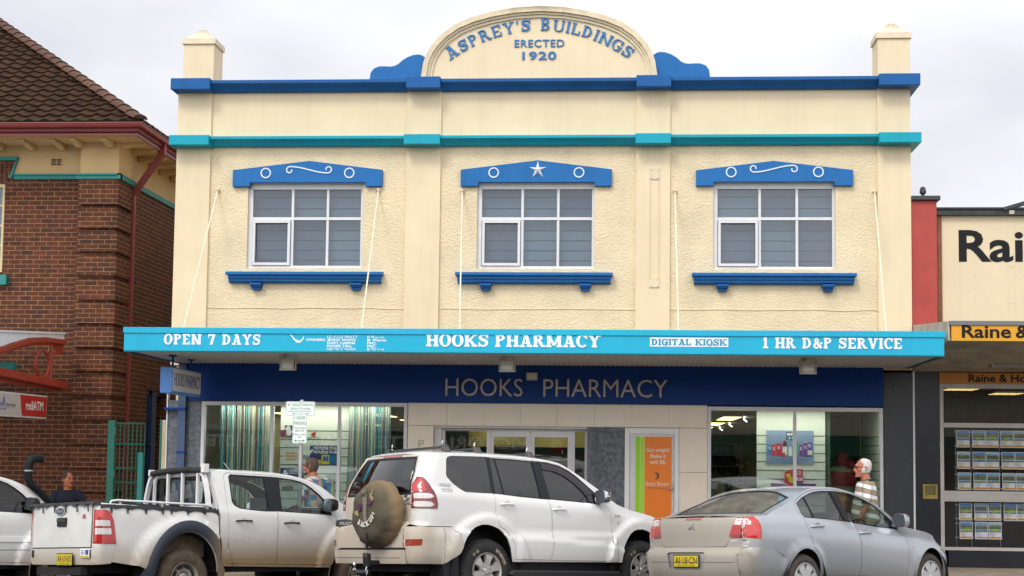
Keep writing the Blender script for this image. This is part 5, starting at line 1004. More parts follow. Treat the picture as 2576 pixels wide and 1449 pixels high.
class Body:
    def __init__(s, low, belt, tum, plan, xe, rr, bulge, xf, rf, fb, flares=(), creases=(), ze=None, zc=None, p=2.6, curve=.06):
        s.low, s.belt, s.tum, s.plan, s.xe, s.rr, s.bulge, s.xf, s.rf, s.fb, s.flares, s.creases, s.ze, s.zc, s.p, s.curve = low, belt, tum, plan, xe, rr, bulge, xf, rf, fb, flares, creases, ze, zc, p, curve
    def w0(s, x, z):
        zb = lerp_tab(s.belt, x)
        if z <= zb: w = smooth_tab(s.low, z - zb)
        else:
            d = z - zb; w = s.low[-1][1] - s.tum * d - s.curve * d * d
        w -= smooth_tab(s.plan, x)
        for cx, cz, ri, ro, am in s.flares:
            d = math.hypot(x - cx, z - cz); w += am * (1 - sstep(ro - .02, ro + .015, d))
        for xa, xb, tab in s.creases:
            if xa < x < xb: w += smooth_tab(tab, z) * sstep(xa, xa + .05, x) * (1 - sstep(xb - .05, xb, x))
        return w
    def hw(s, x, z):
        w = s.w0(x, z); e = smooth_tab(s.xe, z); r = s.rr
        if x < e + r: k = max(0., r * r - (r - (x - e)) ** 2); w = w - r + math.sqrt(k)
        f = smooth_tab(s.xf, z); r = s.rf
        if x > f - r: k = max(0., r * r - (r - (f - x)) ** 2); w = w - r + math.sqrt(k)
        return w
    def rearx(s, y, z):
        e = smooth_tab(s.xe, z); q = max(.05, s.w0(e + s.rr, z) - s.rr); return e - s.bulge * (1 - min(1., abs(y) / q) ** 2.2)
    def frontx(s, y, z):
        f = smooth_tab(s.xf, z); q = max(.05, s.w0(f - s.rf, z) - s.rf); return f + s.fb * (1 - min(1., abs(y) / q) ** 2.2)
    def topz(s, x, v):
        a, c = smooth_tab(s.ze, x), smooth_tab(s.zc, x); return a + (c - a) * (1 - abs(v) ** s.p)
SEDAN = Body(low=[(-.80, .80), (-.66, .865), (-.45, .905), (-.25, .918), (-.10, .90), (-.03, .865), (0., .835)], belt=[(-1.1, 1.13), (0.05, 1.12), (.87, 1.075), (1.95, .965), (2.4, .94), (3.6, .86)], tum=.36, plan=[(-1.1, .03), (-.6, .0), (2.4, .0), (2.9, .02), (3.3, .07), (3.6, .14)],
    xe=[(.25, -.96), (.35, -1.03), (.5, -1.06), (.66, -1.06), (.69, -1.01), (.72, -.965), (.9, -.955), (1.05, -.93), (1.11, -.89), (1.14, -.84)], rr=.175, bulge=.09, xf=[(.2, 3.47), (.4, 3.55), (.6, 3.52), (.7, 3.40), (.8, 3.23)], rf=.42, fb=.12,
    flares=[(0.04, .32, .40, .46, .014), (2.75, .32, .40, .46, .016)],
    ze=[(-.95, 1.095), (-.62, 1.118), (-.45, 1.175), (-.20, 1.255), (.02, 1.325), (.231, 1.42), (.507, 1.482), (.886, 1.497), (1.367, 1.433), (1.662, 1.338), (1.893, 1.238), (2.10, 1.10), (2.28, 1.0), (2.5, .965), (2.8, .925), (3.07, .85), (3.3, .73), (3.45, .6)],
    zc=[(-.95, 1.125), (-.62, 1.148), (-.45, 1.21), (-.20, 1.32), (.02, 1.41), (.231, 1.475), (.507, 1.515), (.886, 1.53), (1.367, 1.495), (1.662, 1.405), (1.893, 1.30), (2.10, 1.17), (2.28, 1.075), (2.5, 1.03), (2.8, .985), (3.07, .91), (3.3, .79), (3.45, .66)], p=2.4)
PRADO = Body(low=[(-.95, .86), (-.80, .915), (-.52, .925), (-.50, .90), (-.30, .905), (-.12, .90), (-.03, .875), (0., .85)], belt=[(-1.1, 1.40), (-.3, 1.385), (.14, 1.345), (1.06, 1.30), (2.02, 1.25), (2.5, 1.16), (3.8, 1.10)], tum=.26, plan=[(-1.1, .03), (-.6, .0), (2.4, .0), (2.9, .02), (3.3, .06), (3.6, .12)],
    xe=[(.35, -1.0), (.5, -1.10), (.70, -1.12), (.93, -1.11), (.96, -1.02), (1.2, -1.0), (1.40, -.985), (1.6, -.90), (1.75, -.82), (1.84, -.76), (1.9, -.68)], rr=.20, bulge=.06, xf=[(.3, 3.5), (.6, 3.62), (.9, 3.6), (1.1, 3.5)], rf=.40, fb=.1,
    flares=[(0.03, .38, .44, .70, .042), (2.79, .40, .44, .68, .042)],
    ze=[(-.80, 1.79), (-.70, 1.835), (-.3, 1.852), (.15, 1.862), (.80, 1.855), (1.12, 1.84), (1.43, 1.80), (1.70, 1.68), (1.97, 1.53), (2.2, 1.40), (2.40, 1.27), (2.7, 1.19), (3.05, 1.13), (3.3, 1.04), (3.5, .9)],
    zc=[(-.80, 1.83), (-.70, 1.875), (-.3, 1.897), (.15, 1.907), (.80, 1.90), (1.12, 1.88), (1.43, 1.84), (1.70, 1.735), (1.97, 1.60), (2.2, 1.45), (2.40, 1.32), (2.7, 1.25), (3.05, 1.19), (3.3, 1.12), (3.5, 1.0)], p=4.0, curve=.10)
RANGER = Body(low=[(-.95, .82), (-.75, .855), (-.45, .87), (-.2, .868), (-.05, .85), (0., .825)], belt=[(-1.4, 1.31), (.58, 1.295), (.78, 1.285), (1.5, 1.26), (2.45, 1.24), (3.8, 1.15)], tum=.24, plan=[(-1.4, .01), (-.6, .0), (2.6, .0), (3.1, .03), (3.5, .10)],
    xe=[(.4, -1.12), (.5, -1.2), (.7, -1.22), (1.32, -1.215)], rr=.10, bulge=.03, xf=[(.3, 3.75), (.6, 3.82), (.9, 3.8), (1.1, 3.7)], rf=.35, fb=.1,
    flares=[(0.06, .37, .58, .755, .05), (3.0, .40, .58, .755, .05)],
    ze=[(.45, 1.74), (.60, 1.775), (.85, 1.782), (1.55, 1.775), (1.86, 1.755), (2.16, 1.70), (2.40, 1.61), (2.65, 1.44), (2.90, 1.28), (3.1, 1.21), (3.4, 1.16), (3.7, 1.06), (3.8, .95)],
    zc=[(.45, 1.785), (.60, 1.82), (.85, 1.828), (1.55, 1.825), (1.86, 1.81), (2.16, 1.755), (2.40, 1.66), (2.65, 1.49), (2.90, 1.33), (3.1, 1.275), (3.4, 1.23), (3.7, 1.14), (3.8, 1.02)], p=3.0, curve=.08)
def pip(p, poly):
    x, y = p; c = False; n = len(poly); j = n - 1
    for i in range(n):
        xi, yi = poly[i]; xj, yj = poly[j]
        if (yi > y) != (yj > y) and x < (xj - xi) * (y - yi) / (yj - yi) + xi: c = not c
        j = i
    return c
def resample(poly, step):
    r = []
    for (a, b), (c, d) in zip(poly, poly[1:] + poly[:1]):
        n = max(1, int(math.hypot(c - a, d - b) / step + .5))
        for i in range(n): r.append((a + (c - a) * i / n, b + (d - b) * i / n))
    return r
def rnd(poly, r, n=4):
    """round the corners of a polygon"""
    out = []; N = len(poly)
    for i in range(N):
        p0, p, p1 = Vector(poly[i - 1]), Vector(poly[i]), Vector(poly[(i + 1) % N]); a, b = (p0 - p), (p1 - p); q = min(r, a.length * .45, b.length * .45); A, B_ = p + a.normalized() * q, p + b.normalized() * q
        for k in range(n + 1): t = k / n; out.append(tuple(A * (1 - t) ** 2 + p * 2 * t * (1 - t) + B_ * t * t))
    return out
def shrink(poly, d):
    n = len(poly); ar = sum(a[0] * b[1] - b[0] * a[1] for a, b in zip(poly, poly[1:] + poly[:1])); sg = 1 if ar > 0 else -1; out = []
    for i in range(n):
        p0, p, p1 = Vector(poly[i - 1]), Vector(poly[i]), Vector(poly[(i + 1) % n]); e0 = (p - p0); e1 = (p1 - p)
        if e0.length < 1e-6 or e1.length < 1e-6: out.append(tuple(p)); continue
        e0.normalize(); e1.normalize(); n0 = Vector((-e0.y, e0.x)) * sg; n1 = Vector((-e1.y, e1.x)) * sg; m_ = n0 + n1
        m_ = m_ / max(.35, m_.length_squared / 2) if m_.length > 1e-6 else n0
        out.append(tuple(p + m_ * d))
    return out
def surf(outline, holes, step, fine=()):
    loops = [resample(outline, step * .7)] + [resample(h, step * .7) for h in holes]; pts = []; edges = []
    for lp in loops:
        o = len(pts); pts += lp; edges += [(o + i, o + (i + 1) % len(lp)) for i in range(len(lp))]
    bx = [p[0] for p in loops[0]]; bz = [p[1] for p in loops[0]]; x0, x1, z0, z1 = min(bx), max(bx), min(bz), max(bz)
    xs = [x0 + step * (i + .5) for i in range(int((x1 - x0) / step) + 1)] + [f for f in fine if x0 < f < x1]; zs = [z0 + step * (i + .5) for i in range(int((z1 - z0) / step) + 1)]
    cell = {}
    for p in pts: cell.setdefault((int(p[0] / step), int(p[1] / step)), []).append(p)
    def near(p, d):
        a, b = int(p[0] / step), int(p[1] / step)
        return any((q[0] - p[0]) ** 2 + (q[1] - p[1]) ** 2 < d * d for i in (-1, 0, 1) for j in (-1, 0, 1) for q in cell.get((a + i, b + j), ()))
    for x in xs:
        for z in zs:
            if pip((x, z), loops[0]) and not any(pip((x, z), h) for h in loops[1:]) and not near((x, z), step * (.4 if x not in fine else .15)): pts.append((x, z))
    r = delaunay_2d_cdt([Vector(p) for p in pts], edges, [], 0, 1e-6); vs = [tuple(v) for v in r[0]]
    fs = []
    for f in r[2]:
        c = (sum(vs[i][0] for i in f) / 3, sum(vs[i][1] for i in f) / 3)
        if pip(c, loops[0]) and not any(pip(c, h) for h in loops[1:]): fs.append(tuple(f))
    return vs, fs
def skin(name, outline, fn, mat, parent, holes=(), step=.055, fine=(), rim=.012, mirror=False, angle=50, nrm=None, label=None):
    """sheet panel: outline in surface coordinates, fn maps to 3D; rim = turned-in edge depth"""
    vs, fs = surf(outline, list(holes), step, fine)
    P = [Vector(fn(*v)) for v in vs]; cnt = {}
    nv = [Vector((0, 0, 0)) for _ in P]
    for f in fs:
        nn = (P[f[1]] - P[f[0]]).cross(P[f[2]] - P[f[0]])
        for i in f: nv[i] += nn
        for a, b in ((f[0], f[1]), (f[1], f[2]), (f[2], f[0])): cnt[(a, b)] = cnt.get((a, b), 0) + 1
    outv = nrm; tot = sum(nv, Vector((0, 0, 0))); flip = outv is not None and tot.dot(Vector(outv)) < 0
    V = [tuple(p) for p in P]; F = [tuple(reversed(f)) if flip else f for f in fs]; nr = {}
    if rim:
        for (a, b) in [e for e in cnt if (e[1], e[0]) not in cnt]:
            for i in (a, b):
                if i not in nr:
                    n = nv[i].normalized() * (-1 if flip else 1); V.append(tuple(P[i] - n * .0)); V.append(tuple(P[i] - n * rim)); nr[i] = len(V) - 2
            q = (nr[a], nr[a] + 1, nr[b] + 1, nr[b]); F.append(q if not flip else tuple(reversed(q)))
    objs = []
    for sgn in ((1, -1) if mirror else (1,)):
        me = bpy.data.meshes.new(name); me.from_pydata([(x, y * sgn, z) for x, y, z in V], [], F if sgn == 1 else [tuple(reversed(f)) for f in F]); me.update(); me.materials.append(mat)
        objs.append(link(name, me, parent, True, 0, angle))
    return objs if mirror else objs[0]
def ell(cx, cz, rx, rz, a0, a1, n=16): return [(cx + rx * math.cos(rad(a0 + (a1 - a0) * i / n)), cz + rz * math.sin(rad(a0 + (a1 - a0) * i / n))) for i in range(n + 1)]
class Car:
    def __init__(s, name, label, B, pose, group=None):
        s.root = thing(name, label, 'car' if 'car' in name or 'sedan' in name else 'ute' if 'ute' in name else 'four wheel drive', (pose[0], pose[1], pose[2]), group, local=True, rot=(-.056, -pose[4], pose[3])); s.B = B
    def fx(s, z=.8): e = smooth_tab(s.B.xe, z); return [e + s.B.rr * (1 - math.cos(rad(a))) for a in (12, 24, 36, 48, 60, 75)]
    def side(s, name, poly, mat, parent=None, holes=(), off=0., step=.055, rim=.012, mirror=True, angle=50):
        B = s.B
        return skin(name, poly, lambda x, z: (x, -(B.hw(x, z) + off), z), mat, parent or s.root, holes, step, s.fx(sum(p[1] for p in poly) / len(poly)) if min(p[0] for p in poly) < -.7 else (), rim, mirror, angle, nrm=(0, -1, 0))
    def rear(s, name, poly, mat, parent=None, holes=(), off=0., step=.06, rim=.012): return skin(name, poly, lambda y, z: (s.B.rearx(y, z) - off, y, z), mat, parent or s.root, holes, step, (), rim, False, 50, nrm=(-1, 0, 0))
    def front(s, name, poly, mat, parent=None, holes=(), off=0., step=.08): return skin(name, poly, lambda y, z: (s.B.frontx(y, z) + off, y, z), mat, parent or s.root, holes, step, (), .01, False, 50, nrm=(1, 0, 0))
    def top(s, name, poly, mat, parent=None, holes=(), off=0., step=.07, rim=.010):
        """poly in (x, v), v in -1..1 across"""
        B = s.B
        def f(x, v): return (x, v * (B.hw(x, smooth_tab(B.ze, x)) - .0), B.topz(x, v) + off)
        return skin(name, [(x, v) for x, v in poly], f, mat, parent or s.root, holes, step, (), rim, False, 50, nrm=(0, 0, 1))
def lathe_arc(mb, prof, c, n, a0=0, a1=2 * PI): return mb.lathe(prof, c, 1, n, a0, a1)
def wheel(car, x, y, z, R, wd, rimr, kind, tyre_m, rim_m, sgn):
    """sgn -1: right side (outer face towards -y)"""
    o = sgn; yo = y; root = thing('wheel', None, None, (x, y, z), local=True); root.parent = car.root
    for k in ('label', 'category'):
        if k in root: del root[k]
    def P(l): return [(r, h * o) for r, h in l]
    hw_ = wd / 2
    m = MB().lathe(P([(rimr, hw_ - .015), (rimr + .012, hw_ - .004), (rimr + .04, hw_ + .004), (R - .06, hw_ + .002), (R - .025, hw_ - .012), (R - .008, hw_ - .03), (R - .001, hw_ - .06), (R, 0), (R - .001, -hw_ + .06), (R - .02, -hw_ + .015), (R - .08, -hw_), (rimr, -hw_ + .02), (rimr, hw_ - .015)]), (0, 0, 0), 1, 48)
    if kind == 'alloy6':
        for k in range(44):
            a = 2 * PI * k / 44
            for dr, h0, h1, da in ((.006, hw_ - .05, hw_ - .008, 0), (.007, .01, .05, .05), (.007, -.05, -.01, 0.02)):
                c, s_ = math.cos(a + da), math.sin(a + da); t = Vector((-s_, 0, c)); rr_ = Vector((c, 0, s_)); vs = []
                for (u, r0, h) in ((-.019, R - .03, h0), (.019, R - .03, h0), (.019, R - .03, h1), (-.019, R - .03, h1), (-.016, R + dr, h0), (.016, R + dr, h0), (.016, R + dr - (.012 if h1 > .08 else 0), h1), (-.016, R + dr - (.012 if h1 > .08 else 0), h1)):
                    p = rr_ * r0 + t * u; vs.append((p.x, h * o, p.z))
                m.add(vs, [(0, 3, 2, 1), (4, 5, 6, 7), (0, 1, 5, 4), (1, 2, 6, 5), (2, 3, 7, 6), (3, 0, 4, 7)])
    else:
        for k in range(60):
            a = 2 * PI * k / 60; c, s_ = math.cos(a), math.sin(a); t = Vector((-s_, 0, c)); rr_ = Vector((c, 0, s_)); vs = []
            for (u, r0, h) in ((-.012, R - .03, hw_ - .05), (.012, R - .03, hw_ - .05), (.012, R - .03, hw_ - .012), (-.012, R - .03, hw_ - .012), (-.011, R + .003, hw_ - .05), (.011, R + .003, hw_ - .05), (.011, R - .012, hw_ - .014), (-.011, R - .012, hw_ - .014)):
                p = rr_ * r0 + t * u; vs.append((p.x, h * o, p.z))
            m.add(vs, [(0, 3, 2, 1), (4, 5, 6, 7), (0, 1, 5, 4), (1, 2, 6, 5), (2, 3, 7, 6), (3, 0, 4, 7)])
    ty = m.build('tyre', tyre_m, root, smooth=True, angle=40)
    def rel(h): return h * o
    if kind == 'steel':
        r = MB().lathe(P([(rimr + .006, hw_ - .01), (rimr + .002, hw_ + .002), (rimr - .012, hw_ - .006), (rimr - .03, hw_ - .03), (rimr - .04, hw_ - .07), (rimr - .06, hw_ - .055), (.12, hw_ - .025), (.085, hw_ - .03), (.07, hw_ - .05), (.055, hw_ - .03), (.03, hw_ - .02), (0, hw_ - .02)]), (0, 0, 0), 1, 40).build('rim', rim_m, root, smooth=True, angle=40)
        v = MB()
        for k in range(8):
            a = 2 * PI * (k + .5) / 8; e = [(rimr * .70 * math.cos(a) + .045 * math.cos(t) * -math.sin(a) + .022 * math.sin(t) * math.cos(a), rimr * .70 * math.sin(a) + .045 * math.cos(t) * math.cos(a) + .022 * math.sin(t) * math.sin(a)) for t in [2 * PI * i / 12 for i in range(12)]]
            v.prism(e, rel(hw_ - .04), rel(hw_ - .028))
        v.build('vent_holes', black, r)
    elif kind == 'alloy6':
        r = MB().lathe(P([(rimr + .006, hw_ - .01), (rimr + .002, hw_ + .004), (rimr - .014, hw_ - .002), (rimr - .022, hw_ - .02), (rimr - .03, hw_ - .10)]), (0, 0, 0), 1, 48)
        r.lathe(P([(rimr - .02, hw_ - .10), (0, hw_ - .11)]), (0, 0, 0), 1, 30); r = r.build('rim', rim_m, root, smooth=True, angle=40)
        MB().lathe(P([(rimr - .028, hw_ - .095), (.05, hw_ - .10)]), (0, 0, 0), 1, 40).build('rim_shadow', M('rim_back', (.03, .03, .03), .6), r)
        sp = MB()
        for k in range(6):
            a = 2 * PI * k / 6 + .3; c, s_ = math.cos(a), math.sin(a); vs = []
            for rr_, hwid, h in ((.055, .036, hw_ - .012), (rimr * .55, .034, hw_ - .006), (rimr - .016, .062, hw_ - .012)):
                for u, dh in ((-hwid - .012, -.04), (-hwid, 0), (hwid, 0), (hwid + .012, -.04)): vs.append((rr_ * c - u * s_, rel(h + dh), rr_ * s_ + u * c))
            sp.add(vs, [(i * 4 + j, i * 4 + j + 1, i * 4 + j + 5, i * 4 + j + 4) for i in range(2) for j in range(3)])
        sp.lathe(P([(.085, hw_ - .03), (.08, hw_ - .012), (.045, hw_ - .008), (.04, hw_ + .004), (0, hw_ + .006)]), (0, 0, 0), 1, 30).build('spokes', rim_m, r, smooth=True, angle=30)
        v = MB()
        for k in range(6): a = 2 * PI * (k + .5) / 6 + .3; v.lathe(P([(.014, hw_ - .02), (.014, hw_ + .002), (0, hw_ + .004)]), (.066 * math.cos(a), 0, .066 * math.sin(a)), 1, 8)
        v.build('wheel_nuts', galv, r)
    else:
        r = MB().lathe(P([(rimr + .008, hw_ - .006), (rimr + .004, hw_ + .006), (rimr - .012, hw_ + .004), (rimr - .02, hw_ - .012)]), (0, 0, 0), 1, 40).lathe(P([(rimr - .015, hw_ - .02), (0, hw_ - .02)]), (0, 0, 0), 1, 30).build('rim', rim_m, root, smooth=True, angle=40)
        sp = MB()
        for k in range(7):
            a = 2 * PI * k / 7 + .2; c, s_ = math.cos(a), math.sin(a); vs = []
            for rr_, hwid, h in ((.03, .03, hw_ + .008), (rimr * .5, .040, hw_ + .006), (rimr - .012, .062, hw_ + .0)):
                for u, dh in ((-hwid - .006, -.022), (-hwid, 0), (hwid, 0), (hwid + .006, -.022)): vs.append((rr_ * c - u * s_, rel(h + dh), rr_ * s_ + u * c))
            sp.add(vs, [(i * 4 + j, i * 4 + j + 1, i * 4 + j + 5, i * 4 + j + 4) for i in range(2) for j in range(3)])
        sp.lathe(P([(.05, hw_), (.045, hw_ + .012), (0, hw_ + .014)]), (0, 0, 0), 1, 24).build('hubcap_spokes', rim_m, r, smooth=True, angle=30)
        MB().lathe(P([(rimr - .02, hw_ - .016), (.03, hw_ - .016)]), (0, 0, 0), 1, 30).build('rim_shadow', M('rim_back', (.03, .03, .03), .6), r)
    return root
glass_car = glass('car_glass', (.66, .76, .72), 1.5, 1.8); glass_dark = glass('car_glass_dark', (.06, .065, .07), 1.5, 2.8); glass_mid = glass('car_glass_mid', (.42, .46, .47), 1.5, 2.2)
trim = M('black_trim', (.014, .015, .018), .45, spec=.3); rubber = M('door_rubber', (.012, .012, .012), .7); shell = M('inner_shell', (.01, .01, .01), .9); seat_m = M('seat_fabric', (.13, .13, .135), .9, var=.15, vscale=10); dash_m = M('dash_plastic', (.05, .05, .05), .7); chrome = M('chrome', (.75, .75, .75), .12, metal=1.); under = M('underbody', (.014, .013, .012), .9, var=.3)
lens_red = M('lens_red', (.42, .008, .006), .12, coat=.8); lens_bright = M('lens_orange_red', (.50, .016, .008), .12, coat=.8); lens_dark = M('lens_dark_red', (.20, .008, .010), .15, coat=.8); lens_clear = M('lens_clear', (.62, .58, .55), .15, coat=.8, var=.15, vscale=30)
plate_y = M('plate_yellow', (.62, .48, .02), .45, var=.08); plate_w = M('plate_white', (.60, .58, .50), .5, var=.1); plate_ink = M('plate_ink', (.02, .018, .01), .5)
MUD = (.27, .185, .10); MUD2 = (.22, .15, .085)
def seats(car, xs, w, zf, hgt, rows=((1.35, 2), (.45, 1)), dash=2.05, belt=1.2, steer=True):
    r = car.root
    for x, n in rows:
        for cy in ((-.36, .36) if n == 2 else (0,)):
            ww = .25 if n == 2 else w * .85
            t = MB(); t.prism([(x, zf), (x + .50, zf), (x + .52, zf + .12), (x + .06, zf + .14)], cy - ww, cy + ww, 1).prism([(x - .02, zf), (x + .10, zf + .12), (x - .06, zf + hgt), (x - .17, zf + hgt), (x - .14, zf + .1)], cy - ww, cy + ww, 1)
            s_ = t.build('seat', seat_m, r, bevel=.03)
            for hy in ((cy,) if n == 2 else (-.4, .4)): MB().box(x - .20, x - .10, hy - .13, hy + .13, zf + hgt + .03, zf + hgt + .20).box(x - .16, x - .14, hy - .06, hy - .045, zf + hgt - .02, zf + hgt + .05).box(x - .16, x - .14, hy + .045, hy + .06, zf + hgt - .02, zf + hgt + .05).build('headrest', seat_m, s_, bevel=.03)
    MB().prism([(dash, belt - .5), (dash + .5, belt - .5), (dash + .5, belt - .05), (dash + .1, belt + .02), (dash - .02, belt - .05)], -w, w, 1).build('dashboard', dash_m, r, bevel=.03)
    if steer:
        c = Vector((dash - .22, -.36, belt - .04)); ax = Vector((-.85, 0, .5)).normalized(); u = Vector((0, 1, 0)); v_ = ax.cross(u)
        MB().tube([c + (u * math.cos(a) + v_ * math.sin(a)) * .185 for a in [2 * PI * i / 28 for i in range(29)]], .015, 8, cap=False).tube([c + u * .18, c, c - u * .18], .02, 8).tube([c, c - v_ * .18], .018, 8).tube([c, c - ax * .25], .03, 8).build('steering_wheel', dash_m, r, smooth=True)
    MB().box(dash - .02, dash + .02, -.12, .12, belt + .36, belt + .43).build('rear_view_mirror', dash_m, r, bevel=.015)
def num_plate(car, parent, O, U, V, wd, h, s, mat, ink=None, sub=None):
    O = Vector(O); U = Vector(U).normalized(); V = Vector(V).normalized(); N = U.cross(V)
    def quad(mb, a0, a1, b0, b1, n0, n1): 
        vs = [O + U * a + V * b + N * n for n in (n0, n1) for a, b in ((a0, b0), (a1, b0), (a1, b1), (a0, b1))]; mb.add(vs, [(0, 3, 2, 1), (4, 5, 6, 7), (0, 1, 5, 4), (1, 2, 6, 5), (2, 3, 7, 6), (3, 0, 4, 7)]); return mb
    p = quad(MB(), -wd / 2 - .012, wd / 2 + .012, -h / 2 - .012, h / 2 + .012, -.004, .004).build('number_plate', trim, parent, bevel=.003)
    q = quad(MB(), -wd / 2, wd / 2, -h / 2, h / 2, .0042, .006).build('plate_face', mat, p)
    text('lettering', s, ink or plate_ink, q, O + N * .0062 + V * (-h * .24 if sub else -h * .33), U, V, w_=wd * .90, h=h * (.60 if sub else .66), bold=.004, depth=.001, align='CENTER')
    if sub: text('lettering', sub, ink or plate_ink, q, O + N * .0062 - V * h * .45, U, V, w_=wd * .72, h=h * .12, depth=.001, align='CENTER')
    return p
def door_handle(car, parent, x0, x1, z, mat, th=.03, rm=None):
    if 1:
        y = -(car.B.hw((x0 + x1) / 2, z)); m = MB(); pts = [(x0, y + .005, z), (x0 + .03, y - th, z + .004), ((x0 + x1) / 2, y - th - .004, z + .006), (x1 - .03, y - th, z + .004), (x1, y + .005, z)]
        m.tube(pts, [.010, .013, .012, .013, .010], 10).build('handle', mat, parent, smooth=True)
        q = MB().lathe([(0, .0), (.03, .0), (.048, -.0015), (.052, -.003), (.056, -.001)], ((x0 + x1) / 2, y - .001, z), 1, 20); q.build('handle_recess', rm or mat, parent, smooth=True)
def mirror_(car, x, z, body_m, glass_m=None, chrome_=False, sx=1):
    for sg in (-1, 1):
        y = sg * (car.B.hw(x - .02, z - .05)); yo = y + sg * .10
        m = MB(); n = 12; vs = []; fs = []
        for k, (dx, s_) in enumerate(((-.07, .96), (-.05, 1.), (.02, .98), (.07, .8), (.10, .45))):
            for i in range(n):
                a = 2 * PI * i / n; cy, cz = math.copysign(abs(math.cos(a)) ** .6, math.cos(a)), math.copysign(abs(math.sin(a)) ** .6, math.sin(a)); vs.append((x + dx, yo + sg * (.02 + .105 * s_ * cy) , z + .095 * s_ * cz + .01 * cy * sg * -1 * 0))
        for k in range(4): fs += [(k * n + i, k * n + (i + 1) % n, (k + 1) * n + (i + 1) % n, (k + 1) * n + i) for i in range(n)]
        fs.append(tuple(range(4 * n, 5 * n))); o = m.add(vs, fs).tube([(x + .02, y - sg * .03, z - .07), (x + .01, yo - sg * .05, z - .06)], [.035, .03], 8).build('side_mirror', body_m, car.root, smooth=True, angle=45)
        MB().add([(x - .062, yo + sg * (.02 + .098 * math.copysign(abs(math.cos(a)) ** .6, math.cos(a))), z + .088 * math.copysign(abs(math.sin(a)) ** .6, math.sin(a))) for a in [2 * PI * i / 16 for i in range(16)]], [tuple(range(16))]).build('mirror_glass', M('mirror_glass', (.5, .55, .58), .05, metal=1.), o)
def wheelhouse(car, cx, cz, r, depth=.42):
    for sg in (-1, 1):
        y0 = car.B.hw(cx, cz + r * .9) - .012
        MB().lathe([(r, sg * y0), (r, sg * (y0 - depth)), (.0, sg * (y0 - depth))], (cx, 0, cz), 1, 24, rad(-20), rad(200)).build('wheel_arch_liner', under, car.root, smooth=True)
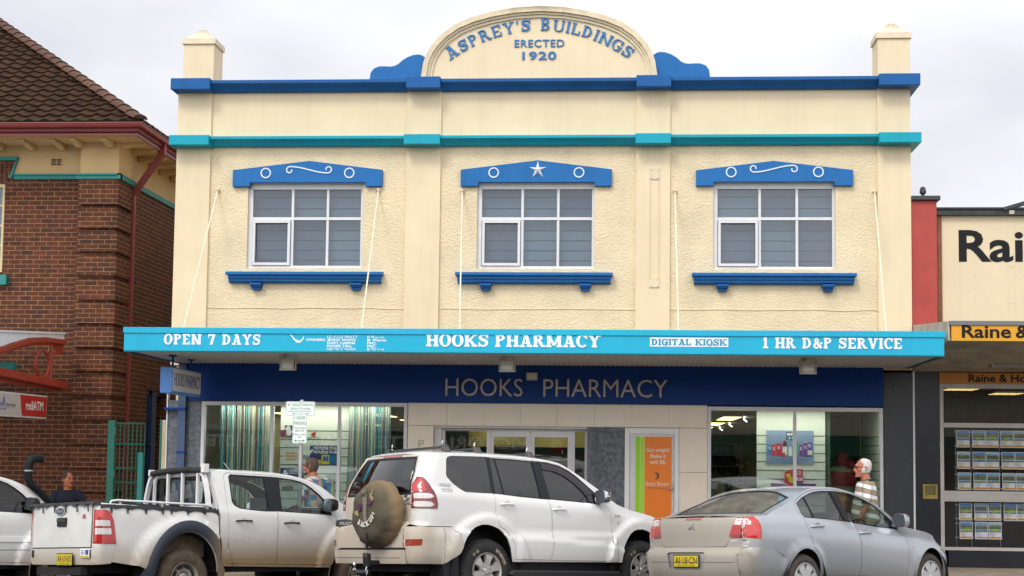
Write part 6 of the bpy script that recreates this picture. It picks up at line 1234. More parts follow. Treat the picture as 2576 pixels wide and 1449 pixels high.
# ------------------------------------------------------------------ cars
def arch_cut(cx, cz, rx, rz, a0, a1, n=16): return ell(cx, cz, rx, rz, a0, a1, n)
def make_sedan():
    c = Car('silver_sedan', 'silver four door sedan with dusty boot and yellow plate parked by the stone pilaster', SEDAN, (1.5264, -5.133, .047, .7895, -.0293)); B = c.B
    pm = M('silver_paint', (.47, .495, .53), .28, metal=.5, coat=.6, dirt=(MUD, [(0, -.55, -1.05, .42), (2, .62, .30, .35)]))
    pd = M('silver_paint_dusty', (.48, .50, .52), .32, metal=.4, coat=.4, dirt=((.34, .27, .17), [(0, -.6, -.95, .62), (2, .60, .30, .3)]))
    Z0 = .24
    rarch = [(x, z) for x, z in ell(.05, .31, .345, .405, 180, 0, 18)]; farch = ell(2.77, .31, .35, .405, 180, 0, 18)
    rear_edge = [(smooth_tab(B.xe, z), z) for z in (1.095, 1.05, .98, .90, .80, .73)]
    topl = [(x, smooth_tab(B.ze, x)) for x in (-.90, -.75, -.62, -.45, -.32, -.2, -.08, .02, .12, .231, .36, .507, .7, .886, 1.1, 1.367, 1.52, 1.662, 1.78, 1.893, 2.0, 2.1, 2.19, 2.28, 2.4, 2.5, 2.65, 2.8, 2.95, 3.07, 3.2, 3.3, 3.4)]
    out = [(-.945, .73), (-.60, .73), (-.36, .62)] + [(-.30, .31)] + rarch + [(.41, Z0), (2.40, Z0)] + farch + [(3.14, .30), (3.3, .30), (3.46, .40), (3.46, .5)] + topl[::-1] + rear_edge
    rd = [(.04, 1.106), (.10, .96), (.151, .845), (.198, .739)] + ell(.05, .31, .40, .455, 62, 10, 6) + [(.45, Z0 + .04), (1.15, Z0 + .04), (1.197, .418), (1.179, .785), (1.091, 1.031), (.905, 1.475), (.70, 1.474), (.507, 1.46), (.36, 1.435), (.231, 1.398), (.10, 1.345), (.009, 1.297), (.0, 1.22)]
    fd = [(1.160, Z0 + .04), (1.207, .418), (1.189, .785), (1.101, 1.031), (.915, 1.475), (1.14, 1.446), (1.367, 1.411), (1.52, 1.366), (1.662, 1.315), (1.78, 1.268), (1.893, 1.216), (2.0, 1.15), (2.099, 1.077), (2.16, .98), (2.20, .85), (2.243, .72), (2.238, .404), (2.22, Z0 + .04)]
    bs = c.side('body_side', out, pm, holes=[rd, fd], step=.06)
    tr = [(.038, 1.276), (.10, 1.308), (.196, 1.352), (.34, 1.397), (.481, 1.431), (.65, 1.447), (.905, 1.450), (1.075, 1.042), (.60, 1.075), (.095, 1.098)]
    tf = [(.925, 1.450), (1.12, 1.438), (1.277, 1.423), (1.46, 1.376), (1.653, 1.317), (1.81, 1.24), (1.96, 1.142), (2.06, 1.06), (2.125, .955), (1.6, .99), (1.105, 1.035)]
    gr = [(.054, 1.274), (.12, 1.305), (.196, 1.337), (.34, 1.382), (.481, 1.416), (.65, 1.432), (.81, 1.436), (.938, 1.066), (.6, 1.088), (.102, 1.113)]; gf = [(.989, 1.434), (1.14, 1.421), (1.277, 1.409), (1.46, 1.362), (1.653, 1.302), (1.80, 1.225), (1.95, 1.127), (2.04, 1.045), (2.096, .962), (1.6, 1.005), (1.061, 1.055)]
    c.side('inner_shell', out, shell, off=-.03, holes=[shrink(tr, .004), shrink(tf, .004)], step=.12, rim=0)
    for nm, dpoly, tpoly, gpoly, hx, hz in (('rear', rd, tr, gr, (.165, .418), .985), ('front', fd, tf, gf, (1.155, 1.41), .905)):
        ds = c.side('door', shrink(dpoly, .006), pm, holes=[tpoly], step=.06)
        for d, sg in zip(ds, (1, -1)):
            skin('window_trim', tpoly, lambda x, z, sg=sg: (x, -sg * (B.hw(x, z) - .004), z), trim, d, [gpoly], .06, (), .01, nrm=(0, -sg, 0))
            skin('window_pane', gpoly, lambda x, z, sg=sg: (x, -sg * (B.hw(x, z) - .010), z), glass_mid if nm == 'rear' else glass_car, d, [], .08, (), 0, nrm=(0, -sg, 0))
            if nm == 'rear': skin('window_divider', [(.225, 1.345), (.255, 1.355), (.335, 1.10), (.300, 1.10)], lambda x, z, sg=sg: (x, -sg * (B.hw(x, z) - .002), z), trim, d, [], .06, (), .006, nrm=(0, -sg, 0))
        door_handle(c, ds[0], hx[0], hx[1], hz, pm)
    for b_, sg in zip(bs, (1, -1)): skin('pillar_cover', [(.835, 1.450), (.975, 1.447), (1.075, 1.05), (.955, 1.062)], lambda x, z, sg=sg: (x, -sg * (B.hw(x, z) + .004), z), trim, b_, [], .06, (), .006, nrm=(0, -sg, 0))
    # top skins: boot lid, rear glass, roof, windscreen, bonnet
    V = 1.0
    c.top('boot_deck', [(-.915, -V), (-.915, V), (-.60, V), (-.60, -V)], pd)
    rg = [(-.555, -.86), (-.585, -.5), (-.595, 0), (-.585, .5), (-.555, .86), (.02, .88), (.13, .5), (.145, 0), (.13, -.5), (.02, -.88)]
    rf = [(-.60, -V), (-.60, V), (1.53, V), (1.53, -V)]
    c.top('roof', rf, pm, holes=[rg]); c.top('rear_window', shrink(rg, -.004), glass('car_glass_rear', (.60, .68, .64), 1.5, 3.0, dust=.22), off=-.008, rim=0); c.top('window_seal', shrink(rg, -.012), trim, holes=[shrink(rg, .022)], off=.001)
    ws = [(1.60, -.90), (1.56, 0), (1.60, .90), (2.36, .90), (2.46, 0), (2.36, -.90)]
    c.top('windscreen_frame', [(1.53, -V), (1.53, V), (2.42, V), (2.50, 0), (2.42, -V)], pm, holes=[ws]); c.top('windscreen', shrink(ws, -.01), glass_car, off=-.008, rim=0)
    c.top('bonnet', [(2.425, -V), (2.505, 0), (2.425, V), (3.40, V), (3.40, -V)], pm)
    # rear face
    t_ = [(.632, 1.095), (.60, .98), (.566, .875), (.555, .80), (.515, .742), (.0, .738), (-.515, .742), (-.555, .80), (-.566, .875), (-.60, .98), (-.632, 1.095)]
    lid = c.rear('boot_lid', t_, pd)
    for sg in (1, -1):
        rp = [(sg * .568, .868), (sg * .602, .98), (sg * .636, 1.098), (sg * .72, 1.098), (sg * .72, .850), (sg * .60, .845)]
        tl = c.rear('tail_light', rp, lens_red, off=.006); q = c.rear('clear_lens', [(sg * .622, 1.005), (sg * .636, 1.078), (sg * .72, 1.085), (sg * .72, 1.0)], lens_clear, tl, off=.009)
        c.rear('reversing_lens', [(sg * .60, .855), (sg * .60, .885), (sg * .72, .885), (sg * .72, .855)], lens_dark, tl, off=.009)
        sp = [(smooth_tab(B.xe, .85), .85), (smooth_tab(B.xe, .95), .95), (smooth_tab(B.xe, 1.095), 1.095), (-.835, 1.105), (-.80, 1.0), (-.80, .9), (-.81, .832), (-.88, .838)]
        f = lambda x, z, sg=sg, o=.006: (x, -(-sg) * (B.hw(x, z) + o) * 1.0, z)
        skin('tail_light_side', sp, lambda x, z, sg=sg: (x, sg * (B.hw(x, z) + .006), z), lens_bright, tl, [], .03, c.fx(.95), .012, nrm=(0, sg, 0))
        skin('clear_lens', [(smooth_tab(B.xe, 1.0) + .001, 1.005), (smooth_tab(B.xe, 1.07) + .001, 1.08), (-.898, 1.08), (-.90, 1.005)], lambda x, z, sg=sg: (x, sg * (B.hw(x, z) + .009), z), lens_clear, tl, [], .025, c.fx(1.0), .006, nrm=(0, sg, 0))
        c.rear('rear_panel', [(sg * .562, .862), (sg * .60, .842), (sg * .73, .842), (sg * .73, .73), (sg * .52, .73), (sg * .558, .80)], pd)
    c.rear('panel_gap', [(.74, .72), (.74, 1.09), (-.74, 1.09), (-.74, .72)], shell, off=-.025, rim=0)
    text('lettering', '380', chrome, lid, (B.rearx(-.62, .805) - .006, -.575, .795), (.18, -1, 0), (0, 0, 1), w_=.12, h=.032, bold=.02, depth=.005)
    # three diamond emblem
    m = MB(); ez = .985
    for a in (90, 210, 330):
        d = Vector((math.cos(rad(a)), math.sin(rad(a)))); n = Vector((-d.y, d.x)); pts = [Vector((0, 0)), d * .033 + n * .019, d * .066, d * .033 - n * .019]; m.prism([(-(p.x), ez + p.y) for p in pts], B.rearx(0, ez) - .010, B.rearx(0, ez) - .002, 0)
    m.build('emblem', chrome, lid); c.rear('brake_light', [(.13, 1.068), (.13, 1.10), (-.13, 1.10), (-.13, 1.068)], M('brake_lens_pale', (.30, .12, .10), .2), lid, off=.004)
    # bumper
    rec = rnd([(.345, .675), (-.29, .675), (-.25, .455), (.305, .455)], .04)
    zz = (.28, .40, .52, .62, .665, .70, .73)
    bp = c.rear('bumper', [(.74, .28), (.74, .735), (-.74, .735), (-.74, .28)], pd, holes=[rec]); c.rear('plate_recess', shrink(rec, -.01), pm, bp, off=-.03)
    for sg in (1, -1): skin('bumper_corner', [(smooth_tab(B.xe, z), z) for z in zz[::-1]] + [(-.60, .28), (-.36, .30), (-.30, .45), (-.345, .60), (-.60, .728)], lambda x, z, sg=sg: (x, sg * (B.hw(x, z) + .002), z), pd, bp, [], .06, c.fx(.5), .012, nrm=(0, sg, 0))
    num_plate(c, bp, (B.rearx(.015, .565) + .012, .015, .565), (0, -1, 0), (0, 0, 1), .40, .135, 'AI·18·CN', plate_y, sub='NEW SOUTH WALES')
    c.rear('bumper_line', [(.74, .548), (.74, .556), (-.74, .556), (-.74, .548)], M('line_grey', (.12, .12, .12), .6), bp, off=.0015, rim=0)
    # front
    c.front('front_bumper', [(.55, .28), (.55, .66), (-.55, .66), (-.55, .28)], pm)
    for sg in (1, -1): skin('front_bumper_corner', [(3.0 + .14, .28), (3.16, .45), (3.2, .62)] + [(smooth_tab(B.xf, z), z) for z in (.60, .5, .4, .28)], lambda x, z, sg=sg: (x, sg * (B.hw(x, z) + .001), z), pm, c.root, [], .06, [smooth_tab(B.xf, .5) - B.rf * (1 - math.cos(rad(a))) for a in (10, 22, 35, 50, 65)], .01, nrm=(0, sg, 0))
    for sg in (1, -1): skin('head_light', [(3.06, .70), (3.10, .80), (3.30, .735), (3.38, .66)], lambda x, z, sg=sg: (x, sg * (B.hw(x, z) + .004), z), lens_clear, c.root, [], .06, (), .01, nrm=(0, sg, 0))
    yy = -B.hw(2.37, .735); MB().lathe([(0, -.008), (.018, -.007), (.022, 0)], (2.365, yy, .735), 1, 14).build('side_indicator', M('indicator_pale', (.62, .52, .40), .3), c.root)
    ty = M('tyre_dusty', (.050, .042, .034), .9, var=.3, vscale=10); hub = M('hubcap_silver', (.50, .50, .50), .35, metal=.5)
    for x in (.03, 2.75):
        for sg in (-1, 1): wheel(c, x, sg * .80, .32, .325, .21, .215, 'cap', ty, hub, sg)
    for x in (.05, 2.77): wheelhouse(c, x, .31, .40)
    MB().box(-.85, 3.3, -.60, .60, .20, .55).box(.46, 2.33, -.86, .86, .20, .36).box(-.9, .3, -.6, .6, .55, 1.02).box(2.4, 3.3, -.6, .6, .5, .80).build('underbody', under, c.root); MB().box(-.55, .45, -.62, .62, 1.02, 1.05).build('parcel_shelf', dash_m, c.root)
    seats(c, None, .62, .36, .62, ((1.28, 2), (.42, 1)), 2.02, .98); mirror_(c, 2.07, 1.075, pm)
    return c
def make_prado():
    c = Car('white_four_wheel_drive', 'white four wheel drive wagon with muddy covered spare wheel and roof racks', PRADO, (-2.4262, -5.278, .043, .7902, -.0375)); B = c.B
    pm = M('prado_white', (.70, .69, .665), .25, coat=.7, dirt=(MUD, [(2, .70, .42, .35), (0, -.80, -1.03, .30)])); pr_ = M('prado_white_rear', (.69, .67, .63), .3, coat=.5, dirt=((.36, .27, .16), [(0, -.60, -.85, .65), (2, 1.3, .5, .65)]))
    rarch = [(-.415, .46), (-.403, .504), (-.379, .713), (-.335, .80), (-.276, .865), (-.18, .93), (-.076, .962), (.02, .962), (.111, .942), (.2, .91), (.271, .86), (.33, .78), (.38, .67), (.42, .54)]
    farch = [(2.372, .50), (2.372, .563), (2.433, .717), (2.48, .80), (2.543, .873), (2.61, .915), (2.681, .933), (2.78, .938), (2.87, .925), (2.97, .885), (3.06, .81), (3.13, .70), (3.17, .55)]
    topl = [(x, smooth_tab(B.ze, x)) for x in (-.78, -.70, -.5, -.3, -.1, .15, .4, .6, .80, 1.0, 1.12, 1.28, 1.43, 1.57, 1.70, 1.84, 1.97, 2.09, 2.2, 2.3, 2.40, 2.55, 2.7, 2.88, 3.05, 3.2, 3.3, 3.45)]
    re = [(smooth_tab(B.xe, z), z) for z in (1.80, 1.72, 1.6, 1.5, 1.4, 1.25, 1.1, .96)]
    bump_top = [(-.53, .926), (-.43, .84)]
    out = [(-1.01, .935), (-.53, .932), (-.425, .84)] + rarch[2:-1] + [(.42, .50), (2.36, .49)] + farch[1:] + [(3.25, .5), (3.55, .55), (3.58, .9), (3.5, .92)] + topl[::-1] + re
    rd = [(.215, 1.826), (.197, 1.6), (.179, 1.34), (.169, 1.098), (.185, 1.0), (.215, .937), (.30, .90), (.40, .80), (.45, .68), (.465, .53), (1.068, .519), (1.10, .57), (1.113, .624), (1.13, .8), (1.137, .994), (1.12, 1.15), (1.097, 1.291), (1.023, 1.813), (.8, 1.822), (.5, 1.828)]
    fd = [(1.033, 1.811), (1.105, 1.291), (1.128, 1.15), (1.145, .994), (1.138, .8), (1.121, .62), (1.108, .57), (1.076, .518), (2.122, .5), (2.165, .55), (2.19, .627), (2.225, .8), (2.231, 1.011), (2.215, 1.12), (2.19, 1.22), (2.14, 1.29), (2.05, 1.385), (1.9, 1.50), (1.74, 1.62), (1.6, 1.705), (1.45, 1.77), (1.28, 1.80)]
    qw = rnd([(-.55, 1.55), (-.50, 1.76), (-.472, 1.795), (-.409, 1.812), (.20, 1.828), (.155, 1.353), (-.295, 1.358), (-.46, 1.458)], .03)
    crease = PRADO.creases = [(.50, 2.30, [(.46, .0), (.52, .018), (.80, .026), (.845, .022), (.875, 0)])]
    bs = c.side('body_side', out, pm, holes=[rd, fd, qw], step=.035)
    for b_, sg in zip(bs, (1, -1)): skin('quarter_window', shrink(qw, .003), lambda x, z, sg=sg: (x, -sg * (B.hw(x, z) + .001), z), glass_dark, b_, [], .07, (), .006, nrm=(0, -sg, 0))
    tr = [(.205, 1.815), (.19, 1.6), (.185, 1.355), (.6, 1.325), (1.082, 1.302), (1.015, 1.803), (.6, 1.815)]; g1 = [(.325, 1.80), (.372, 1.352), (.98, 1.322), (.945, 1.792), (.6, 1.802)]; g0 = [(.215, 1.800), (.205, 1.6), (.2, 1.368), (.35, 1.357), (.302, 1.80)]
    tf = [(1.045, 1.805), (1.10, 1.308), (1.6, 1.285), (2.06, 1.262), (2.10, 1.285), (1.975, 1.452), (1.86, 1.54), (1.735, 1.628), (1.6, 1.70), (1.445, 1.762), (1.25, 1.795)]; gf = [(1.10, 1.79), (1.15, 1.322), (1.6, 1.30), (1.99, 1.278), (2.02, 1.30), (1.93, 1.435), (1.82, 1.525), (1.70, 1.605), (1.57, 1.675), (1.43, 1.735), (1.25, 1.775)]
    vis = [(1.10, 1.79), (1.108, 1.70), (1.30, 1.685), (1.48, 1.63), (1.62, 1.55), (1.75, 1.45), (1.83, 1.36), (1.86, 1.288), (1.99, 1.278), (2.02, 1.30), (1.93, 1.435), (1.82, 1.525), (1.70, 1.605), (1.57, 1.675), (1.43, 1.735), (1.25, 1.775)]
    c.side('inner_shell', out, shell, off=-.035, holes=[shrink(tr, .004), shrink(tf, .004), shrink(qw, .01)], step=.12, rim=0)
    for nm, dp, tp, gs, hx, hz in (('r', rd, tr, [g0, g1], (.25, .49), 1.218), ('f', fd, tf, [gf], (1.15, 1.388), 1.172)):
        ds = c.side('door', shrink(dp, .006), pm, holes=[tp], step=.04)
        for d, sg in zip(ds, (1, -1)):
            skin('window_trim', tp, lambda x, z, sg=sg: (x, -sg * (B.hw(x, z) - .004), z), trim, d, gs, .06, (), .01, nrm=(0, -sg, 0))
            for g_ in gs: skin('window_pane', g_, lambda x, z, sg=sg: (x, -sg * (B.hw(x, z) - .009), z), glass_dark if nm == 'r' else glass('car_glass_tint', (.14, .15, .16), 1.5, 2.6), d, [], .08, (), 0, nrm=(0, -sg, 0))
            if nm == 'f': skin('weather_shield', vis, lambda x, z, sg=sg: (x, -sg * (B.hw(x, z) + .010), z), glass('shield_smoke', (.28, .20, .19), 1.5, 2.0), d, [], .06, (), .004, nrm=(0, -sg, 0))
        door_handle(c, ds[0], hx[0], hx[1], hz, pm)
        if nm == 'f': pass
    for b_, sg in zip(bs, (1, -1)): skin('pillar_cover', [(.955, 1.808), (1.085, 1.80), (1.15, 1.305), (.985, 1.315)], lambda x, z, sg=sg: (x, -sg * (B.hw(x, z) + .004), z), trim, b_, [], .06, (), .006, nrm=(0, -sg, 0))
    for b_, sg in zip(bs, (1, -1)): skin('pillar_cover', [(.165, 1.822), (.225, 1.822), (.21, 1.352), (.15, 1.355)], lambda x, z, sg=sg: (x, -sg * (B.hw(x, z) + .004), z), trim, b_, [], .06, (), .006, nrm=(0, -sg, 0))
    V = 1.0
    c.top('roof', [(-.78, -V), (-.78, V), (1.42, V), (1.42, -V)], pm); ws = [(1.47, -.90), (1.45, 0), (1.47, .90), (2.28, .90), (2.38, 0), (2.28, -.90)]
    c.top('windscreen_frame', [(1.42, -V), (1.42, V), (2.33, V), (2.42, 0), (2.33, -V)], pm, holes=[ws]); c.top('windscreen', shrink(ws, -.01), glass('car_glass_tint', (.14, .15, .16), 1.5, 2.6), off=-.008, rim=0)
    c.top('bonnet', [(2.335, -V), (2.425, 0), (2.335, V), (3.45, V), (3.45, -V)], pm)
    # tailgate
    yb = .72; gl = [(.655, 1.325), (.60, 1.60), (.52, 1.785), (-.54, 1.785), (-.62, 1.60), (-.675, 1.325)]
    tgp = [(.70, .66), (.70, 1.3), (.66, 1.5), (.60, 1.72), (.56, 1.82), (-.56, 1.82), (-.60, 1.72), (-.66, 1.5), (-.70, 1.3), (-.70, .66)]
    tg = c.rear('tailgate', tgp, pr_, holes=[gl]); c.rear('rear_window', shrink(gl, -.004), glass('rear_privacy', (.07, .075, .08), 1.5, 3.2), tg, off=-.004, rim=0); c.rear('window_seal', shrink(gl, -.012), trim, tg, holes=[shrink(gl, .018)], off=.001)
    c.rear('panel_gap', [(.70, .5), (.70, 1.3), (.60, 1.5), (.52, 1.72), (.46, 1.8), (-.46, 1.8), (-.52, 1.72), (-.60, 1.5), (-.70, 1.3), (-.70, .5)], shell, holes=[shrink(gl, .05)], off=-.03, rim=0)
    c.rear('brake_light', [(.10, 1.795), (.10, 1.822), (-.27, 1.822), (-.27, 1.795)], M('brake_lens_pink', (.30, .12, .12), .25), tg, off=.012)
    for sg in (1, -1):
        sp = [(smooth_tab(B.xe, 1.145), 1.145), (smooth_tab(B.xe, 1.25), 1.25), (smooth_tab(B.xe, 1.35), 1.35), (smooth_tab(B.xe, 1.45) + .005, 1.45), (-.915, 1.535), (-.872, 1.528), (-.84, 1.475), (-.81, 1.41), (-.78, 1.33), (-.757, 1.253), (-.748, 1.19), (-.755, 1.145)]
        F = lambda o, sg=sg: (lambda x, z: (x, sg * (B.hw(x, z) + o), z))
        tl = skin('tail_light', sp, F(.010), lens_dark, c.root, [], .03, c.fx(1.3), .015, nrm=(0, sg, 0))
        skin('bright_lens', [(smooth_tab(B.xe, 1.35) + .004, 1.355), (smooth_tab(B.xe, 1.42) + .004, 1.43), (-.91, 1.515), (-.885, 1.515), (-.885, 1.36)], F(.014), lens_bright, tl, [], .025, c.fx(1.4), .006, nrm=(0, sg, 0))
        for z0, z1 in ((1.265, 1.335), (1.165, 1.235)): skin('clear_lens', rnd([(smooth_tab(B.xe, z0) + .004, z0), (smooth_tab(B.xe, z1) + .004, z1), (-.85, z1 - .008), (-.80, (z0 + z1) / 2 - .01), (-.85, z0)], .02), F(.016), lens_clear, tl, [], .025, c.fx(1.2), .008, nrm=(0, sg, 0))
        # bumper corner, reflector, mudflap
        bc = [(smooth_tab(B.xe, z), z) for z in (.925, .85, .75, .65, .55, .48)] + [(-.66, .475), (-.44, .60), (-.403, .66), (-.385, .713), (-.435, .83), (-.535, .924)]
        b_ = skin('bumper_corner', bc, F(.012), pr_, c.root, [], .055, c.fx(.7), .02, nrm=(0, sg, 0))
        skin('reflector', rnd([(smooth_tab(B.xe, .69) + .003, .69), (smooth_tab(B.xe, .77) + .003, .772), (-.975, .775), (-.985, .70)], .01), F(.016), M('reflector_red', (.28, .035, .012), .25, var=.2, vscale=12), b_, [], .04, c.fx(.73), .008, nrm=(0, sg, 0))
        skin('corner_seam', [(-.655, .48), (-.650, .48), (-.650, .92), (-.655, .92)], F(.0135), M('line_grey', (.12, .12, .12), .6), b_, [], .1, (), 0, nrm=(0, sg, 0))
        MB().prism([(-.66, .48), (-.42, .60), (-.40, .25), (-.62, .25)], sg * .62, sg * .90, 1).build('mud_flap', trim, c.root)
        # side step and sill
        MB().prism([(.40, .40), (2.30, .37), (2.36, .30), (2.30, .27), (.50, .27), (.36, .34)], sg * .80, sg * .98, 1).build('side_step', M('step_black', (.02, .02, .02), .5), c.root, bevel=.02)
        MB().box(.42, 2.36, min(sg * .78, sg * .86), max(sg * .78, sg * .86), .36, .505).build('sill', trim, c.root)
        skin('front_bumper_corner', [(3.18, .45), (3.2, .7), (3.3, .9)] + [(smooth_tab(B.xf, z), z) for z in (.9, .7, .45)], F(.01), pm, c.root, [], .08, [smooth_tab(B.xf, .7) - B.rf * (1 - math.cos(rad(a))) for a in (10, 22, 35, 50, 65)], .01, nrm=(0, sg, 0)); skin('head_light', [(3.14, 1.06), (3.10, 1.105), (3.28, 1.045), (3.42, .98), (3.35, .93)], F(.012), lens_clear, c.root, [], .06, (), .012, nrm=(0, sg, 0))
    c.front('front_bumper', [(.5, .45), (.5, .95), (-.5, .95), (-.5, .45)], pm)
    bm = c.rear('bumper', [(.745, .478), (.745, .645), (-.745, .645), (-.745, .478)], pr_, off=.012); c.rear('bumper_tread', [(.62, .645), (.62, .672), (-.745, .672), (-.745, .645)], trim, bm, off=.004); c.rear('bumper_line', [(.745, .545), (.745, .553), (-.66, .553), (-.66, .545)], M('line_grey', (.12, .12, .12), .6), bm, off=.0135, rim=0)
    # plate holder and name strip on the left of the tailgate
    x0 = -1.06; ph_ = MB().box(x0 - .03, x0 + .06, .08, .62, .60, .93).build('plate_housing', M('housing_grey', (.07, .068, .062), .6, var=.2), tg, bevel=.02)
    num_plate(c, ph_, (x0 - .036, .368, .752), (0, -1, 0), (0, 0, 1), .40, .145, 'JAN·94M', plate_w, M('plate_brown_ink', (.10, .07, .05), .5))
    gm_ = MB().prism([(.76, 1.025), (.60, 1.035), (.30, 1.0), (.30, .93), (.60, .935), (.78, .945)], x0 - .05, x0 + .06, 0).build('tailgate_grip', M('grip_black', (.03, .028, .026), .5), tg, bevel=.015); text('lettering', 'PRADO', M('badge_silver', (.55, .53, .50), .3, metal=.5), gm_, (x0 - .052, .66, .958), (0, -1, 0), (0, 0, 1), w_=.30, h=.042, bold=.02, depth=.003)
    ex = B.rearx(-.645, 1.28) - .012; e_ = MB()
    for cy, cz, ry, rz in ((0, 0, .048, .034), (0, .008, .026, .020), (0, 0, .018, .030)):
        P_ = [(ex, -.625 + cy + ry * math.cos(a), 1.275 + cz + rz * math.sin(a)) for a in [2 * PI * i / 24 for i in range(25)]]; e_.tube(P_, .0045, 6, cap=False)
    e_.build('emblem', chrome, tg, smooth=True); text('lettering', 'GXL', M('badge_brown', (.28, .22, .15), .4, metal=.5), tg, (ex, -.575, 1.19), (.1, -1, 0), (0, 0, 1), w_=.13, h=.03, bold=.02, depth=.004)
    yq = -B.hw(-.55, 1.40) - .003
    text('lettering', '3000', M('badge_silver_dark', (.48, .48, .48), .35), bs[0], (-.685, -B.hw(-.685, 1.43) - .003, 1.42), (1, -.03, 0), (0, .06, 1), w_=.175, h=.040, bold=.0, depth=.004); text('lettering', 'turbo', MATS['badge_silver_dark'], bs[0], (-.665, -B.hw(-.66, 1.38) - .003, 1.372), (1, -.03, 0), (0, .06, 1), w_=.17, h=.036, bold=.01, depth=.003); MB().box(-.665, -.495, -B.hw(-.58, 1.36) - .004, -B.hw(-.58, 1.36) + .004, 1.347, 1.360).build('badge_bar', MATS['badge_silver_dark'], bs[0])
    text('lettering', 'D-4D', MATS['badge_silver_dark'], bs[0], (2.285, -B.hw(2.34, 1.10) - .003, 1.095), (1, 0, 0), (0, 0, 1), w_=.11, h=.035, bold=.02, depth=.003); MB().lathe([(0, -.008), (.022, -.006), (.026, 0)], (2.34, -B.hw(2.34, 1.03), 1.03), 1, 14).build('side_indicator', M('indicator_pale', (.62, .52, .40), .3), bs[0])
    # roof racks
    for x in (-.40, .12, 1.02):
        rk = MB(); zc = 1.885 if x < .9 else 1.865
        rk.tube([(x, .60, zc + .045), (x, -.60, zc + .045)], .017, 8); rack = thing('roof_rack', None, None, (0, 0, 0), local=True); rack.parent = c.root
        for k in ('label', 'category'):
            if k in rack: del rack[k]
        rk.build('cross_bar', M('rack_black', (.03, .03, .032), .45), rack, smooth=True); yc = [.04 + .0]
        ft = MB()
        for sg in (1, -1): ft.prism([(sg * .54, zc + .07), (sg * .585, zc + .07), (sg * .66, zc - .015), (sg * .645, zc - .05), (sg * .57, zc - .02)], x - .045, x + .045, 0)
        ft.build('rack_foot', M('rack_foot_grey', (.06, .06, .062), .5), rack, bevel=.006); MB().prism([(-.612, zc + .035), (-.630, zc + .018), (-.620, zc + .010), (-.602, zc + .028)], x - .046, x - .015, 0).build('red_logo', M('rack_red', (.5, .02, .02), .4), rack)
        eb = MB()
        for sg in ((1, -1) if x < 0 else (-1,)):
            P_ = [(x + .0, sg * .535 + .026 * math.cos(a), zc + .105 + .026 * math.sin(a)) for a in [2 * PI * i / 16 for i in range(17)]]; eb.tube([(p[0] + (p[1] - sg * .535) * .7, p[1], p[2]) for p in P_], .008, 6, cap=False).tube([(x, sg * .535, zc + .05), (x, sg * .535, zc + .085)], .009, 6)
        eb.build('eye_bolt', chrome, rack, smooth=True)
    # spare wheel with cover
    sc_ = M('cover_canvas', (.080, .067, .042), .9, var=.18, vscale=4, bump=.35, bscale=5, bdist=.05, detail=2, dirt=((.24, .16, .08), [(0, -1.34, -1.22, .75), (2, 1.2, 1.5, .4)])); cy, cz, R = -.295, 1.085, .405
    sw = MB(); n = 72; prof = [(0., -1.388), (.12, -1.390), (.24, -1.386), (.30, -1.374), (.345, -1.345), (.37, -1.298), (.395, -1.25), (.410, -1.19), (.405, -1.12), (.385, -1.085), (.36, -1.075), (.2, -1.07)]
    vs = []; random.seed(3); ph = [random.uniform(0, 6.28) for _ in range(8)]
    for i in range(n):
        a = 2 * PI * i / n
        for r, x in prof:
            wob = (.003 * math.sin(9 * a + ph[0]) + .005 * math.sin(17 * a + ph[1] + x * 20) + .004 * math.sin(29 * a + ph[2])) * (r / R) ** 2; low = max(0., -math.sin(a)); pleat = .010 * math.sin(38 * a) * low ** 2 * (r / R)
            q = r + wob + pleat; vs.append((x - (.015 * math.sin(7 * a + ph[3]) * (r / R) ** 2 * (1 if r < .4 else .2)) - pleat * .8, cy + q * math.cos(a), cz + q * math.sin(a) * (1 + .02 * low)))
    q = len(prof); sw.add(vs, [(i * q + j, ((i + 1) % n) * q + j, ((i + 1) % n) * q + j + 1, i * q + j + 1) for i in range(n) for j in range(q - 1)])
    spw_ = sw.build('spare_wheel_cover', sc_, c.root, smooth=True, angle=80)
    MB().tube([(-1.385, cy - .02, .86), (-1.39, cy - .03, .78), (-1.385, cy - .03, .69), (-1.36, cy - .03, .645)], [.012, .014, .016, .01], 8).build('cover_tie', trim, spw_, smooth=True)
    fx_ = -1.404; wt = M('cover_white_ink', (.66, .63, .56), .7, var=.1)
    def arcw(ps, rr):
        # lower arc, reading left to right as seen from behind (left = +y)
        def f(a, b):
            th = rad(ps) - a / rr; r_ = rr - b; return Vector((fx_, cy + r_ * math.sin(th), 1.15 - r_ * math.cos(th))), Vector((-1, 0, 0))
        return f
    slab('lettering', 'BACK UP!', wt, spw_, arcw(38, .232), .062, width=.45, gap=.06, sp=.28, depth=.004)
    gy = M('print_grey', (.19, .17, .13), .7, var=.3, vscale=20); pur = M('print_purple', (.085, .022, .070), .8, var=.4, vscale=30); yel = M('print_cream', (.34, .29, .15), .8); dk = M('print_dark', (.05, .045, .04), .7)
    # printed picture: grey tool body with purple pads and cream tassels
    def pr2(poly, m_, nm, dx=0): return MB().prism([(y, z) for y, z in poly], fx_ - dx - .003, fx_ + .01 - dx, 0).build(nm, m_, spw_)
    pr2(rnd([(-.235, 1.32), (-.315, 1.33), (-.335, 1.20), (-.33, 1.06), (-.34, .98), (-.285, .98), (-.27, 1.10), (-.255, 1.22)], .02), gy, 'print', .0)
    pr2(rnd([(-.225, 1.37), (-.315, 1.38), (-.318, 1.335), (-.23, 1.325)], .012), gy, 'print', .001); pr2([(-.24, 1.325), (-.312, 1.33), (-.31, 1.29), (-.245, 1.285)], dk, 'print', .002)
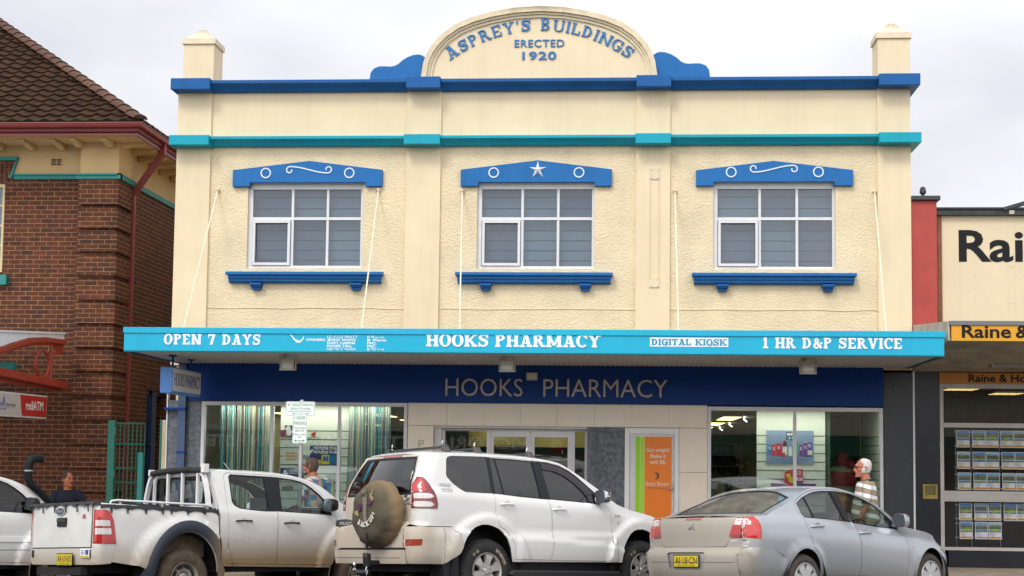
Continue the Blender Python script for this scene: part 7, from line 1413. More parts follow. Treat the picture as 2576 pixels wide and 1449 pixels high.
    pr2([(-.185 + .035 * math.cos(a), 1.16 + .05 * math.sin(a)) for a in [2 * PI * i / 18 for i in range(18)]], pur, 'print', .0); pr2([(-.39 + .05 * math.cos(a), 1.215 + .035 * math.sin(a)) for a in [2 * PI * i / 18 for i in range(18)]], pur, 'print', .0)
    m = MB()
    for (u, v_) in ((-.10, 1.10), (-.12, 1.085), (-.14, 1.10), (-.15, 1.07), (-.42, 1.29), (-.44, 1.27), (-.43, 1.31), (-.45, 1.25)): m.prism([(u + .016 * math.cos(a), v_ + .02 * math.sin(a)) for a in [2 * PI * i / 8 for i in range(8)]], fx_ - .004 - len(m.v) * 2e-5, fx_ + .01, 0)
    m.tube([(fx_ - .002, -.44, 1.30), (fx_ - .002, -.46, 1.38), (fx_ - .002, -.49, 1.44)], .006, 6).build('print', yel, spw_)
    # tow hitch
    tb = MB().box(-1.35, -1.0, -.29, -.23, .46, .52).box(-1.36, -1.30, -.31, -.21, .44, .60).build('tow_bar', trim, c.root, bevel=.01); MB().lathe([(0, .49), (.018, .488), (.025, .47), (.018, .45), (.014, .42), (.03, .415), (.03, .40), (0, .40)], (-1.33, -.0, 0), 2, 14).build('tow_ball', chrome, tb, smooth=True); MB().box(-1.36, -1.28, -.06, .05, .34, .40).box(-1.36, -1.30, -.25, .0, .36, .40).box(-1.37, -1.33, -.30, -.22, .55, .61).build('hitch', M('hitch_dark', (.05, .045, .04), .6, var=.3, vscale=12), tb, bevel=.008); MB().tube([(-1.36, -.30, .44), (-1.38, -.31, .40), (-1.37, -.31, .34), (-1.35, -.30, .40)], .010, 6).build('shackle', galv, tb, smooth=True)
    ty = M('tyre_black', (.022, .021, .020), .85, var=.3, vscale=10); al = M('alloy_silver', (.52, .51, .49), .32, metal=.6)
    for x in (.03, 2.80):
        for sg in (-1, 1):
            w_ = wheel(c, x, sg * .785, .385, .395, .265, .228, 'alloy6', ty, al, sg)
            if sg == -1:
                tyre = [o for o in w_.children if o.name.startswith('tyre')][0]
                for s_, a0, wd in (('BFGOOD', 62, .24), ('T/A', 140, .11)):
                    slab('lettering', s_, M('tyre_white_letter', (.42, .36, .24), .8), tyre, (lambda a0: (lambda a, b: (Vector((-.31 * 0 + (.275 + b) * math.cos(rad(a0) - a / .295), -.134, (.275 + b) * math.sin(rad(a0) - a / .295))), Vector((0, -1, 0)))))(a0), .04, width=wd, gap=.08, w_=.22, depth=.002)
    for x in (.02, 2.78): wheelhouse(c, x, .40, .56)
    MB().box(-.95, 3.4, -.62, .62, .38, .62).box(.48, 2.30, -.80, .80, .40, .56).box(-.6, .42, -.60, .60, .62, .9).box(2.3, 3.4, -.6, .6, .6, 1.05).build('underbody', under, c.root)
    seats(c, None, .66, .62, .66, ((1.35, 2), (.5, 1)), 2.05, 1.28); mirror_(c, 2.02, 1.36, chrome)
    return c
def make_ute(name, label, pose, variant=0):
    c = Car(name, label, RANGER, pose); B = c.B; vn = '' if variant == 0 else '_b'
    dr = [(2, 1.15, .60, .95), (2, .74, .60, 1.)] if variant == 0 else [(2, .80, .40, .7)]
    pm = M('ute_white' + vn, (.70, .695, .67), .28, coat=.6, dirt=(MUD, dr)); ptop = M('ute_white_clean' + vn, (.74, .735, .71), .25, coat=.7); pbed = M('ute_white_bed' + vn, (.68, .67, .63), .30, coat=.5, dirt=((.34, .25, .14), [(2, .95, .50, .75)]))
    farch = ell(3.0, .40, .56, .57, 190, -10, 16)
    topl = [(x, smooth_tab(B.ze, x)) for x in (.53, .60, .72, .85, 1.1, 1.35, 1.55, 1.72, 1.86, 2.0, 2.16, 2.28, 2.40, 2.52, 2.65, 2.78, 2.90, 3.0, 3.1, 3.25, 3.4, 3.55, 3.7)]
    out = [(.597, .54), (.59, .50), (2.44, .47)] + farch + [(3.6, .5), (3.78, .6), (3.78, .95)] + topl[::-1] + [(.555, 1.72), (.581, 1.663), (.597, 1.322), (.604, 1.141), (.604, .85)]
    rd = [(.684, .531), (.725, .70), (.741, .873), (.735, 1.0), (.732, 1.143), (.727, 1.554), (.735, 1.72), (.79, 1.757), (1.1, 1.755), (1.526, 1.75), (1.549, 1.238), (1.534, .518)]
    fd = [(1.542, .518), (1.557, 1.238), (1.535, 1.75), (1.70, 1.742), (1.84, 1.728), (1.99, 1.705), (2.129, 1.67), (2.24, 1.615), (2.336, 1.555), (2.43, 1.46), (2.52, 1.36), (2.575, 1.24), (2.60, 1.0), (2.565, .7), (2.48, .50)]
    bs = c.side('body_side', out, pm, holes=[rd, fd], step=.055)
    tr = [(.812, 1.70), (.845, 1.735), (1.1, 1.732), (1.50, 1.727), (1.535, 1.245), (1.36, 1.236), (1.15, 1.248), (.93, 1.27), (.85, 1.31), (.815, 1.36)]; g1 = rnd([(.835, 1.69), (.868, 1.716), (1.395, 1.705), (1.412, 1.285), (1.355, 1.252), (1.14, 1.264), (.938, 1.288), (.840, 1.345)], .02)
    tf = [(1.545, 1.725), (1.70, 1.718), (1.9, 1.702), (2.02, 1.68), (2.13, 1.645), (2.24, 1.582), (2.35, 1.50), (2.44, 1.41), (2.525, 1.31), (2.515, 1.205), (2.0, 1.225), (1.565, 1.242)]; gf = [(1.662, 1.697), (1.78, 1.694), (1.897, 1.685), (2.01, 1.662), (2.111, 1.628), (2.22, 1.565), (2.326, 1.485), (2.41, 1.402), (2.485, 1.31), (2.462, 1.225), (2.05, 1.238), (1.645, 1.25)]
    c.side('inner_shell', out, shell, off=-.035, holes=[shrink(tr, .004), shrink(tf, .004)], step=.12, rim=0)
    for nm, dp, tp, gs, hx, hz in (('r', rd, tr, [g1], (.85, 1.115), 1.10), ('f', fd, tf, [gf], (1.655, 1.92), 1.082)):
        ds = c.side('door', shrink(dp, .006), pm, holes=[tp], step=.04)
        for d, sg in zip(ds, (1, -1)):
            skin('window_trim', tp, lambda x, z, sg=sg: (x, -sg * (B.hw(x, z) - .003), z), trim, d, gs, .06, (), .01, nrm=(0, -sg, 0))
            for g_ in gs: skin('window_pane', g_, lambda x, z, sg=sg: (x, -sg * (B.hw(x, z) - .010), z), (glass('car_glass_clear', (.84, .93, .90), 1.5, 1.3) if variant == 0 else glass('car_glass_smoke', (.16, .15, .17), 1.5, 1.6)), d, [], .08, (), 0, nrm=(0, -sg, 0))
        door_handle(c, ds[0], hx[0], hx[1], hz, trim, .035, pm)
    for b_, sg in zip(bs, (1, -1)): skin('pillar_cover', [(1.405, 1.728), (1.66, 1.722), (1.64, 1.245), (1.42, 1.24)], lambda x, z, sg=sg: (x, -sg * (B.hw(x, z) + .004), z), trim, b_, [], .06, (), .006, nrm=(0, -sg, 0))
    V = 1.0
    rl = [(.53, -V), (.50, 0), (.53, V), (2.03, V), (1.98, 0), (2.03, -V)]; c.top('roof', rl, ptop)
    ws = [(2.08, -.9), (2.03, 0), (2.08, .9), (2.80, .9), (2.86, 0), (2.80, -.9)]; c.top('windscreen_frame', [(2.03, -V), (1.98, 0), (2.03, V), (2.85, V), (2.92, 0), (2.85, -V)], ptop, holes=[ws]); c.top('windscreen', shrink(ws, -.01), glass_car, off=-.008, rim=0); c.top('bonnet', [(2.855, -V), (2.925, 0), (2.855, V), (3.72, V), (3.72, -V)], ptop); c.front('front_bumper', [(.6, .45), (.6, 1.05), (-.6, 1.05), (-.6, .45)], pm)
    # cab back wall with window
    def cb(y, z): return (.60 - max(0, z - 1.32) * .13 - .03 * (1 - (y / .75) ** 2), y, z)
    hwz = [(B.hw(.62, z) - .004, z) for z in (1.0, 1.2, 1.3, 1.45, 1.6, 1.72, 1.775)]; cbp = [(-y, z) for y, z in hwz] + [(-.4, 1.80), (0, 1.81), (.4, 1.80)] + hwz[::-1]
    gw = rnd([(-.70, 1.33), (-.60, 1.70), (.60, 1.70), (.70, 1.33)], .07); bw = skin('cab_back', cbp, cb, ptop, c.root, [gw], .08, (), .02, nrm=(-1, 0, 0)); skin('rear_window', shrink(gw, -.005), lambda y, z: (cb(y, z)[0] + .008, y, z), glass('cab_glass', (.62, .64, .64), 1.5, 2.4), bw, [], .1, (), 0, nrm=(-1, 0, 0)); skin('window_seal', shrink(gw, -.012), lambda y, z: (cb(y, z)[0] - .003, y, z), trim, bw, [shrink(gw, .022)], .06, (), .006, nrm=(-1, 0, 0))
    if variant == 0: MB().box(.572, .576, .19, .27, 1.53, 1.64).build('window_sticker', white_sign, bw)
    # tray (bed)
    zt = 1.285; rarch = ell(.09, .37, .465, .575, 180, 0, 18)
    bed = [(-1.195, .585), (-.944, .558), (-.603, .508), (-.376, .40)] + rarch[1:-1] + [(.556, .42), (.563, .50), (.568, 1.235), (.2, 1.24), (-.4, 1.262), (-.98, 1.292), (-1.21, 1.30)] + [(smooth_tab(B.xe, z), z) for z in (1.2, 1.0, .8, .65)]
    bd = c.side('tray_side', bed, pbed, step=.055); c.side('inner_shell', [(-1.1, .6), (-.6, .55), (-.6, 1.2), (-1.1, 1.2)], shell, off=-.05, rim=0, step=.15)
    hl = [(-.66, .44)] + ell(.09, .37, .59, .715, 165, 12, 18) + [(.665, .30)]
    inn = ell(.09, .37, .475, .583, 5, 172, 18)
    fl_m = M('flare_plastic', (.030, .036, .050), .5, dirt=(MUD2, [(0, .30, .62, .9)])) if variant == 0 else trim
    ring = ell(.09, .37, .61, .728, 168, 8, 20)[:-1] + [(.655, .45), (.66, .30), (.59, .30)] + ell(.09, .37, .472, .58, 2, 172, 18) + [(-.44, .30), (-.62, .30)]
    ring = [(min(x, .566) if z > .53 else x, z) for x, z in ring]
    for sg in (1, -1): skin('wheel_flare', ring, lambda x, z, sg=sg: (x, sg * (B.hw(x, z) + .012 + .022 * (1 - min(1, abs(math.hypot((x - .09) / .54, (z - .37) / .65) - 1.0) / .14) ** 2)), z), fl_m, bd[0 if sg == -1 else 1], [], .04, (), .03, nrm=(0, sg, 0))
    skin('fuel_flap', rnd([(.36, 1.09), (.545, 1.092), (.545, .925), (.48, .92), (.37, 1.0)], .025), lambda x, z: (x, -(B.hw(x, z) + .003), z), pbed, bd[0], [], .06, (), .01, nrm=(0, -1, 0))
    tgp = [(.735, .745), (.735, 1.295), (-.735, 1.295), (-.735, .745)]
    tg = c.rear('tailgate', shrink(tgp, .004), M('tailgate_white' + vn, (.66, .65, .61), .32, coat=.4, var=.06, vscale=4)); c.rear('panel_gap', [(.76, .55), (.76, 1.28), (-.76, 1.28), (-.76, .55)], shell, off=-.02, rim=0)
    bp = c.rear('rear_panel', [(.76, .53), (.76, .735), (-.76, .735), (-.76, .53)], pbed, off=-.010)
    for sg in (1, -1):
        sp = [(smooth_tab(B.xe, z), z) for z in (.793, .9, 1.0, 1.1, 1.213)] + [(-1.10, 1.212), (-1.055, 1.195), (-1.02, 1.14), (-.994, 1.078), (-.97, .93), (-.949, .793)]
        F = lambda o, sg=sg: (lambda x, z: (x, sg * (B.hw(x, z) + o), z))
        tl = skin('tail_light', sp, F(.012), lens_red, c.root, [], .03, c.fx(1.), .02, nrm=(0, sg, 0))
        skin('brake_lens', [(smooth_tab(B.xe, 1.1) + .004, 1.10), (smooth_tab(B.xe, 1.2) + .004, 1.20), (-1.10, 1.20), (-1.06, 1.18), (-1.03, 1.10)], F(.015), lens_bright, tl, [], .025, c.fx(1.1), .006, nrm=(0, sg, 0))
        for z0, z1, xe_ in ((1.008, 1.082, -1.04), (.905, .982, -1.02)): skin('clear_lens', [(smooth_tab(B.xe, z0) + .006, z0), (smooth_tab(B.xe, z1) + .006, z1), (xe_ - .01, z1), (xe_, z0 + .01), (xe_ - .01, z0)], F(.016), lens_clear, tl, [], .025, c.fx(1.), .006, nrm=(0, sg, 0))
        c.rear('reflector', [(sg * .69, .635), (sg * .69, .715), (sg * .735, .715), (sg * .735, .62)], M('reflector_dark', (.05, .025, .02), .4), bp, off=.004)
        skin('tray_corner', [(smooth_tab(B.xe, z), z) for z in (.785, .7, .6, .53)] + [(-1.0, .545), (-.95, .785)], F(.004), pbed, c.root, [], .05, c.fx(.65), .02, nrm=(0, sg, 0))
    if variant == 0:
        xr = B.rearx(0, 1.1) - .004
        hb = MB().box(xr - .018, xr + .01, -.185, .045, 1.01, 1.125).build('tailgate_handle', trim, tg, bevel=.015); MB().box(xr - .026, xr - .018, -.175, .035, 1.065, 1.118).build('handle_flap', M('handle_flap', (.03, .03, .033), .45), hb, bevel=.006)
        ov = MB().prism([(-.02 + .115 * math.cos(a) * 1.0, 1.205 + .052 * math.sin(a)) for a in [2 * PI * i / 28 for i in range(28)]], xr - .012, xr, 0).build('emblem', chrome, tg); MB().prism([(-.02 + .10 * math.cos(a), 1.205 + .043 * math.sin(a)) for a in [2 * PI * i / 28 for i in range(28)]], xr - .014, xr - .010, 0).build('emblem_face', M('emblem_blue', (.02, .03, .07), .3), ov); text('lettering', 'Ford', chrome, ov, (xr - .0145, .045, 1.188), (0, -1, 0), (0, 0, 1), w_=.125, h=.04, depth=.001, shear=.25)
        text('lettering', 'XL', M('badge_red', (.45, .03, .03), .4), tg, (xr + .012, -.53, 1.11), (0, -1, 0), (0, 0, 1), w_=.09, h=.05, bold=.03, depth=.003, shear=.3)
        num_plate(c, bp, (B.rearx(0, .6) - .02, -.19, .595), (0, -1, 0), (0, 0, 1), .37, .135, 'AR·63·NO', plate_y, sub='NEW SOUTH WALES')
        st_ = MB().box(B.rearx(-.6, .67) - .003, B.rearx(-.6, .67) + .02, -.725, -.51, .618, .728).build('sticker', white_sign, bp); MB().box(B.rearx(-.6, .67) - .004, B.rearx(-.6, .67), -.72, -.515, .621, .645).build('sticker_band', plate_y, st_); m = MB()
        for k in range(3): m.box(B.rearx(-.6, .67) - .0045, B.rearx(-.6, .67), -.62, -.53, .66 + .02 * k, .668 + .02 * k)
        m.box(B.rearx(-.6, .67) - .0045, B.rearx(-.6, .67), -.71, -.64, .655, .715).build('sticker_print', M('sticker_blue', (.05, .06, .25), .5), st_)
        # tonneau cover, hooks, rails
        tm = M('tonneau_black', (.022, .022, .024), .65, var=.3, vscale=5, bump=.3, bscale=18)
        tc_ = MB(); tc_.add([(-1.235, y, z) for y, z in ((.83, 1.27), (.81, 1.318), (.4, 1.328), (0, 1.33), (-.4, 1.328), (-.81, 1.318), (-.83, 1.27))] + [(.56, y, z) for y, z in ((.83, 1.235), (.81, 1.268), (.4, 1.285), (0, 1.29), (-.4, 1.285), (-.81, 1.268), (-.83, 1.235))], [(i, i + 1, i + 8, i + 7) for i in range(6)])
        scal = MB(); xs = [-1.18 + .217 * i for i in range(9)]
        for sg in (1, -1):
            for a, b in zip(xs, xs[1:]):
                for t0, t1 in ((0, .25), (.25, .5), (.5, .75), (.75, 1)):
                    z0 = 1.27 - .035 * (a + 1.2) / 1.7; d0 = .022 * (abs(t0 - .5) * 2) ** 2 + .026; d1 = .022 * (abs(t1 - .5) * 2) ** 2 + .026; xa, xb_ = a + (b - a) * t0, a + (b - a) * t1; y = sg * (B.hw(.2, 1.22) + .012)
                    tc_.add([(xa, y * .985, z0 + .012), (xb_, y * .985, z0 + .012), (xb_, y, z0 - d1), (xa, y, z0 - d0)], [(0, 1, 2, 3)])
        ys = [.82 - .2343 * i for i in range(8)]
        for a, b in zip(ys, ys[1:]):
            for t0, t1 in ((0, .25), (.25, .5), (.5, .75), (.75, 1)): tc_.add([(-1.235, a + (b - a) * t0, 1.32), (-1.235, a + (b - a) * t1, 1.32), (-1.262, a + (b - a) * t1, 1.285 - .03 * (abs(t1 - .5) * 2) ** 2), (-1.262, a + (b - a) * t0, 1.285 - .03 * (abs(t0 - .5) * 2) ** 2)], [(0, 1, 2, 3)])
        tcv = tc_.build('tonneau_cover', tm, c.root, smooth=True, angle=50)
        for sg in (1, -1):
            for x in (-1.03, -.80, -.54, -.29, -.16, .09, .35, .555):
                y = sg * (B.hw(x, 1.2) + .012); MB().tube([(x, y, 1.25), (x + .012, y + sg * .006, 1.20), (x + .004, y + sg * .008, 1.175), (x - .010, y + sg * .006, 1.195), (x, y, 1.25)], .0065, 6).lathe([(0, 1.17), (.010, 1.172), (.010, 1.185), (0, 1.19)], (x + .003, y + sg * .006, 0), 2, 8).build('tie_loop', trim, tcv, smooth=True)
        for y in (.70, .42, .12, -.16, -.44, -.71): MB().tube([(-1.262, y, 1.29), (-1.262, y, 1.225), (-1.262, y - .01, 1.19)], .009, 6).build('tie_loop', trim, tcv, smooth=True)
        for sg in (1, -1): rr = MB().tube([(-1.03, sg * .80, 1.275), (-1.0, sg * .815, 1.325), (-.93, sg * .82, 1.335), (.40, sg * .82, 1.305), (.50, sg * .815, 1.28), (.53, sg * .80, 1.25)], .0145, 10).build('tray_rail', ptop, c.root, smooth=True); q = MB(); [q.box(x - .02, x + .02, sg * .80 - .03, sg * .80 + .03, 1.24, 1.31) for x in (-.88, -.27, .42)]; q.build('rail_bracket', galv, rr, bevel=.006)
        # headboard: white hoop, bars, black padded bar
        hx = .47; HP = [(.80, 1.26), (.765, 1.45), (.71, 1.62), (.66, 1.72), (.58, 1.775), (.3, 1.792), (0, 1.797), (-.3, 1.792), (-.58, 1.775), (-.66, 1.72), (-.71, 1.62), (-.765, 1.45), (-.80, 1.26)]
        hp = MB(); 
        for a, b in zip(HP, HP[1:]): hp.add([(hx - .03, a[0] * k, a[1] - (1 - k) * .5) for k in (1., .95)] + [(hx - .03, b[0] * k, b[1] - (1 - k) * .5) for k in (.95, 1.)] + [(hx + .03, a[0] * k, a[1] - (1 - k) * .5) for k in (1., .95)] + [(hx + .03, b[0] * k, b[1] - (1 - k) * .5) for k in (.95, 1.)], [(0, 1, 2, 3), (4, 7, 6, 5), (0, 3, 7, 4), (1, 5, 6, 2)])
        h_ = hp.build('head_board', ptop, c.root)
        for y in (.20, -.155, -.52): MB().box(hx - .028, hx + .012, y - .018, y + .018, 1.26, 1.775).build('upright_bar', ptop, h_, bevel=.004)
        MB().tube([(hx - .01, .60, 1.772), (hx - .01, .3, 1.795), (hx - .01, 0, 1.80), (hx - .01, -.3, 1.797), (hx - .01, -.645, 1.775)], .043, 14).build('padded_bar', M('foam_black', (.02, .02, .02), .85, var=.4, vscale=8, bump=.2, bscale=60), h_, smooth=True)
        MB().box(hx - .06, hx + .03, -.72, -.655, 1.74, 1.86).box(hx - .06, hx + .03, .60, .63, 1.74, 1.83).build('end_bracket', ptop, h_, bevel=.006)
        MB().tube([(2.62, .80, 1.23), (1.95, 1.05, 2.02)], .004, 6).build('aerial', M('aerial_white', (.75, .72, .66), .5), c.root)
    else:
        sn = MB().tube([(3.15, -.80, 1.0), (2.92, -.80, 1.24), (2.60, -.80, 1.52), (2.46, -.80, 1.62), (2.41, -.79, 1.70), (2.41, -.79, 1.86)], [.052, .052, .052, .054, .056, .056], 16).tube([(2.41, -.79, 1.84), (2.41, -.79, 1.93), (2.45, -.79, 1.995), (2.53, -.79, 2.015), (2.62, -.79, 2.0)], [.062, .066, .068, .066, .060], 16).build('snorkel', M('snorkel_black', (.010, .010, .011), .6, spec=.2), c.root, smooth=True)
        MB().lathe([(.056, 1.815), (.064, 1.82), (.064, 1.835), (.056, 1.84)], (2.41, -.79, 0), 2, 18).build('clamp', galv, sn); c.side('side_moulding', [(.62, .80), (2.55, .80), (2.55, .875), (.62, .875)], M('moulding_white', (.8, .8, .77), .35), off=.012, rim=.014); c.side('side_crease', [(.62, .683), (2.55, .683), (2.55, .69), (.62, .69)], trim, off=.002, rim=0)
    ty = M('tyre_muddy', (.085, .060, .040), .95, var=.35, vscale=9); wm = M('steel_rim', (.30, .27, .23), .45, metal=.4, var=.2, vscale=10)
    for x in (.06, 3.0):
        for sg in (-1, 1): wheel(c, x, sg * .775, .355, .365, .235, .20, 'steel', ty, wm, sg)
    wheelhouse(c, .09, .37, .56); wheelhouse(c, 3.0, .40, .55)
    MB().box(-1.15, 3.6, -.45, .45, .42, .62).box(.62, 2.45, -.78, .78, .42, .56).box(-1.15, .55, -.62, .62, .95, 1.05).box(.60, .66, -.74, .74, .5, 1.30).box(2.55, 3.6, -.6, .6, .6, 1.05).box(-1.24, -1.15, -.55, .55, .40, .50).build('underbody', under, c.root); MB().box(-.25, .45, -.72, .72, .62, .95).build('tray_underside', M('underside_mud', (.09, .065, .04), .95, var=.4, vscale=6), c.root)
    seats(c, None, .66, .58, .66, ((1.72, 2), (.95, 1)), 2.35, 1.22); mirror_(c, 2.42, 1.345, M('mirror_black', (.015, .015, .016), .25))
    return c
make_sedan(); make_prado()
make_ute('white_dual_cab_ute', 'white dual cab ute with black tonneau cover, white head board and muddy doors', (-6.4696, -4.851, -.1154, .8799, -.0392))
make_ute('white_snorkel_ute', 'white ute with black snorkel at the left edge of the street', (-10.83, -4.851, -.155, .8799, -.0392), 1)
# ------------------------------------------------------------------ people
def melt(mb, voxel, smooth=4):
    """fuse a set of closed shapes into one continuous surface"""
    me = bpy.data.meshes.new('t'); me.from_pydata(mb.v, [], mb.f); bm = bmesh.new(); bm.from_mesh(me); bmesh.ops.recalc_face_normals(bm, faces=bm.faces); bm.to_mesh(me); bm.free()
    o = bpy.data.objects.new('t', me); COL.objects.link(o); r = o.modifiers.new('r', 'REMESH'); r.mode = 'VOXEL'; r.voxel_size = voxel; s = o.modifiers.new('s', 'SMOOTH'); s.iterations = smooth; s.factor = .5
    m2 = bpy.data.meshes.new_from_object(o.evaluated_get(bpy.context.evaluated_depsgraph_get())); bpy.data.objects.remove(o); bpy.data.meshes.remove(me); return m2
def rings(mb, R, n=20):
    """R: list of (centre xyz, front, back, halfwidth) horizontal egg-shaped rings"""
    vs = []; fs = []
    for c, fr, bk_, hw in R:
        for i in range(n):
            a = 2 * PI * i / n; ca, sa = math.cos(a), math.sin(a); vs.append((c[0] + (fr if ca > 0 else bk_) * ca, c[1] + hw * sa, c[2]))
    for k in range(len(R) - 1): fs += [(k * n + i, k * n + (i + 1) % n, (k + 1) * n + (i + 1) % n, (k + 1) * n + i) for i in range(n)]
    fs += [tuple(range(n - 1, -1, -1)), tuple(range((len(R) - 1) * n, len(R) * n))]; return mb.add(vs, fs)
HEAD = [(-.118, .075, -.01, .032), (-.112, .092, .03, .046), (-.09, .096, .055, .058), (-.06, .098, .075, .066), (-.03, .096, .088, .071), (.0, .095, .097, .074), (.03, .099, .101, .076), (.06, .094, .100, .076), (.09, .075, .088, .066), (.112, .045, .062, .045), (.124, .012, .025, .016)]
def put(mb, src, M4):
    return mb.add([tuple(M4 @ Vector(v)) for v in src.v], src.f)
def head_mesh():
    m = MB(); rings(m, [((0, 0, z), f, b, w_) for z, f, b, w_ in HEAD], 28)
    m.tube([(.085, 0, .028), (.105, 0, .0), (.122, 0, -.022), (.112, 0, -.034), (.09, 0, -.036)], [.009, .012, .017, .016, .01], 8)   # nose
    m.tube([(.092, -.045, .036), (.100, -.02, .040), (.100, .02, .040), (.092, .045, .036)], [.008, .010, .010, .008], 8)            # brow
    m.tube([(.088, -.024, -.062), (.100, 0, -.060), (.088, .024, -.062)], .008, 8).tube([(.086, -.022, -.076), (.097, 0, -.075), (.086, .022, -.076)], .009, 8)
    m.tube([(.086, -.02, -.1), (.096, 0, -.1), (.086, .02, -.1)], .014, 8)
    for s in (1, -1):
        m.tube([(.055, s * .058, -.028), (.075, s * .048, -.02)], .016, 8)
        m.tube([(-.012, s * .078, .026), (-.022, s * .086, .022), (-.024, s * .086, -.005), (-.010, s * .079, -.032)], [.008, .012, .011, .008], 8)
    return m
def hair_mesh(lim, z0, grow=.010, top=True):
    """cap of hair: lim(z) = how far forward (angle from the back, degrees) it reaches"""
    m = MB(); n = 26; vs = []; R = [r for r in HEAD if r[0] >= z0]
    for z, f, b, w_ in R:
        L = lim(z)
        for i in range(n + 1):
            a = PI + rad(-L + 2 * L * i / n); ca, sa = math.cos(a), math.sin(a); g = grow * (1 + .10 * math.sin(i * 2.7 + z * 140)); vs.append(((f if ca > 0 else b) * ca * (1 + g / .09) , (w_ * (1 + g / .075)) * sa, z + (grow if z > .08 else 0)))
    k = len(R); o = len(vs); vs += [(x * .9, y * .9, z - .004) for x, y, z in vs]; fs = []
    N = n + 1
    for r in range(k - 1):
        for i in range(n): fs.append((r * N + i, r * N + i + 1, (r + 1) * N + i + 1, (r + 1) * N + i)); fs.append((o + r * N + i, o + (r + 1) * N + i, o + (r + 1) * N + i + 1, o + r * N + i + 1))
        fs.append((r * N, (r + 1) * N, o + (r + 1) * N, o + r * N)); fs.append((r * N + n, o + r * N + n, o + (r + 1) * N + n, (r + 1) * N + n))
    for i in range(n): fs.append((i, o + i, o + i + 1, i + 1)); fs.append(((k - 1) * N + i, (k - 1) * N + i + 1, o + (k - 1) * N + i + 1, o + (k - 1) * N + i))
    return m.add(vs, fs)
def hand_mesh(mb, wrist, d, palm, curl=.35, s=1.):
    """wrist point, pointing direction d, palm normal; five separate curled fingers"""
    W = Vector(wrist); d = Vector(d).normalized(); p = Vector(palm).normalized(); q = d.cross(p).normalized()
    mb.tube([W - d * .02, W + d * .03, W + d * .085], [.026 * s, .032 * s, .030 * s], 10)
    for u in (-.022, .022): mb.tube([W + d * .02 + q * u, W + d * .085 + q * u], .016 * s, 8)
    for i, (u, L) in enumerate(((-.033, .062), (-.011, .078), (.012, .082), (.034, .072))):
        b = W + d * .088 + q * u; a = b + (d * math.cos(curl) + p * math.sin(curl)) * L * .5; e = a + (d * math.cos(curl * 2.4) + p * math.sin(curl * 2.4)) * L * .5; mb.tube([b - d * .01, a, e], [.0105, .0095, .0075], 7)
    t0 = W + d * .03 + q * .03; mb.tube([t0, t0 + (q * .6 + d * .7 + p * .3) * .04, t0 + (q * .35 + d * .9 + p * .5) * .078], [.014, .012, .009], 7)
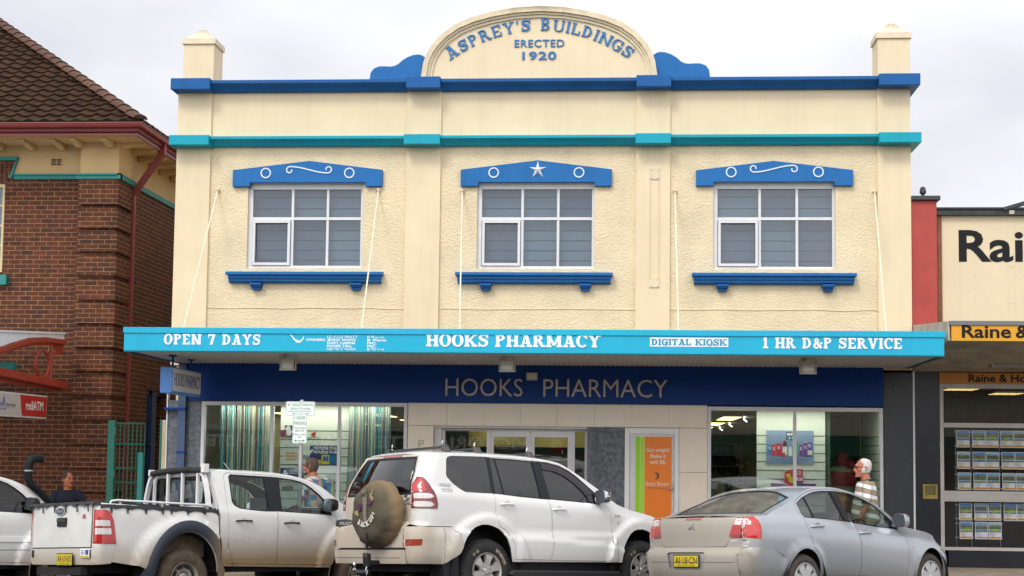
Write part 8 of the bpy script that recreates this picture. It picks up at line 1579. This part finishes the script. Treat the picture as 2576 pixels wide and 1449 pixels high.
def person(label, loc, heading, H, skin_c, hair_c, head_yaw, lim, shirt_m, pants_m, arms, legs, sit=None, belly=0., shoe=True, collar=None, hair_z=-.06, tilt=0., group=None):
    t = thing('person', label, 'person', loc, group, local=True, rot=(0, 0, heading)); k = H / 1.75
    sk = M('skin_' + '%02d%02d' % (int(skin_c[0] * 99), int(skin_c[1] * 99)), skin_c, .55, var=.10, vscale=18)
    hip = .93 * k if sit is None else sit + .09; sh = hip + .50 * k; nk = sh + .045 * k; hz = nk + .150 * k
    lean = .03
    hm = Matrix.Translation((lean + .035, 0, hz)) @ Matrix.Rotation(head_yaw, 4, 'Z') @ Matrix.Rotation(tilt, 4, 'Y') @ Matrix.Scale(k * 1.04, 4)
    b = MB(); put(b, head_mesh(), hm)
    b.tube([(lean - .02, 0, sh - .02), (lean, 0, nk), (lean + .02, 0, hz - .06)], [.085, .070, .066], 14)
    def torso(mb, g):
        g = g + belly * .35
        rings(mb, [((0, 0, hip - .10), .115 + g, .12 + g, .165 + g), ((0, 0, hip), .12 + g + belly * .6, .125 + g, .170 + g), ((0, 0, hip + .12), .115 + g + belly, .10 + g, .160 + g), ((lean * .5, 0, hip + .26), .118 + g + belly * .5, .11 + g, .172 + g), ((lean, 0, hip + .38), .118 + g, .115 + g, .185 + g), ((lean, 0, sh - .045), .10 + g, .105 + g, .165 + g), ((lean, 0, sh + .02), .07 + g, .075 + g, .10 + g)], 24)
    torso(b, 0)
    S = {}
    for s, (el, wr, hd, pn) in zip((1, -1), arms):
        sp = Vector((lean, s * .185 * k, sh - .04)); E = sp + Vector(el) * k; Wv = E + Vector(wr) * k; S[s] = (sp, E, Wv)
        b.tube([Vector((lean, s * .10, sh - .03)), sp, (sp + E) / 2, E, (E * .7 + Wv * .3), Wv], [.06, .056, .049, .041, .042, .029], 12); hand_mesh(b, Wv, hd, pn, .4)
    for s, (kn, an) in zip((1, -1), legs):
        hp = Vector((0, s * .09 * k, hip - .05)); K = hp + Vector(kn) * k; A = K + Vector(an) * k
        b.tube([hp, (hp + K) / 2, K, K * .65 + A * .35, A], [.088, .075, .056, .055, .038], 12); b.tube([A + Vector((-.05, 0, -.04)), A + Vector((.05, 0, -.05)), A + Vector((.17, 0, -.065))], [.04, .042, .03], 10); S['l%d' % s] = (hp, K, A)
    me = melt(b, .0065, 3); me.name = 'body'; me.materials.append(sk); link('body', me, t, True, 0, 180)
    # clothes
    c = MB(); torso(c, .016)
    for s in (1, -1):
        sp, E, Wv = S[s]; c.tube([Vector((lean, s * .08, sh - .025)), sp, sp * .45 + E * .55, sp * .22 + E * .78], [.068, .074, .069, .066], 14)
    me = melt(c, .010, 3); me.name = 'shirt'; me.materials.append(shirt_m); link('shirt', me, t, True, 0, 180)
    c = MB(); rings(c, [((0, 0, hip - .15), .13, .13, .17), ((0, 0, hip - .06), .135, .14, .185), ((0, 0, hip + .06), .13 + belly * .6, .135, .18)], 20)
    for s in (1, -1): hp, K, A = S['l%d' % s]; c.tube([hp, (hp + K) / 2, K, K * .5 + A * .5, A + Vector((0, 0, .02))], [.10, .09, .072, .064, .058], 14)
    me = melt(c, .012, 3); me.name = 'trousers'; me.materials.append(pants_m); link('trousers', me, t, True, 0, 180)
    shm = M('shoe_dark', (.03, .025, .02), .6)
    for s in (1, -1): A = S['l%d' % s][2]; MB().tube([A + Vector((-.07, 0, -.045)), A + Vector((.04, 0, -.04)), A + Vector((.15, 0, -.06)), A + Vector((.20, 0, -.068))], [.042, .052, .042, .026], 12).build('shoe', shm, t, smooth=True)
    hme = MB(); put(hme, hair_mesh(lim, hair_z), hm); hme.build('hair', M('hair_' + '%02d%02d' % (int(hair_c[0] * 99), int(hair_c[2] * 99)), hair_c, .85, var=.35, vscale=60, bump=.25, bscale=160, bdist=.004), t, smooth=True, angle=70)
    eb = MB(); em = MB()
    for s in (1, -1): put(em, MB().lathe([(0, -.010), (.007, -.007), (.010, 0), (.007, .007), (0, .010)], (.088, s * .033, .016), 2, 10), hm); put(eb, MB().tube([(.098, s * .014, .040), (.101, s * .030, .044), (.092, s * .048, .040)], .0045, 6), hm)
    em.build('eyes', M('eye_dark', (.02, .015, .012), .3), t, smooth=True); eb.build('eyebrows', MATS['hair_' + '%02d%02d' % (int(hair_c[0] * 99), int(hair_c[2] * 99))], t, smooth=True)
    if collar:
        cm = MB(); cm.lathe([(.072, sh + .0), (.080, sh + .055), (.086, sh + .05), (.094, sh + .005)], (lean - .005, 0, 0), 2, 20); cm.v = [(x, y, z - .45 * (x - lean) * (1 if x > lean else .1)) for x, y, z in cm.v]; cm.build('collar', collar, t, smooth=True)
    return t, hm, S
def striped():
    m = M('polo_stripes', (.78, .76, .76), .8); t = m.node_tree; b = t.nodes['Principled BSDF']; tcn = t.nodes.new('ShaderNodeTexCoord'); sp = t.nodes.new('ShaderNodeSeparateXYZ'); t.links.new(tcn.outputs['Object'], sp.inputs[0])
    nz = t.nodes.new('ShaderNodeTexNoise'); nz.inputs['Scale'].default_value = 5; t.links.new(tcn.outputs['Object'], nz.inputs['Vector'])
    a = t.nodes.new('ShaderNodeMath'); a.operation = 'MULTIPLY_ADD'; a.inputs[1].default_value = 7.4; t.links.new(sp.outputs[2], a.inputs[0])
    n2 = t.nodes.new('ShaderNodeMath'); n2.operation = 'MULTIPLY_ADD'; n2.inputs[1].default_value = .55; n2.inputs[2].default_value = .10; t.links.new(nz.outputs['Fac'], n2.inputs[0])
    ay = t.nodes.new('ShaderNodeMath'); ay.operation = 'MULTIPLY_ADD'; ay.inputs[1].default_value = -1.6; t.links.new(sp.outputs[0], ay.inputs[0]); t.links.new(n2.outputs[0], ay.inputs[2]); t.links.new(ay.outputs[0], a.inputs[2])
    fr = t.nodes.new('ShaderNodeMath'); fr.operation = 'FRACT'; t.links.new(a.outputs[0], fr.inputs[0]); r = t.nodes.new('ShaderNodeValToRGB'); r.color_ramp.interpolation = 'CONSTANT'; r.color_ramp.elements[0].color = (.78, .76, .77, 1); r.color_ramp.elements[1].position = .46; r.color_ramp.elements[1].color = (.06, .05, .05, 1); e = r.color_ramp.elements.new(.50); e.color = (.33, .26, .16, 1); e = r.color_ramp.elements.new(.96); e.color = (.06, .05, .05, 1); t.links.new(fr.outputs[0], r.inputs[0]); t.links.new(r.outputs[0], b.inputs['Base Color']); return m
def plaid():
    m = M('plaid_shirt', (.3, .3, .4), .85); t = m.node_tree; b = t.nodes['Principled BSDF']; tcn = t.nodes.new('ShaderNodeTexCoord'); mp_ = t.nodes.new('ShaderNodeMapping'); mp_.inputs['Scale'].default_value = (9, 11, 12); mp_.inputs['Rotation'].default_value = (.15, .12, .2); t.links.new(tcn.outputs['Object'], mp_.inputs[0]); fl = t.nodes.new('ShaderNodeVectorMath'); fl.operation = 'FLOOR'; t.links.new(mp_.outputs[0], fl.inputs[0]); wn_ = t.nodes.new('ShaderNodeTexWhiteNoise'); t.links.new(fl.outputs[0], wn_.inputs['Vector'])
    r = t.nodes.new('ShaderNodeValToRGB'); r.color_ramp.interpolation = 'CONSTANT'; cols = [(.05, .16, .30), (.55, .30, .26), (.58, .56, .56), (.12, .32, .38), (.60, .15, .11), (.05, .07, .16), (.50, .46, .24), (.30, .18, .34)]; r.color_ramp.elements[0].color = (*cols[0], 1); r.color_ramp.elements[1].position = .125; r.color_ramp.elements[1].color = (*cols[1], 1)
    for i, c in enumerate(cols[2:]): e = r.color_ramp.elements.new(.125 * (i + 2)); e.color = (*c, 1)
    t.links.new(wn_.outputs['Value'], r.inputs[0]); t.links.new(r.outputs[0], b.inputs['Base Color']); return m
WALK = [((.16, 0, -.42), (-.02, 0, -.41)), ((-.08, 0, -.44), (-.22, 0, -.34))]
navy_c = M('polo_navy', (.02, .018, .04), .8)
t, hm, S = person('white haired man in striped polo and glasses walking past the stone pilaster', (3.50, -2.3, .05), rad(178), 1.87, (.47, .165, .10), (.62, .58, .54), rad(6), lambda z: 112 if z < .02 else (100 if z < .07 else 128), striped(), M('shorts_maroon', (.10, .02, .02), .8),
    [((.03, .06, -.29), (.12, -.03, -.23), (.2, 0, -1), (0, -1, 0)), ((-.08, -.06, -.28), (.06, .02, -.25), (.2, 0, -1), (0, 1, 0))], WALK, belly=.085, collar=navy_c, hair_z=-.06)
sh_, el_, _w = S[1]; cu = MB().tube([sh_ * .28 + el_ * .72, sh_ * .18 + el_ * .82], [.071, .069], 16).build('sleeve_cuff', navy_c, t, smooth=True)
sh_, el_, _w = S[-1]; MB().tube([sh_ * .28 + el_ * .72, sh_ * .18 + el_ * .82], [.071, .069], 16).build('sleeve_cuff', navy_c, t, smooth=True)
g_ = MB()
for s in (1, -1):
    put(g_, MB().tube([(.106, s * (.034 + .022 * math.cos(a)), .014 + .016 * math.sin(a)) for a in [2 * PI * i / 14 for i in range(15)]], .0022, 6, cap=False), hm); put(g_, MB().tube([(.104, s * .056, .018), (.05, s * .084, .020), (-.02, s * .090, .02)], .0022, 6), hm)
put(g_, MB().tube([(.106, -.013, .018), (.106, .013, .018)], .0022, 6), hm); g_.build('glasses', black, t, smooth=True)
bd_ = MB(); put(bd_, MB().tube([(.088, -.030, -.098), (.098, 0, -.108), (.088, .030, -.098)], [.006, .010, .006], 8).tube([(.098, -.03, -.050), (.108, 0, -.047), (.098, .03, -.050)], .0065, 8), hm); bd_.build('beard', M('beard_white', (.46, .34, .28), .9), t, smooth=True)
t, hm, S = person('brown haired man in colourful checked shirt walking behind the ute bonnet', (-4.76, -2.2, .05), rad(160), 1.79, (.40, .14, .08), (.085, .055, .040), rad(4), lambda z: 122 if z > -.02 else 84, plaid(), M('trousers_grey', (.12, .12, .13), .85),
    [((.05, .07, -.28), (.14, 0, -.20), (.3, 0, -1), (0, -1, 0)), ((-.10, -.06, -.27), (.08, .02, -.25), (.3, 0, -1), (0, 1, 0))], WALK, collar=M('collar_pale', (.60, .52, .42), .8), hair_z=-.09)
bd_ = MB(); put(bd_, MB().tube([(.03, -.066, -.07), (.080, -.042, -.098), (.098, 0, -.112), (.080, .042, -.098), (.03, .066, -.07)], [.006, .012, .015, .012, .006], 8), hm); bd_.build('stubble', M('stubble_brown', (.13, .07, .05), .95), t, smooth=True)
SITL = [((.40, .06, -.02), (.05, .02, -.38)), ((.40, -.06, -.02), (.05, -.02, -.38))]
t, hm, S = person('man with moustache in navy tee shirt seated against the brick wall', (-9.86, 1.02, .2), rad(-72), 1.76, (.42, .145, .07), (.045, .035, .032), rad(42), lambda z: 128 if z > .055 else (102 if z > .0 else 84), M('tee_navy', (.006, .007, .022), .85, var=.2, vscale=8), M('jeans_dark', (.03, .035, .06), .85),
    [((.02, .13, -.25), (.10, .03, -.22), (.6, 0, -.8), (0, 0, -1)), ((.02, -.13, -.25), (.10, -.03, -.22), (.6, 0, -.8), (0, 0, -1))], SITL, sit=.42, hair_z=-.07)
ms_ = MB(); put(ms_, MB().tube([(.086, -.032, -.060), (.106, -.012, -.045), (.112, 0, -.043), (.106, .012, -.045), (.086, .032, -.060)], [.005, .010, .010, .010, .005], 8), hm); ms_.build('moustache', M('moustache_black', (.012, .010, .010), .9), t, smooth=True)
t = thing('timber_bench', 'low timber bench under the seated man against brick wall', 'bench', (-9.9, 1.15, .2)); MB().box(-10.8, -9.3, .95, 1.35, .56, .61).build('seat', M('bench_wood', (.16, .08, .04), .7, var=.3, vscale=6), t, bevel=.008)
for x in (-10.65, -9.45): MB().box(x - .04, x + .04, 1.0, 1.3, .2, .56).build('leg', M('bench_wood', (.1, .1, .1)), t, bevel=.006)
